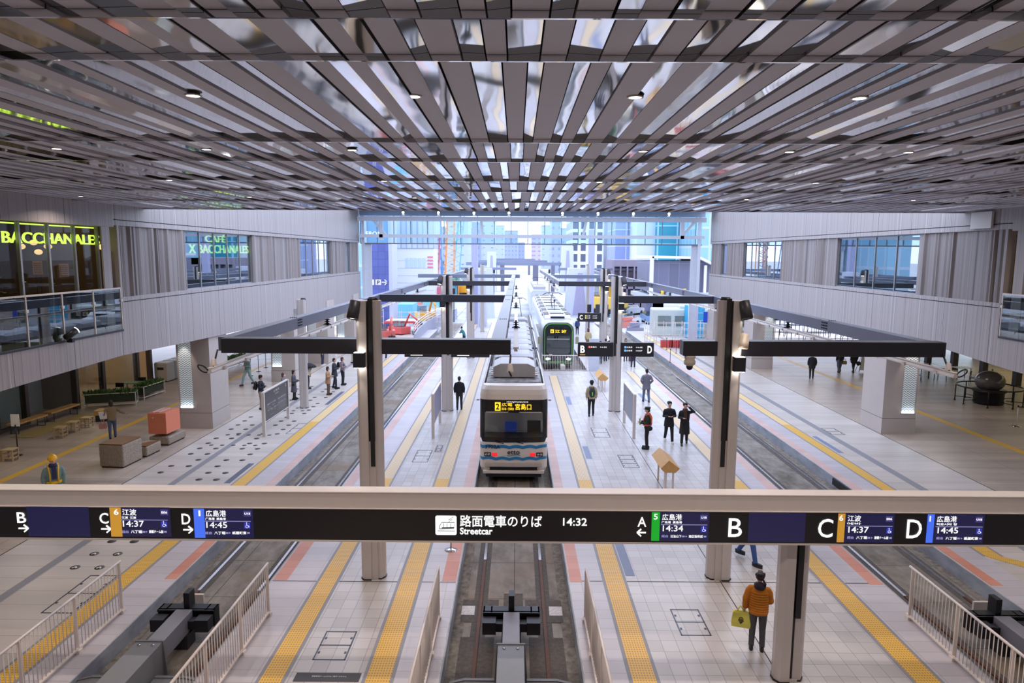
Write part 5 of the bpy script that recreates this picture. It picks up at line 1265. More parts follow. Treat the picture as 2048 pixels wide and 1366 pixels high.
def info_board(x, y0, y1, facecol, label, texts=(), side=-1, h=1.92, z0=.62):
    """panel standing along y; printed face looks towards side*x"""
    r = empty('information_board', (x,(y0+y1)/2,0)); tag(r, label, 'information board', 'information boards on the platforms'); L = y1-y0
    for s in (-1,1): MB().box(-.06,.06,s*L/2-.05,s*L/2+.05,0,h-.02).build('post', M['steel'], r)
    MB().box(-.05,.05,-L/2,L/2,h-.05,h).box(-.05,.05,-L/2,L/2,z0-.03,z0).build('edge_frame', M['steel'], r)
    p = MB().box(-.03,.03,-L/2+.05,L/2-.05,z0,h-.05).build('panel', plain('panel_%d' % int(sum(facecol)), srgb(*facecol), .35), r)
    for s_, u0, u1, v0, v1 in texts:
        me = text_mesh(s_, .0, .002); xs = [v.co.x for v in me.vertices]; ys = [v.co.y for v in me.vertices]
        a, b_, c, d = min(xs), max(xs), min(ys), max(ys)
        for v in me.vertices:
            u = u0+(v.co.x-a)/(b_-a)*(u1-u0); w_ = v0+(v.co.y-c)/(d-c)*(v1-v0)
            yy = (-L/2+.1+(L-.2)*u) if side > 0 else (L/2-.1-(L-.2)*u)
            v.co = Vector((side*(.036 if v.co.z > 0 else .030), yy, z0+(h-.05-z0)*w_))
        me.materials.clear(); link('lettering', me, M['letter'] if 0 else plain('board_print', srgb(190,190,196), .5), p)
    return r
b1 = info_board(-10.74,28.4,31.5,(58,58,62),'dark notice board with white print standing left of the left track',[('広島港',.38,.62,.84,.92),('江波',.44,.58,.74,.8),('2',.9,.95,.82,.92),('路線図　のりば案内',.1,.45,.5,.56),('時刻表・運賃のご案内',.55,.9,.5,.55),('宇品線　江波線　横川線',.55,.9,.34,.38),('本線　宮島線　白島線',.1,.45,.3,.34)],side=1)
mpb = MB()
rr = random.Random(3)
for k in range(16):
    y = -1.3+rr.random()*1.4; z = .75+rr.random()*.55; mpb.box(.029,.0315+.0004*k,y,y+.1+rr.random()*.35,z,z+.02)
for k in range(12): mpb.box(.029,.033,.2,.5+rr.random()*.8,.75+.05*k,.765+.05*k)
mpb.build('printed_map', plain('grey_print', srgb(128,128,134), .5), b1)
info_board(-3.5,28.3,30.95,(128,134,168),'blue-grey information board on the left platform, edge on',side=1)
info_board(5.07,28.5,31.15,(120,124,138),'grey information board on the right platform behind the station worker',side=-1)
def leaning_rest(x,y,label):
    r = empty('leaning_rest', (x,y,0)); tag(r, label, 'leaning rest', 'wooden leaning rests on the right platform')
    pr = [(-.34,.78),(-.22,.84),(0,1.04),(.22,.84),(.34,.78),(.26,.66),(-.24,.66)]
    pr = [(-.32,.80),(-.05,1.08),(.05,1.0),(.32,.80),(.18,.66),(-.18,.66)]
    MB().loft([[(a,yy,z) for a, z in pr] for yy in (-.78,.78)]).build('seat_beam', M['wood'], r, bevel=.01)
    for yy in (-.68,.5):
        for s in (-1,1): MB().box(s*.12-.03,s*.12+.03,yy-.03,yy+.03,0,.7).build('leg', M['steel'], r)
    return r
leaning_rest(5.12,22.6,'wooden leaning rest on steel legs, nearest on the right platform')
leaning_rest(4.98,39.1,'wooden leaning rest on steel legs, farther, left of the second mast')
def stanchion(x,y,z,h,label,mat='black',disc=.16,cat='post'):
    r = empty('stanchion', (x,y,z)); tag(r, label, cat, 'thin posts standing on round feet')
    MB().lathe([(disc,0),(disc,.012),(.03,.03)],n=20).build('foot', M['chrome'] if mat == 'steel' else M['black'], r)
    MB().cyl(0,0,.02,h,.02,n=10).build('pole', M['steel'] if mat == 'steel' else M['black'], r)
    MB().cyl(0,0,h-.08,h+.02,.03,n=10).build('head', M['black'], r)
    return r
stanchion(-1.69,17.25,0,.98,'polished steel stanchion on the left platform, seen below the long sign','steel',.17)
r = stanchion(-6.05,20.3,-.36,.98,'steel stanchion with a red tape in the left track','steel')
tag(MB().bar((-6.05,20.3,.5),(-6.6,18.0,.35),.05,.02).build('red_tape', plain('red_tape', (.75,.05,.08), .5)), 'red tape stretched from the stanchion in the left track','tape')
for i,(x,y) in enumerate(((18.0,46.9),(18.2,44.0),(18.6,42.0))): pass
for i,(px,py) in enumerate(((1340,725),(1352,707),(1333,700))):
    p = at_z(px,py); stanchion(p.x,p.y,0,1.0,'thin dark post %s on the right platform edge by the barrier' % ('nearest','middle','farthest')[i],disc=.1)

# ================================================================ FOREGROUND LEFT: SEATING STONES AND SHOP FRONT
def stone(x,y,w,d,h,rz,top,label,wed=False,over=.0):
    r = empty('stone_bench', (x,y,0), rz); tag(r, label, 'stone seat', 'pebble-faced stone seats on the left concourse')
    MB().box(-w/2+.05,w/2-.05,-d/2+.05,d/2-.05,0,.04).build('plinth', M['slot'], r)
    MB().box(-w/2,w/2,-d/2,d/2,.04,h).build('block', M['aggregate'], r, bevel=.05)
    if top: MB().prism([(-w/2+.02,-d/2+.02),(w/2-.02,-d/2+.02),(w/2-.02,d/2-.02),(-w/2+.02,d/2-.02)] if not wed else [(-w/2+.02,-d/2+.02),(w/2-.02,-d/2+.02),(w/2-.02,d/2-.02)],h,h+.03).build('wood_top', M['brownwood'], r)
    return r
stone(-14.62,24.5,.92,1.15,.86,radians(-4),True,'tall pebble-faced stone seat with brown wooden top')
stone(-14.42,25.75,.75,.95,.42,radians(-4),True,'low pebble-faced stone seat with triangular wooden top behind the tall one',True)
stone(-14.42,27.5,.85,1.25,.36,radians(-4),False,'low pebble-faced stone base under the orange box')
r = empty('orange_box', (-14.45,27.35,.36), radians(-3)); tag(r, 'salmon orange metal box floating on a short dark foot over a stone base','display box')
MB().cyl(0,0,0,.14,.14).build('foot', M['slot'], r)
oc = plain('salmon_paint', srgb(226,132,100), .4); MB().box(-.38,.38,-.52,.52,.13,.98).build('box', oc, r, bevel=.01)
b = MB(); b.box(-.34,.34,-.46,.46,.98,1.0); lid = b.build('lid', oc, r)
MB().box(-.26,-.19,-.42,.40,1.0,1.025).box(-.10,.06,-.40,.42,1.0,1.02).build('glossy_strip', plain('pale_gloss', srgb(228,196,186), .1), lid)
b = MB(); b.add([(-.2,-.523,.82),(-.12,-.523,.82),(-.16,-.523,.77)],[(0,1,2)]); b.build('mark', M['white'], r)

M['smallglass'] = glass('ground_shop_glass', (.78,.82,.80), .0)
# ground floor shop walls on the left
S(MB().box(-23.9,-23.6,10,33.3,0,4.3).build('wall_shop_left', M['room']))
shop = S(empty('wall_shopfront', (0,0,0)))
b = MB(); b.box(-22.3,-22.2,14,30.2,.05,4.3); b.box(-21.95,-21.9,35.5,38.8,.05,4.3); b.loft([[(-21.72,33.3,z),(-21.9,35.5,z),(-21.95,35.5,z),(-21.78,33.3,z)] for z in (.05,4.3)]); b.build('shop_glazing', M['smallglass'], shop)['kind']='structure'
b = MB()
for y in (15,17.6,20.2,22.8,25.4,28.4,30.2): b.box(-22.38,-22.12,y-.1,y+.1,0,4.3)
for y in (33.35,35.6,38.9,40.3): b.box(-22.1,-21.85,y-.12,y+.12,0,4.3)
b.box(-22.36,-22.14,14,30.2,0,.12); b.box(-22.3,-22.2,14,30.2,2.3,2.4); b.build('shop_posts', plain('dark_bronze_post', srgb(62,54,50), .5), shop)['kind']='structure'
b = MB(); b.box(-27,-21.8,33.25,33.4,0,4.3); b.build('grey_partition', plain('grey_partition', srgb(112,110,110), .6), shop)['kind']='structure'
b = MB(); b.box(-26,-25.8,33.4,42,0,4.3); b.box(-26,-22.1,40.2,40.4,0,4.3); b.build('warm_back_wall', M['shopwarm'], shop)['kind']='structure'
area_lamp('shop_warm_fill', (-24,37.2,3.9), 1.6, 60, (1,.78,.55)); area_lamp('shop_warm_fill', (-22.9,22,3.9), 1.0, 60, (1,.85,.66), size_y=6)  # area lights added to fill the shop interior, no fixtures built
for y in (18,24,30,37,44): area_lamp('soffit_fill', (-18.0,y,4.28), .3, 42, (1,.86,.72))  # added area lights that brighten the left concourse, without fixtures
for y in (20,27,34,41,48): area_lamp('soffit_fill', (21.5,y,4.28), .3, 42, (1,.88,.76))  # same added fill under the right soffit
pz = tag(MB().box(-.17,.17,-.02,.0,0,.42).build('poster', M['white'], None, (-22.55,33.24,2.2)), 'small white poster with a red disc on the grey partition','poster')
MB().box(-.09,.09,-.026,-.02,.14,.30).build('red_disc', plain('poster_red', (.8,.05,.05), .5), pz)
def bench(x,y,rz,label):
    r = empty('bench', (x,y,0), rz); tag(r, label, 'bench', 'live-edge wooden benches in front of the shop')
    rr = random.Random(int(y*10)); n = 9; L = 1.9
    top = [(-L/2+L*k/(n-1), -.24+rr.random()*.06) for k in range(n)] + [(L/2-L*k/(n-1), .24-rr.random()*.06) for k in range(n)]
    MB().prism(top,.42,.49).build('seat', M['wood'], r)
    for s in (-1,1):
        q = MB(); q.tube([(s*.75,-.18,0),(s*.75,-.18,.42)],.015,n=6).tube([(s*.75,.18,0),(s*.75,.18,.42)],.015,n=6).tube([(s*.75,-.18,.02),(s*.75,.18,.02)],.012,n=6); q.build('leg', M['steel_dark'], r)
    return r
bench(-21.45,29.2,radians(86),'wooden live-edge bench, the nearer of two before the shop glass'); bench(-21.4,31.4,radians(86),'wooden live-edge bench, the farther of two before the shop glass')
tag(MB().box(-.5,.5,-2.1,2.1,0,.02).build('rug', plain('olive_rug', srgb(170,150,96), .9, 0, .2, 30), None, (-20.7,30.0,.004), radians(-4)), 'olive yellow rug on the floor beside the two benches','rug')
def stool(x,y,label):
    r = empty('stool', (x,y,0), .1); tag(r, label, 'stool', 'pale wooden stools on the left concourse')
    for sx in (-1,1):
        for sy in (-1,1): MB().box(sx*.17-.022,sx*.17+.022,sy*.17-.022,sy*.17+.022,0,.44).build('leg', M['stoolwood'], r)
    MB().box(-.2,.2,-.2,.2,.43,.46).build('seat', M['stoolwood'], r)
    b = MB()
    for z in (.12,.28):
        for s in (-1,1): b.box(-.17,.17,s*.17-.012,s*.17+.012,z,z+.03); b.box(s*.17-.012,s*.17+.012,-.17,.17,z,z+.03)
    b.build('stretchers', M['stoolwood'], r); return r
for i,(x,y) in enumerate(((-19.25,28.05),(-19.3,28.95),(-19.2,29.75))): stool(x,y,'pale wooden stool, %s of three in the row beside the rug' % ('nearest','middle','farthest')[i])
stool(-18.95,24.75,'pale wooden stool by the left picture edge, left of the sign stand'); stool(-19.35,24.4,'pale wooden stool at the very left edge, partly cut off')
r = empty('wooden_crate', (-19.2,31.0,0), .2); tag(r, 'light wooden crate standing on grey buckets past the stools','crate'); MB().box(-.3,.3,-.3,.3,.3,.52).build('crate', M['wood'], r); MB().box(-.26,.26,-.26,.26,0,.3).build('bucket', M['steel_dark'], r)
r = stanchion(-19.15,25.4,0,1.2,'black sign stand with a white sheet beside the stools'); r.name = 'sign_stand'; MB().box(-.16,.16,-.015,.015,1.15,1.62).build('sheet', M['white'], r)
def planter(x,y,L,rz,label,n):
    r = empty('planter', (x,y,0), rz); tag(r, label, 'planter', 'white framed planters with green plants')
    b = MB()
    for sx in (-1,1):
        for sy in (-1,1): b.box(sx*.3-.018,sx*.3+.018,sy*L/2-.018,sy*L/2+.018,0,.72)
        for z in (.12,.68): b.box(sx*.3-.018,sx*.3+.018,-L/2,L/2,z,z+.035)
    for sy in (-1,1):
        for z in (.12,.68): b.box(-.3,.3,sy*L/2-.018,sy*L/2+.018,z,z+.035)
    b.build('frame', M['white'], r)
    MB().box(-.26,.26,-L/2+.04,L/2-.04,.24,.62).build('trough', plain('dark_green_trough', srgb(52,60,48), .7), r)
    rr = random.Random(n); b = MB()
    for k in range(520):
        px, py = rr.uniform(-.3,.3), rr.uniform(-L/2,L/2); hh = rr.uniform(.08,.34); a = rr.random()*6.28; d = rr.uniform(.04,.13); w_ = .025
        c, s = cos(a), sin(a)
        b.add([(px-s*w_,py+c*w_,.58),(px+s*w_,py-c*w_,.58),(px+c*d+s*w_*1.6,py+s*d-c*w_*1.6,.58+hh*.7),(px+c*d*1.5,py+s*d*1.5,.58+hh),(px+c*d-s*w_*1.6,py+s*d+c*w_*1.6,.58+hh*.7)],[(0,1,2,3,4)])
    b.build('foliage', plain('leaf_green', srgb(76,112,50), .6, 0, .35, 12), r)
    return r
planter(-20.6,34.0,2.3,radians(-70),'larger white framed planter beside the grey partition',1); planter(-19.95,36.4,1.9,radians(-4),'smaller white framed planter with light green leaves',2)
def bin_(x,y,col,label):
    r = empty('recycling_bin', (x,y,0), radians(-5)); tag(r, label, 'bin', 'grey recycling bins')
    MB().box(-.4,.4,-.42,.42,.06,1.15).build('body', plain('bin_%d' % col[0], srgb(*col), .5), r, bevel=.03); MB().box(-.36,.36,-.38,.38,1.15,1.19).build('lid', M['white'], r)
    MB().box(-.36,.36,-.38,.38,0,.06).build('plinth', M['black'], r); MB().box(-.42,-.39,-.2,.2,.75,.9).box(-.2,.2,-.44,-.41,.75,.9).build('slot', M['slot'], r)
for i,(x,y,c) in enumerate(((-21.4,40.9,(176,172,170)),(-21.35,41.8,(140,150,150)),(-21.3,42.7,(180,180,178)))): bin_(x,y,c,'recycling bin, %s of three behind the planters' % ('nearest','middle one, darker','farthest')[i])
def table(x,y,label,col='steel_dark'):
    r = empty('cafe_table', (x,y,0)); tag(r, label, 'table', 'small tables'); MB().box(-.5,.5,-.35,.35,.71,.74).build('top', plain('green_table_top', srgb(120,150,130), .4) if x < 0 else M['white'], r)
    for sx in (-1,1):
        for sy in (-1,1): MB().box(sx*.42-.015,sx*.42+.015,sy*.28-.015,sy*.28+.015,0,.71).build('leg', M['black'], r)
def chair(x,y,rz,label):
    r = empty('cafe_chair', (x,y,0), rz); tag(r, label, 'chair', 'dark cafe chairs')
    MB().box(-.22,.22,-.22,.22,.43,.46).build('seat', M['black'], r); MB().loft([[(-.22,.2,z),(.22,.2,z),(.22,.23,z),(-.22,.23,z)] for z in (.62,.85)]).build('backrest', M['black'], r)
    for sx in (-1,1):
        for sy in (-1,1): MB().tube([(sx*.2,sy*.2,.45 if sy < 0 else .82),(sx*.24,sy*.25,0)],.013,n=6).build('leg', M['black'], r)
table(-21.0,36.6,'green topped table between planter and shop glass'); chair(-21.2,35.6,0,'dark chair at the near end of the green table'); chair(-20.9,37.7,pi,'dark chair at the far end of the green table')
for k,(x,y) in enumerate(((-16.9,42.8),(-17.0,44.4),(-17.1,46.0),(-17.2,47.6))): stanchion(x,y,0,1.1,'black queue post, %s in the row past the first left pillar' % ('nearest','second','third','farthest')[k])
planter(-19.3,45.5,3.6,radians(-4),'long planter with greenery far behind the first left pillar',5)

# ================================================================ UPPER LEFT RESTAURANT AND BALUSTRADES
def balustrade(X, sgn, y0, y1, label):
    r = empty('glass_balustrade', (X,(y0+y1)/2,5.13)); tag(r, label, 'balustrade', 'glass balustrades of the upper floor'); L = y1-y0
    MB().box(-.012,.012,-L/2,L/2,.06,1.44).build('glass', M['dglass'], r)
    MB().box(-.03,.03,-L/2,L/2,1.43,1.48).build('handrail', M['steel'], r)
    MB().box(-.05,.05,-L/2,L/2,0,.06).build('shoe', M['steel_dark'], r)
    b = MB(); k = 0
    while k*1.5 < L: b.box(-.015,.03,L/2-k*1.5-.02,L/2-k*1.5+.02,0,1.44); b.box(-.04,.05,L/2-k*1.5-.05,L/2-k*1.5+.05,1.0,1.08); k += 1
    b.build('clamps', M['steel'], r)
balustrade(-13.4,-1,6,23.02,'long glass balustrade with steel handrail under the yellow restaurant sign'); balustrade(15.98,1,6,22.5,'glass balustrade at the right edge of the picture')
for X, sgn, ye in ((-13.37,-1,23.06),(15.95,1,22.54)):
    fl = MB(); xa, xb = X+sgn*.36, X+sgn*1.5; fl.box(min(xa,xb),max(xa,xb),Y0,ye,4.64,5.1); S(fl.build('floor_balcony', M['brown_tile']))
    fl = MB(); xa, xb = X+sgn*1.5, X+sgn*5.5; fl.box(min(xa,xb),max(xa,xb),Y0,ye+.6,4.64,5.1); S(fl.build('floor_restaurant', M['shopdark']))
    b = MB(); xa, xb = X+sgn*.48, X+sgn*.5; b.box(min(xa,xb),max(xa,xb),Y0,ye,5.1,8.62); gw = S(b.build('window_%d' % (8 if X < 0 else 9), M['smallglass']))
    f = MB(); k = 0
    while ye-.35-k*1.2 > 8: f.box(X+sgn*.5-.05,X+sgn*.5+.05,ye-.35-k*1.2-.035,ye-.35-k*1.2+.035,5.1,8.62); k += 1
    f.build('mullion_frame', M['frame'], gw)['kind'] = 'structure'
    c = MB(); xa, xb = X+sgn*.02, X+sgn*.07; c.box(min(xa,xb),max(xa,xb),ye-.86,ye-.43,5.1,8.66); c.box(*sorted((X+sgn*.02,X+sgn*.3)),ye-.0,ye+.12,5.1,8.7); S(c.build('column_shopfront', M['clad']))
    bk = MB(); xa, xb = X+sgn*5.2, X+sgn*5.4; bk.box(min(xa,xb),max(xa,xb),Y0,24.8,5.1,9.2); bk.box(*sorted((X+sgn*.55,X+sgn*5.4)),24.6,24.8,5.1,9.2); S(bk.build('wall_restaurant', M['shopdark']))
    area_lamp('restaurant_fill', (X+sgn*3.0,20,9.1), 2.0, 110, (1,.72,.42), size_y=9)  # large added fill light for the upstairs rooms, no fixture
sgn_ = empty('restaurant_sign', (-14.0,18.8,8.0)); tag(sgn_, 'glowing yellow-green letters reading X BACCHANALES behind the upper windows','sign')
yg = emis('yellow_green_neon', (.72,1,.10), 1.8)
def text_x(s, X, y0, y1, z0, z1, mat, par, og, bold=.02):
    me = text_mesh(s, bold, .02); xs = [v.co.x for v in me.vertices]; ys = [v.co.y for v in me.vertices]; a,b_,c,d = min(xs),max(xs),min(ys),max(ys)
    for v in me.vertices: v.co = Vector((X+v.co.z-og[0], y0+(v.co.x-a)/(b_-a)*(y1-y0)-og[1], z0+(v.co.y-c)/(d-c)*(z1-z0)-og[2]))
    me.materials.clear(); return link('lettering', me, mat, par)
text_x('CAFÉ AUX BACCHANALES',-14.0,15.5,23.05,8.03,8.43,yg,sgn_,(-14.0,18.8,8.0),.008)
MB().box(-.03,.0,-4.4,4.2,.56,.60).build('neon_line', yg, sgn_)
sg2 = empty('cafe_sign', (-13.66,31.5,8)); tag(sg2, 'yellow-green CAFÉ and BACCHANALES letters in the second upper window','sign')
text_x('CAFÉ',-13.66,30.2,32.3,8.25,8.62,yg,sg2,(-13.66,31.5,8),.004); text_x('X BACCHANALES',-13.66,28.65,35.0,7.76,8.14,yg,sg2,(-13.66,31.5,8),.004)
globe = emis('warm_globe_glow', (1,.62,.28), 1.5)
for i,(px,py,Y) in enumerate(((42,493,21.2),(67,485,23.0),(96,493,22.3),(77,504,22.6),(203,494,22.9))):
    p = at_y(px,py,Y); r = empty('globe_lamp', (p.x,p.y,5.1)); tag(r, 'warm glowing globe lamp on a thin pole, %s from the left in the restaurant' % ('first','second','fourth','third','fifth')[i],'lamp','globe lamps in the restaurant')
    MB().cyl(0,0,0,p.z-5.1-.1,.012,n=6).build('pole', M['black'], r); MB().ell((0,0,p.z-5.1),(.12,.12,.09),16,10).build('globe', globe, r)
rr = random.Random(9)
for i,(px,py) in enumerate(((75,533),(128,538))):
    p = at_y(px,py,21.5); r = empty('menu_board', (p.x,p.y,p.z-.25), radians(20)); tag(r, 'tilted printed menu card, %s in the restaurant window' % ('left','right')[i],'menu')
    MB().box(-.13,.13,-.01,.01,0,.42).build('card', plain('menu_paper', srgb(190,130,90), .6), r)
    b = MB()
    for k in range(6): b.box(-.1,.1,-.014,-.01,.04+.06*k,.06+.06*k)
    b.build('print', plain('menu_print', srgb(80,46,30), .6), r)
for i in range(7):
    x, y = -15.2-rr.random()*1.6, 14.6+i*1.25; table(x,y,'dark restaurant table upstairs, number %s from the left' % ('one','two','three','four','five','six','seven')[i]); 
for o in list(sc.objects):
    if o.name.startswith('cafe_table') and o.get('label','').startswith('dark restaurant'):
        o.location.z = 5.1
        for ch in o.children:
            if ch.name.startswith('top'): ch.data = ch.data.copy(); ch.data.materials.clear(); ch.data.materials.append(M['brownwood'])
r = empty('potted_shrub', (-14.35,18.0,5.1)); tag(r, 'leafy potted shrub at the left edge before the restaurant window','plant')
MB().lathe([(.2,0),(.26,.45),(.22,.45)],n=14).build('pot', M['white'], r); MB().tube([(0,0,.4),(.03,0,1.0),(-.02,.05,1.6)],.02,n=6).build('stem', M['brownwood'], r)
b = MB(); rr = random.Random(4)
for k in range(420):
    c = Vector((rr.gauss(0,.28),rr.gauss(0,.28),1.75+rr.gauss(0,.28))); a = rr.random()*6.28; l = .07; u_ = Vector((cos(a),sin(a),rr.uniform(-.6,.6)))*l; v_ = Vector((-sin(a),cos(a),.3))*.022
    b.add([tuple(c-u_),tuple(c+v_),tuple(c+u_),tuple(c-v_)],[(0,1,2,3)])
b.build('foliage', plain('leaf_green', (0,0,0)), r)
r = empty('floor_spotlight', (-13.2,20.0,5.15)); tag(r, 'black projector spotlight with bright lens on the left balcony edge','spotlight')
r.location = (-13.2,20.0,5.13)
MB().box(-.08,.08,-.06,.06,0,.12).build('bracket', M['black'], r)
b = MB(); b.tube([(-.05,-.16,.15),(.08,.14,.34)],[.09,.11],n=16); b.build('housing', M['black'], r)
b = MB(); b.tube([(.078,.135,.336),(.088,.158,.352)],[.10,.10],n=16); b.build('lens', warmlens, r)
b = MB().box(-.08,.0,-.95,.95,-.45,.45).build('wall_panel', M['white'], None, (15.92,23.7,9.0)); b.location = (15.9,23.7,9.02); b.scale = (1,.55,.62); tag(b,'blank pale rectangular panel on the right cladding near the ceiling','panel')

# ================================================================ RIGHT CONCOURSE
r = empty('stone_globe', (25.3,36.0,0)); tag(r, 'large dark stone ball rolling on a black round base','sculpture')
MB().lathe([(.68,0),(.7,.06),(.70,.62),(.78,.66),(.80,.76),(.66,.78),(.3,.74)],n=28).build('base', M['black'], r)
MB().ell((0,0,1.2),(.70,.70,.55),28,18).build('ball', plain('dark_granite', srgb(88,82,80), .25, 0, .1, 20), r)
b = MB()
for a in range(0,360,45): b.cyl(.2*cos(radians(a)),.2*sin(radians(a)),.68,.80,.05,n=8)
b.build('nozzle_ring', M['chrome'], r)
r = empty('ring_rail', (25.3,36.0,0)); tag(r, 'black circular leaning rail around the stone ball','railing')
b = MB(); b.tube([(1.5*cos(radians(a)),1.5*sin(radians(a)),.92) for a in range(0,361,12)],.04,n=6); b.build('top_ring', M['black'], r)
for a in range(10,370,45):
    c, s = cos(radians(a)), sin(radians(a)); MB().tube([(1.5*c,1.5*s,.92),(1.5*c,1.5*s,0)],.03,n=6).tube([(1.5*c,1.5*s,.22),(.75*c,.75*s,.22)],.02,n=5).cyl(1.5*c,1.5*s,0,.03,.06,n=10).build('leg', M['black'], r)
stanchion(23.2,31.0,0,.98,'steel belt post at the right edge of the picture','steel',.2)
tag(MB().bar((23.2,31.0,.92),(25.2,30.4,.92),.01,.05).build('belt', M['black']), 'black belt stretched from the post at the right edge','belt')
r = empty('a_frame_sign', (23.5,45.9,0)); tag(r, 'folding easel sign beside the round bag walker','sign'); MB().tube([(-.3,-.25,0),(0,0,1.3),(.3,-.25,0)],.02,n=5).tube([(-.3,.25,0),(0,0,1.3),(.3,.25,0)],.02,n=5).build('frame', M['black'], r); MB().add([(-.25,-.22,.12),(.25,-.22,.12),(.06,-.02,1.15),(-.06,-.02,1.15)],[(0,1,2,3)]).build('sheet', M['white'], r)
for i,(x,y,a) in enumerate(((25.0,42.2,.3),(26.9,42.6,2.5),(25.9,44.0,1.2),(28.0,41.2,.8),(24.3,43.6,2.0))): chair(x,y,a,'dark cafe chair on the right terrace, %s from the left' % ('second','fourth','third','fifth','first')[i])
table(26.0,42.9,'white round-edged cafe table on the right terrace'); table(28.6,43.4,'white cafe table on the right terrace near the shop posts')
sh2 = S(empty('wall_cafe', (0,0,0)))
MB().box(30.4,30.5,26,52,0,4.3).build('glazing', M['smallglass'], sh2)['kind']='structure'
b = MB()
for y in range(26,53,3): b.box(30.25,30.6,y-.18,y+.18,0,4.3)
b.build('posts', M['steel_dark'], sh2)['kind']='structure'
MB().box(35,35.2,26,52,0,4.3).build('back', plain('cream_cafe_wall', srgb(220,200,150), .7), sh2)['kind']='structure'
area_lamp('cafe_fill', (32.5,38,4.1), 2.0, 420, (1,.80,.52), size_y=20)  # added fill light inside the cafe, no fixture modelled
tag(MB().box(-2.0,2.0,-1.6,1.6,0,.05).build('awning', M['black_cloth'], None, (26.6,43.5,3.35)), 'black awning over the terrace chairs','awning')
pp = empty('awning_pole', (26.6,43.5,0)); tag(pp,'dark pole carrying the black awning','pole'); MB().cyl(0,0,0,3.35,.04).build('pole', M['black'], pp)
pp = tag(MB().cyl(0,0,0,1.6,.035).build('green_pole', plain('green_pole', srgb(30,140,80), .5), None, (26.5,37.6,0)), 'thin green marked pole behind the stone ball','pole')
# ================================================================ OUTSIDE: CITY AND CONSTRUCTION SITE
def facade_mat(name, wall, win, bw, rh, ms, off=0.0, rough=.5):
    """building skin: windows as bricks, wall as mortar, laid out on the vertical faces"""
    if name in _M: return _M[name]
    m, nt, p = nm(name); tc = N(nt,'ShaderNodeTexCoord'); sp = N(nt,'ShaderNodeSeparateXYZ'); nt.links.new(tc.outputs['Object'], sp.inputs[0])
    ad = N(nt,'ShaderNodeMath', operation='ADD'); nt.links.new(sp.outputs[0], ad.inputs[0]); nt.links.new(sp.outputs[1], ad.inputs[1])
    cb = N(nt,'ShaderNodeCombineXYZ'); nt.links.new(ad.outputs[0], cb.inputs[0]); nt.links.new(sp.outputs[2], cb.inputs[1])
    br = N(nt,'ShaderNodeTexBrick', offset=off); br.inputs['Color1'].default_value = c4(win); br.inputs['Color2'].default_value = c4([min(1,x*1.25) for x in win]); br.inputs['Mortar'].default_value = c4(wall)
    br.inputs['Scale'].default_value = 1; br.inputs['Brick Width'].default_value = bw; br.inputs['Row Height'].default_value = rh; br.inputs['Mortar Size'].default_value = ms; br.inputs['Mortar Smooth'].default_value = 0
    nt.links.new(cb.outputs[0], br.inputs['Vector']); nt.links.new(br.outputs['Color'], p.inputs['Base Color']); p.inputs['Roughness'].default_value = rough
    _M[name] = m; return m
def bld(px0, py0, px1, Y, D, mat, label, ground=-.4, top=None, roof=True, name='building', rz=0.0):
    a = at_y(px0, py0, Y); b_ = at_y(px1, py0, Y); w_ = b_.x-a.x; h = (top or a.z)-ground
    r = empty(name, ((a.x+b_.x)/2, Y, ground), rz); tag(r, label, 'building')
    MB().box(-w_/2,w_/2,0,D,0,h).build('walls', mat, r)
    if roof: MB().box(-w_/2-.1,w_/2+.1,-.1,D,h,h+.5).build('roof', plain('pale_roof', srgb(170,176,190), .7), r); 
    return r, w_, h
PB = srgb(160,172,194); 
fm1 = facade_mat('pale_blue_flats', srgb(168,180,204), srgb(110,126,158), 3.6,3.1,1.35)
fm2 = facade_mat('white_office', srgb(206,210,218), srgb(74,82,104), 2.2,2.9,.42)
fm3 = facade_mat('grey_flats', srgb(150,162,188), srgb(120,132,160), 2.6,3.0,.9)
fm4 = facade_mat('teal_glass', srgb(160,200,214), srgb(36,138,158), 3.6,3.4,.12)
fm5 = facade_mat('lavender_glass', srgb(176,186,210), srgb(120,136,176), 2.3,3.3,.10)
fm6 = facade_mat('pink_flats', srgb(176,170,190), srgb(150,130,160), 5,2.9,.9)
fm7 = facade_mat('ribbed_grey', srgb(150,160,182), srgb(176,184,204), .9,40,.12)
bld(1145,425,1207,185,22,fm2,'white office block with rows of dark windows right of the centre')
bld(1207,430,1230,200,20,plain('pale_wall_a', srgb(196,204,218), .7),'narrow blank white block right of the office block')
bld(1232,430,1275,140,18,fm5,'pale lavender glass building left of the teal tower')
bld(1275,430,1318,132,16,plain('pale_wall_b', srgb(206,212,222), .7),'blank white slab joined to the teal glass tower')
r,_,_ = bld(1316,430,1396,130,18,fm4,'teal blue glass tower on the right')
bld(892,436,936,230,20,fm1,'pale blue apartment block behind the orange crane')
bld(936,446,962,260,20,fm3,'second pale apartment block left of the centre line')
bld(990,452,1008,420,20,fm1,'narrow tower far left of the vanishing point'); bld(1008,462,1036,520,26,fm3,'wide low tower far at the street end')
bld(962,440,990,300,20,fm1,'tall pale block left of the street end')
bld(1064,470,1084,480,22,fm6,'pinkish apartment tower far right of the street end'); bld(1084,452,1104,380,20,fm1,'tall pale tower right of the street end'); bld(1104,440,1122,300,20,fm3,'blue grey tower nearer on the right of the street'); bld(1122,458,1147,330,20,fm1,'pale block just left of the white office block')
bld(1036,486,1050,560,20,fm3,'tiny tower at the very end of the street')
bld(1394,425,1450,118,16,facade_mat('pale_glass_block', srgb(170,190,204), srgb(128,168,190), 2.4,3.2,.2),'pale blue glass block filling the gap beside the right wall')
bld(690,425,736,100,14,_M['pale_glass_block'],'pale blue glass block filling the gap beside the left wall')
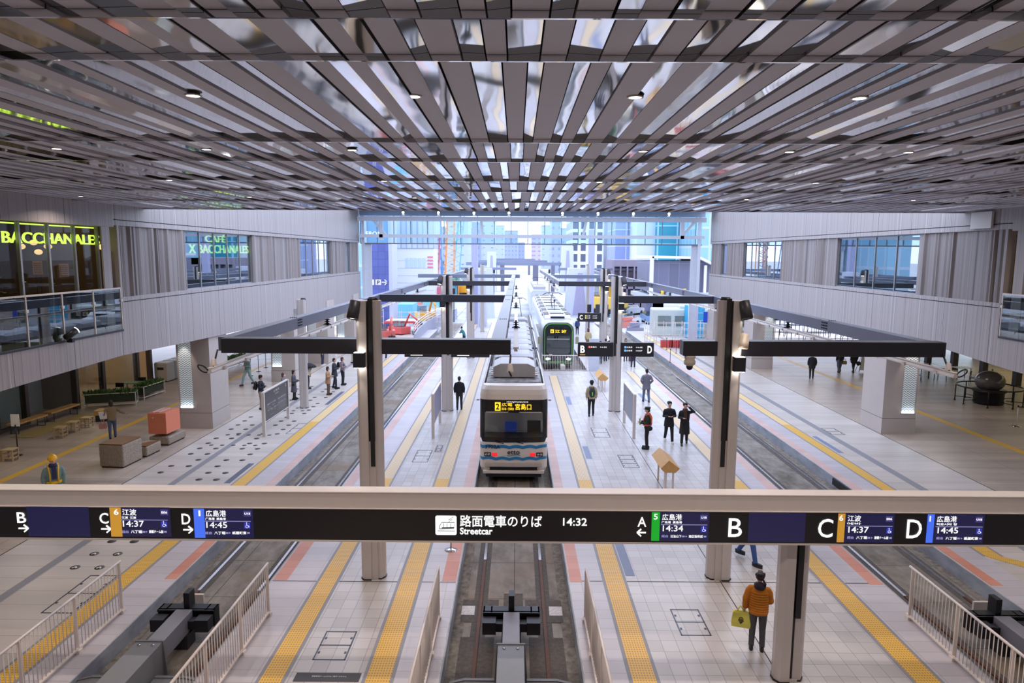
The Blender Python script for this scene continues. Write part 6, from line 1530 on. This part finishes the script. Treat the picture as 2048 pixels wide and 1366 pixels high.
bld(870,455,893,300,20,fm3,'pale block seen between the cranes')
# big white shop building on the left with ribbed upper block
r,w_,h = bld(776,496,868,112,6,plain('white_shop_wall', srgb(214,214,216), .6),'large white department building with faint lettering on the left',rz=radians(-4))
b = MB()
for k in range(6): b.box(-w_/2,w_/2,-.04,.0,1.0+1.2*k,1.04+1.2*k)
b.build('wall_joint', plain('faint_joint', srgb(180,186,200), .6), r)
MB().box(-w_/2,w_/2+0,-.2,6,h,h+9).build('upper_block', fm7, r)
og = (r.location.x,r.location.y,-.4)
for s_,u0,u1,col in (('SHOPS',.38,.62,srgb(180,200,206)),('新店',.86,.98,srgb(214,120,140))):
    x0 = og[0]-w_/2+w_*u0; x1 = og[0]-w_/2+w_*u1
    if s_ == '新店':
        b = MB()
        for k in range(4): b.box(-w_/2+w_*u0+.3*k*0,-w_/2+w_*u1,-.08,-.02,h-3.2+.55*k,h-2.95+.55*k)
        b.build('red_sign', plain('faded_red', col, .6), r)
    else:
        b = MB()
        for k in range(5): b.box(-w_/2+w_*u0+.7*k,-w_/2+w_*u0+.7*k+.45,-.08,-.02,h-3.2,h-1.6)
        b.build('faint_sign', plain('faded_teal', col, .6), r)
# blue panelled pylon wall with parking sign
a = at_y(733,440,70); c_ = at_y(776,440,70)
r = empty('sign_tower', ((a.x+c_.x)/2,70,-.4)); tag(r, 'blue violet tiled sign wall with a white P and an arrow', 'building')
w_ = c_.x-a.x; h = a.z+.4
z1 = at_y(750,488,70).z+.4
MB().box(-w_/2,w_/2,0,3,0,z1).build('panel_wall', facade_mat('blue_panels', srgb(62,70,120), srgb(84,96,160), 0.72,.76,.012), r)
MB().box(-w_/2,w_/2,0,3,z1,h+3).build('glass_top', plain('light_blue_glass', srgb(120,160,196), .2), r)
MB().box(w_/2,w_/2+.35,-.1,3,0,h+3).box(-w_/2-.5,-w_/2,-.1,3,0,h+3).build('edge_fin', plain('pale_fin', srgb(186,192,210), .5), r)
og = (r.location.x,70,-.4)
def rectY(x0,y0,x1,y1,Y): p0 = at_y(x0,y1,Y); p1 = at_y(x1,y0,Y); return (p0.x,p1.x,p0.z,p1.z)
R4 = rectY(751,559,762,570,69.94); q = MB().box(R4[0]-og[0],R4[1]-og[0],-.06,0,R4[2]-og[2],R4[3]-og[2]).build('parking_plate', M['white'], r)
text_fit('lettering','P',rectY(754,561,759.5,568.5,69.9),69.92,plain('sign_ink', srgb(60,60,90), .5),r,.02,origin=og)
R4 = rectY(738,559,748,570,69.94); MB().box(R4[0]-og[0],R4[1]-og[0],-.06,0,R4[2]-og[2],R4[3]-og[2]).build('pictogram_plate', M['white'], r)
R4 = rectY(763.5,559,774,570,69.94); x0,x1,z0,z1 = R4[0]-og[0],R4[1]-og[0],R4[2]-og[2],R4[3]-og[2]; zm = (z0+z1)/2
MB().bar((x0,-.05,zm),(x1,-.05,zm),.03,.1).bar((x1,-.05,zm),(x1-.25,-.05,z1),.03,.1).bar((x1,-.05,zm),(x1-.25,-.05,z0),.03,.1).build('arrow', M['white'], r)
text_fit('lettering','ERON',rectY(732,463,763,471,69.9),69.9,M['letter'],r,.02,origin=og)
# viaduct piers: white tapered blocks with lavender recess
def pier(px0,px1,Y,pyt,label):
    a = at_y(px0,pyt,Y); c_ = at_y(px1,pyt,Y); w_ = c_.x-a.x
    r = empty('viaduct_pier', ((a.x+c_.x)/2,Y,-.4)); tag(r, label, 'pier', 'white viaduct piers beyond the station')
    h = a.z+.4; MB().loft([[(-w_*.5,-1.2,z),(w_*.5,-1.2,z),(w_*.5,1.2,z),(-w_*.5,1.2,z)] if z > 0 else [(-w_*.62,-1.2,0),(w_*.62,-1.2,0),(w_*.62,1.2,0),(-w_*.62,1.2,0)] for z in (0,h)]).build('shaft', plain('pier_white', srgb(198,204,222), .6), r)
    MB().loft([[(-w_*.1,-1.26,z),(w_*.1,-1.26,z),(w_*.1,-1.0,z),(-w_*.1,-1.0,z)] if z > 3 else [(-w_*.3,-1.26,.2),(w_*.3,-1.26,.2),(w_*.3,-1,.2),(-w_*.3,-1,.2)] for z in (.2,h*.9)]).build('recess', plain('pier_lavender', srgb(164,160,190), .6), r)
pier(938,984,88,536,'white tapered pier left of the centre line, nearer'); pier(1136,1182,92,536,'white tapered pier right of the centre line, nearer')
pier(975,992,150,503,'tall white slab left of the street, beyond the crossbeams'); pier(1124,1146,150,492,'tall white slab right of the street, beyond the crossbeams')
pier(958,972,74,540,'lavender square column right of the third left mast'); 
tag(MB().box(-.35,.35,-.35,.35,0,11).build('column', plain('lavender_column', srgb(170,172,206), .5), None, (-4.6,76,-.4)), 'pale lavender square column behind the left masts','column','tall columns beyond the station')
tag(MB().box(-.35,.35,-.35,.35,0,11).build('column', _M['lavender_column'], None, (8.6,79,-.4)), 'pale lavender square column behind the C sign','column','tall columns beyond the station')
tag(MB().cyl(0,0,0,17,.28).build('light_mast', plain('grey_pole', srgb(130,136,150), .5), None, (14.2,110,-.4)), 'tall grey pole rising before the white office block','pole')
# stone podium with deep openings, right
a = at_y(1228,520,100); c_ = at_y(1330,520,100); w_ = c_.x-a.x
r = empty('stone_podium', ((a.x+c_.x)/2,100,-.4)); tag(r, 'greyish violet stone podium with deep square openings','building')
st = plain('violet_stone', srgb(132,124,140), .8, 0, .15, 1.5); h = a.z+.4
b = MB(); b.box(-w_/2,w_/2,0,1.0,h-.95,h); n = 5
for k in range(n+1): x = -w_/2+w_*.68*k/n; b.box(x-.10,x+.10,0,1,0,h-.95)
b.box(-w_/2+w_*.68,w_/2,0,1,0,h); b.box(-w_/2,w_/2,0,1,3.2,4.4); b.box(-w_/2,w_/2,0,1,0,1.2); b.box(-w_/2,w_/2,1.2,12,0,h); b.build('arcade', st, r)
# corner glass pavilion with white folded roof
r = empty('glass_pavilion', (19.4,82,3.4)); tag(r, 'raised glass pavilion with white slanted roof beside the right wall','building')
b = MB(); b.loft([[(-3.6,y,4.3),(2,y,4.2),(5.2,y,2.7),(5.2,y,2.4),(2,y,3.9),(-3.6,y,4.0)] for y in (-2,10)]); b.box(-3.8,-3.4,-2,-1.6,-.4,4.2); b.box(2.6,2.9,-1.6,-1.3,0,3.2); b.build('roof', plain('bright_white_steel', srgb(220,222,228), .5), r)
MB().box(-3.4,3.6,-1,9,0,3.7).build('glazing', facade_mat('pavilion_glass', srgb(120,122,140), srgb(98,100,122), 1.2,3.4,.05), r)
MB().box(-4,6,-3.2,10,-.9,-.4).build('deck', plain('deck_white', srgb(190,200,210), .6), r)
for i,x in enumerate((-2.4,.2)): MB().cyl(x,-2.4,-.4,.5,.16).build('barrel', M['yellow'], r)
# slanting overpass in front of it
ov = tag(MB().loft([[(x,y,z),(x,y+5,z),(x,y+5,z+.9),(x,y,z+.9)] for x, y, z in ((16.5,96,3.4),(19.6,60,2.2))]).build('overpass', plain('overpass_white', srgb(200,208,216), .6), None), 'white slanting overpass band crossing behind the right beams','bridge')
for i,(x,y,lb) in enumerate(((17.6,90.5,'round lavender support under the left end of the overpass'),(19.4,74,'round lavender support under the right end of the overpass'))): tag(MB().cyl(0,0,0,2.9,.5).build('bridge_column', _M['lavender_column'], None, (x,y,-.4)), lb,'column')
# bus
def bus(x,y,rz,L,label):
    r = empty('bus', (x,y,-.38), rz); tag(r, label,'bus','white buses in the street')
    MB().box(-L/2,L/2,-1.2,1.2,.35,3.0).build('body', plain('bus_white', srgb(200,208,204), .4), r, bevel=.15)
    b = MB(); xx = -L/2+.5
    while xx < L/2-1: b.box(xx,xx+1.25,-1.22,1.22,1.35,2.35); xx += 1.6
    b.build('window', M['dglass'], r); b = MB()
    for xx in (-L/2+1.6,L/2-1.8): b.lathe([(.45,-1.15),(.45,1.15)],(xx,0,.45),n=16,axis='y')
    b.build('wheel', M['rubber'], r); MB().box(-L/4,L/4,-.8,.8,3.0,3.25).build('roof_unit', plain('bus_white', (0,0,0)), r)
bus(18.5,66.5,radians(-4),10.5,'white bus standing behind the barriers on the right'); bus(30.5,88,radians(-10),9,'second white bus farther right, partly hidden by blue netting')
def block(name, px0,py0,px1,py1,Y,D,mat,label,cat,grp=None,base=None):
    a = at_y(px0,py1,Y); c_ = at_y(px1,py0,Y); zb = a.z if base is None else base
    o = MB().box(-(c_.x-a.x)/2,(c_.x-a.x)/2,0,D,0,c_.z-zb).build(name, mat, None, ((a.x+c_.x)/2,Y,zb)); tag(o,label,cat,grp); return o
cy = plain('cyan_hoarding', srgb(116,190,214), .6); red = plain('faded_red_paint', srgb(214,92,92), .6); bl = plain('bright_blue_net', srgb(60,170,220), .7, 0, .25, 2)
# blue netted scaffold tower
a = at_z(1372,685,-.4); r = empty('netted_scaffold', (a.x+.9,a.y,-.4)); tag(r,'scaffold tower wrapped in bright blue netting','scaffold')
W_ = at_y(1405,640,a.y).x-at_y(1372,640,a.y).x; H_ = at_y(1385,612,a.y).z+.4
MB().box(-W_/2,W_/2,0,W_,0,H_).build('netting', bl, r)
b = MB()
for k in range(5): b.box(-W_/2-.03,W_/2+.03,-.04,0,H_*k/5,H_*k/5+.05)
for x in (-W_/2,-W_*.1,W_/2): b.cyl(x,-.03,0,H_+.2,.03,n=6)
b.build('scaffold_tubes', M['steel'], r)
def pick(px,py,z=-.4): p = at_z(px,py,z); return (p.x,p.y,z)
tag(MB().box(-.4,.4,-.05,.05,0,.9).build('blue_board', plain('strong_blue', srgb(40,90,220), .5), None, (at_y(1416,638,58).x,58,at_y(1416,645,58).z)), 'bright blue board right of the netted scaffold','board')
def scaffold(x0,x1,y,z0,z1,nx,nz,label,mat='steel_dark',dy=1.0):
    r = empty('tube_scaffold', ((x0+x1)/2,y,z0)); tag(r,label,'scaffold','tube scaffolds of the construction site'); w_ = (x1-x0)/2; b = MB(); h = z1-z0
    for yy in (0,dy):
        for i in range(nx+1): x = -w_+2*w_*i/nx; b.cyl(x,yy,0,h,.03,n=5)
    b.build('standards', M[mat], r); b = MB()
    for yy in (0,dy):
        for k in range(1,nz+1): z = h*k/nz-.1; b.bar((-w_,yy,z),(w_,yy,z),.04)
    for i in range(0,nx,3): x = -w_+2*w_*i/nx; b.bar((x,0,0),(x+2*w_/nx,0,h),.035)
    b.build('ledgers', M[mat], r); return r
scaffold(19.5,33,62,-.4,4.2,12,7,'dark tube scaffold under the right building, left of the second pillar'); scaffold(26,44,66,-.4,4.4,16,6,'dark tube scaffold farther right behind the walkers')
scaffold(-24,-12.5,63,-.4,2.6,9,5,'tube scaffold behind the left pillars','steel'); scaffold(11.6,19,60,-.4,1.9,9,4,'low tube fence scaffold before the white bus','steel')
scaffold(-14.5,-7.5,73,-.4,1.6,7,4,'tube fence around the red machine','steel')
def barrier_row(pxs, Y, label, mat, n, grp): 
    for i in range(n):
        px = pxs[0]+(pxs[1]-pxs[0])*i/max(n-1,1); p = at_y(px,660,Y)
        r = MB().box(-.55,.55,-.05,.05,.25,1.0).box(-.5,-.44,-.25,.25,0,1.0).box(.44,.5,-.25,.25,0,1.0).build('barrier', mat, None, (p.x,Y,-.38)); tag(r,'%s, number %s from the left' % (label,('one','two','three','four','five','six','seven','eight','nine','ten')[i]),'barrier',grp)
barrier_row((1335,1425),57.5,'red and pink construction barrier right of the right track',red,6,'red barriers by the right track')
barrier_row((1190,1300),120,'red barrier far in the street on the right',red,8,'far red barriers')
# construction site left: containers, tent, red machine, yellow machines
block('container',768,613,793,645,81,4,cy,'light cyan site container, left of the pair','container','cyan containers',-.4)
block('container',794,609,825,645,80,4,cy,'larger light cyan site container, right of the pair','container','cyan containers',-.4)
block('container',748,636,768,664,73,5,plain('teal_container', srgb(120,196,206), .6),'teal container beside the left mast','container','cyan containers',-.4)
p0 = at_y(768,643,67); p1 = at_y(830,643,67); r = empty('site_shelter', ((p0.x+p1.x)/2,67,-.4)); tag(r,'open white site shelter with a red striped roof edge','shelter'); w2 = (p1.x-p0.x)/2; hz = p0.z+.4
MB().box(-w2,w2,0,3.2,hz-.12,hz).build('roof', plain('tent_white', srgb(214,214,220), .6), r); MB().box(-w2,w2,-.05,.0,hz-.16,hz+.05).build('roof_edge', red, r)
for sx in (-1,1):
    for yy in (.05,3.1): MB().cyl(sx*(w2-.08),yy,0,hz-.1,.05,n=6).build('post', red, r)
h = 3.0
def excavator(px,py,col,label,s=1.0,rz=0.0):
    p = at_z(px,py,-.4); r = empty('excavator', p, rz); r.scale = (s,s,s); tag(r,label,'excavator','construction machines'); m_ = plain('machine_%d_%d' % (col[0],col[1]), srgb(*col), .5)
    MB().box(-1.3,-.8,-1.6,1.6,0,.7).box(.8,1.3,-1.6,1.6,0,.7).build('track', M['rubber'], r); MB().box(-1.2,1.2,-1.5,1.4,.75,1.9).build('body', m_, r, bevel=.1)
    MB().box(-1.1,-.1,-1.3,.2,1.9,2.9).build('cab', M['dglass'], r); MB().tube([(.4,-.8,1.8),(.6,-1.8,4.0),(.6,-3.4,3.0)],.16,n=8).build('boom', m_, r); MB().tube([(.6,-3.4,3.0),(.6,-3.0,1.2)],.12,n=8).build('arm', m_, r); MB().box(.1,1.1,-3.3,-2.7,.6,1.3).build('bucket', M['steel_dark'], r)
excavator(798,676,(214,92,88),'red excavator inside the tube fence on the left',.6,radians(60)); excavator(850,650,(240,180,70),'small orange yellow machine right of the cyan containers',.8,.4)
excavator(936,596,(240,196,70),'yellow excavator behind the third left mast',1.3,1.0); excavator(1221,632,(244,204,90),'yellow excavator right of the third right mast',1.4,-.6); excavator(775,684,(220,110,100),'low red machine at the left end of the tube fence',.6,.2)
# cranes
def crane(px,py0,py1,Y,lean,col,label,w_=1.1):
    a = at_y(px,py0,Y); c_ = at_y(px+lean,py1,Y); r = empty('crane', (a.x,Y,-.4)); tag(r,label,'crane','tower and crawler cranes')
    m_ = plain('crane_%d' % col[0], srgb(*col), .5); b = MB(); A_ = Vector((0,0,0)); B_ = Vector((c_.x-a.x,0,c_.z+.4)); n = 18
    for sx, sy in ((-1,-1),(1,-1),(1,1),(-1,1)): b.bar(A_+Vector((sx*w_/2,sy*w_/2,0)),B_+Vector((sx*w_/3,sy*w_/3,0)),.14)
    for k in range(n):
        p = A_+(B_-A_)*k/n; q = A_+(B_-A_)*(k+1)/n; s_ = 1 if k % 2 else -1; b.bar(p+Vector((s_*w_/2,-w_/2,0)),q+Vector((-s_*w_/2,-w_/2,0)),.10); b.bar(p+Vector((-w_/2,s_*w_/2,0)),q+Vector((-w_/2,-s_*w_/2,0)),.10)
    b.build('lattice_mast', m_, r); MB().box(-1.8,1.8,-1.8,1.8,0,2.6).build('house', m_, r)
crane(898,566,440,125,4,(232,160,90),'orange lattice crane in front of the pale blue apartments',1.8); crane(882,560,430,118,-14,(104,150,196),'blue lattice crane leaning left beside the white building',1.5); crane(868,545,470,116,6,(206,110,130),'red lattice crane beside the end of the white building',1.3); crane(908,560,430,140,16,(120,180,214),'light blue lattice crane leaning right behind the orange one',1.4); crane(874,560,420,135,2,(96,140,190),'tall blue lattice crane behind the red one',1.6)
block('hoarding',846,596,880,612,96,1,cy,'cyan hoarding low beside the cranes, left piece','hoarding','cyan hoardings',-.4); block('hoarding',884,548,914,560,122,1,plain('cyan_hoarding', (0,0,0)),'cyan hoarding at the foot of the orange crane','hoarding','cyan hoardings',-.4)
# curved white road fence left
r = empty('curved_fence', (0,0,-.38)); tag(r,'white curved panel fence bending away beside the left track','fence')
pts = [at_z(px,py,-.38) for px,py in ((828,698),(836,684),(852,668),(872,655),(892,645),(912,638))]; pts = [Vector((p.x,p.y,0)) for p in pts]
b = MB(); b.loft([[(p.x,p.y,0),(p.x+.15,p.y,0),(p.x+.15,p.y,1.3),(p.x,p.y,1.3)] for p in pts]); b.build('panels', plain('fence_panel_lavender', srgb(176,178,196), .6), r)
b = MB()
for z in (1.5,1.75,2.0): b.tube([(p.x,p.y,z) for p in pts],.035,n=5)
for p in pts: b.cyl(p.x,p.y,1.3,2.05,.03,n=5)
b.build('rails', M['white'], r)
# white fence and buffer before the green streetcar
r = empty('cross_fence', (3.25,45.35,0)); tag(r,'white picket fence across the end of the green streetcar track','fence')
b = MB(); x = -1.45
while x < 1.55: b.cyl(x,0,.05,1.05,.012,n=5); x += .11
for y in (1.2,2.4): b.cyl(-1.45,y,.05,1.05,.012,n=5)
b.build('balusters', M['fence'], r); MB().box(-1.5,1.6,-.02,.02,1.04,1.09).box(-1.5,1.6,-.02,.02,.04,.08).build('rail', M['fence'], r)
r = empty('small_buffer', (3.2,46.1,-.36)); tag(r,'low grey buffer stop between the white fence and green streetcar','buffer stop'); MB().box(-.15,.15,-.4,.5,.3,.65).build('ram', M['steel'], r); MB().loft([[(-1.0,y,.0),(1.0,y,0),(.6,y,.4),(-.6,y,.4)] for y in (-.5,.3)]).build('base', M['steel_dark'], r)
tag(MB().box(-.35,.35,-.04,.04,0,2.2).box(-.28,.28,-.05,-.04,.2,2.0).build('upright_screen', plain('pale_glass_panel', srgb(190,196,210), .3), None, (5.25,45.4,0)), 'pale upright panel right of the white cross fence','panel')
# small trees, lamp posts, traffic
def tree(px,py,h,label,s=1.2):
    p = at_z(px,py,-.4); r = empty('tree', p); tag(r,label,'tree','small street trees'); MB().tube([(0,0,0),(.05,0,h*.6)],.09,n=6).build('trunk', M['brownwood'], r)
    rr = random.Random(int(px)); b = MB()
    for k in range(260):
        c = Vector((rr.gauss(0,.45*s),rr.gauss(0,.45*s),h*.8+rr.gauss(0,.5*s))); a = rr.random()*6.28; u_ = Vector((cos(a),sin(a),rr.uniform(-.5,.5)))*.22; v_ = Vector((-sin(a),cos(a),.3))*.10
        b.add([tuple(c-u_),tuple(c+v_),tuple(c+u_),tuple(c-v_)],[(0,1,2,3)])
    b.build('foliage', plain('street_leaf', srgb(130,160,110), .6, 0, .3, 8), r)
tree(902,606,4.6,'small green street tree between the second and third left masts'); tree(915,600,4.4,'second small street tree just right of the first'); tree(883,545,5,'green tree at the foot of the white building')
for i,(px,py,hh) in enumerate(((908,645,3.6),(1177,690,3.2),(988,600,5.0),(1118,575,5.5),(1098,600,5.0))):
    p = at_z(px,py,-.4); r = empty('signal_post', p); tag(r,'slim dark signal post in the far street, %s' % ('by the left curved track','behind the C sign','left of the centre tracks','right of the centre, farther','beside the third streetcar')[i],'post'); MB().cyl(0,0,0,hh,.06,n=8).build('pole', M['steel_dark'], r); MB().box(-.18,.18,-.1,.1,hh-.2,hh+.5).build('signal_head', M['steel_dark'], r)
rr = random.Random(21)
cars = [(786,600),(806,604),(830,606),(838,618),(872,612),(1250,652),(1262,630),(1240,612),(1195,585),(1185,600),(1300,646),(860,630)]
cc = [(190,196,206),(90,104,140),(206,206,210),(214,120,110),(120,150,190),(196,200,206)]
for i,(px,py) in enumerate(cars):
    p = at_z(px,py,-.4); r = empty('parked_vehicle', p, rr.random()*3); tag(r,'small %s vehicle on the far site, %s' % (('pale','navy','white','red','blue','light grey')[i%6], ('left of the street' if px < 1000 else 'right of the street')+(', nearer one' if i>5 else ', farther one')),'vehicle','vehicles around the construction site')
    m_ = plain('car_%d' % (i%6), srgb(*cc[i%6]), .3); MB().loft([[(-.85,y,.3),(.85,y,.3),(.85,y,z),(-.85,y,z)] for y, z in ((-2.1,.8),(-1.9,.95),(1.9,1.0),(2.1,.85))]).build('body', m_, r); MB().loft([[(-.7,y,.95),(.7,y,.95),(.6,y,z),(-.6,y,z)] for y, z in ((-1.1,1.0),(-.6,1.45),(1.0,1.45),(1.6,1.0))]).build('glasshouse', M['dglass'], r)
    b = MB()
    for yy in (-1.3,1.3): b.lathe([(.32,-.87),(.32,.87)],(0,yy,.32),n=12,axis='x')
    b.build('wheel', M['rubber'], r)
for i,(px,py,c,w_) in enumerate(((812,640,(120,130,160),1.6),(835,632,(140,150,190),1.8),(858,622,(90,120,180),2.0),(846,640,(214,150,90),1.2),(868,640,(206,206,212),1.4),(1255,655,(206,130,120),1.8),(1270,668,(150,150,170),1.6),(1236,640,(130,170,200),2.0),(1168,612,(214,100,110),2.2),(1415,676,(206,60,80),.8),(1325,668,(200,120,120),1.0))):
    p = at_z(px,py,-.4); b = MB(); b.box(-w_/2,w_/2,-.6,.6,0,.7); b.box(-w_/3,w_/4,-.4,.4,.7,1.2); b.bar((-w_/2,-.6,.7),(w_/2,-.6,1.25),.08)
    tag(b.build('material_stack', plain('stack_%d' % i, srgb(*c), .7), None, p), 'stack of building materials on the site, %s' % ('slate, left','lavender, left','blue, by the fence','orange, by the fence','white, by the curved fence','salmon, right side','grey, right side','light blue, right side','red, beside the C sign','crimson, under the blue board','pink, before the bus')[i],'materials','material stacks')
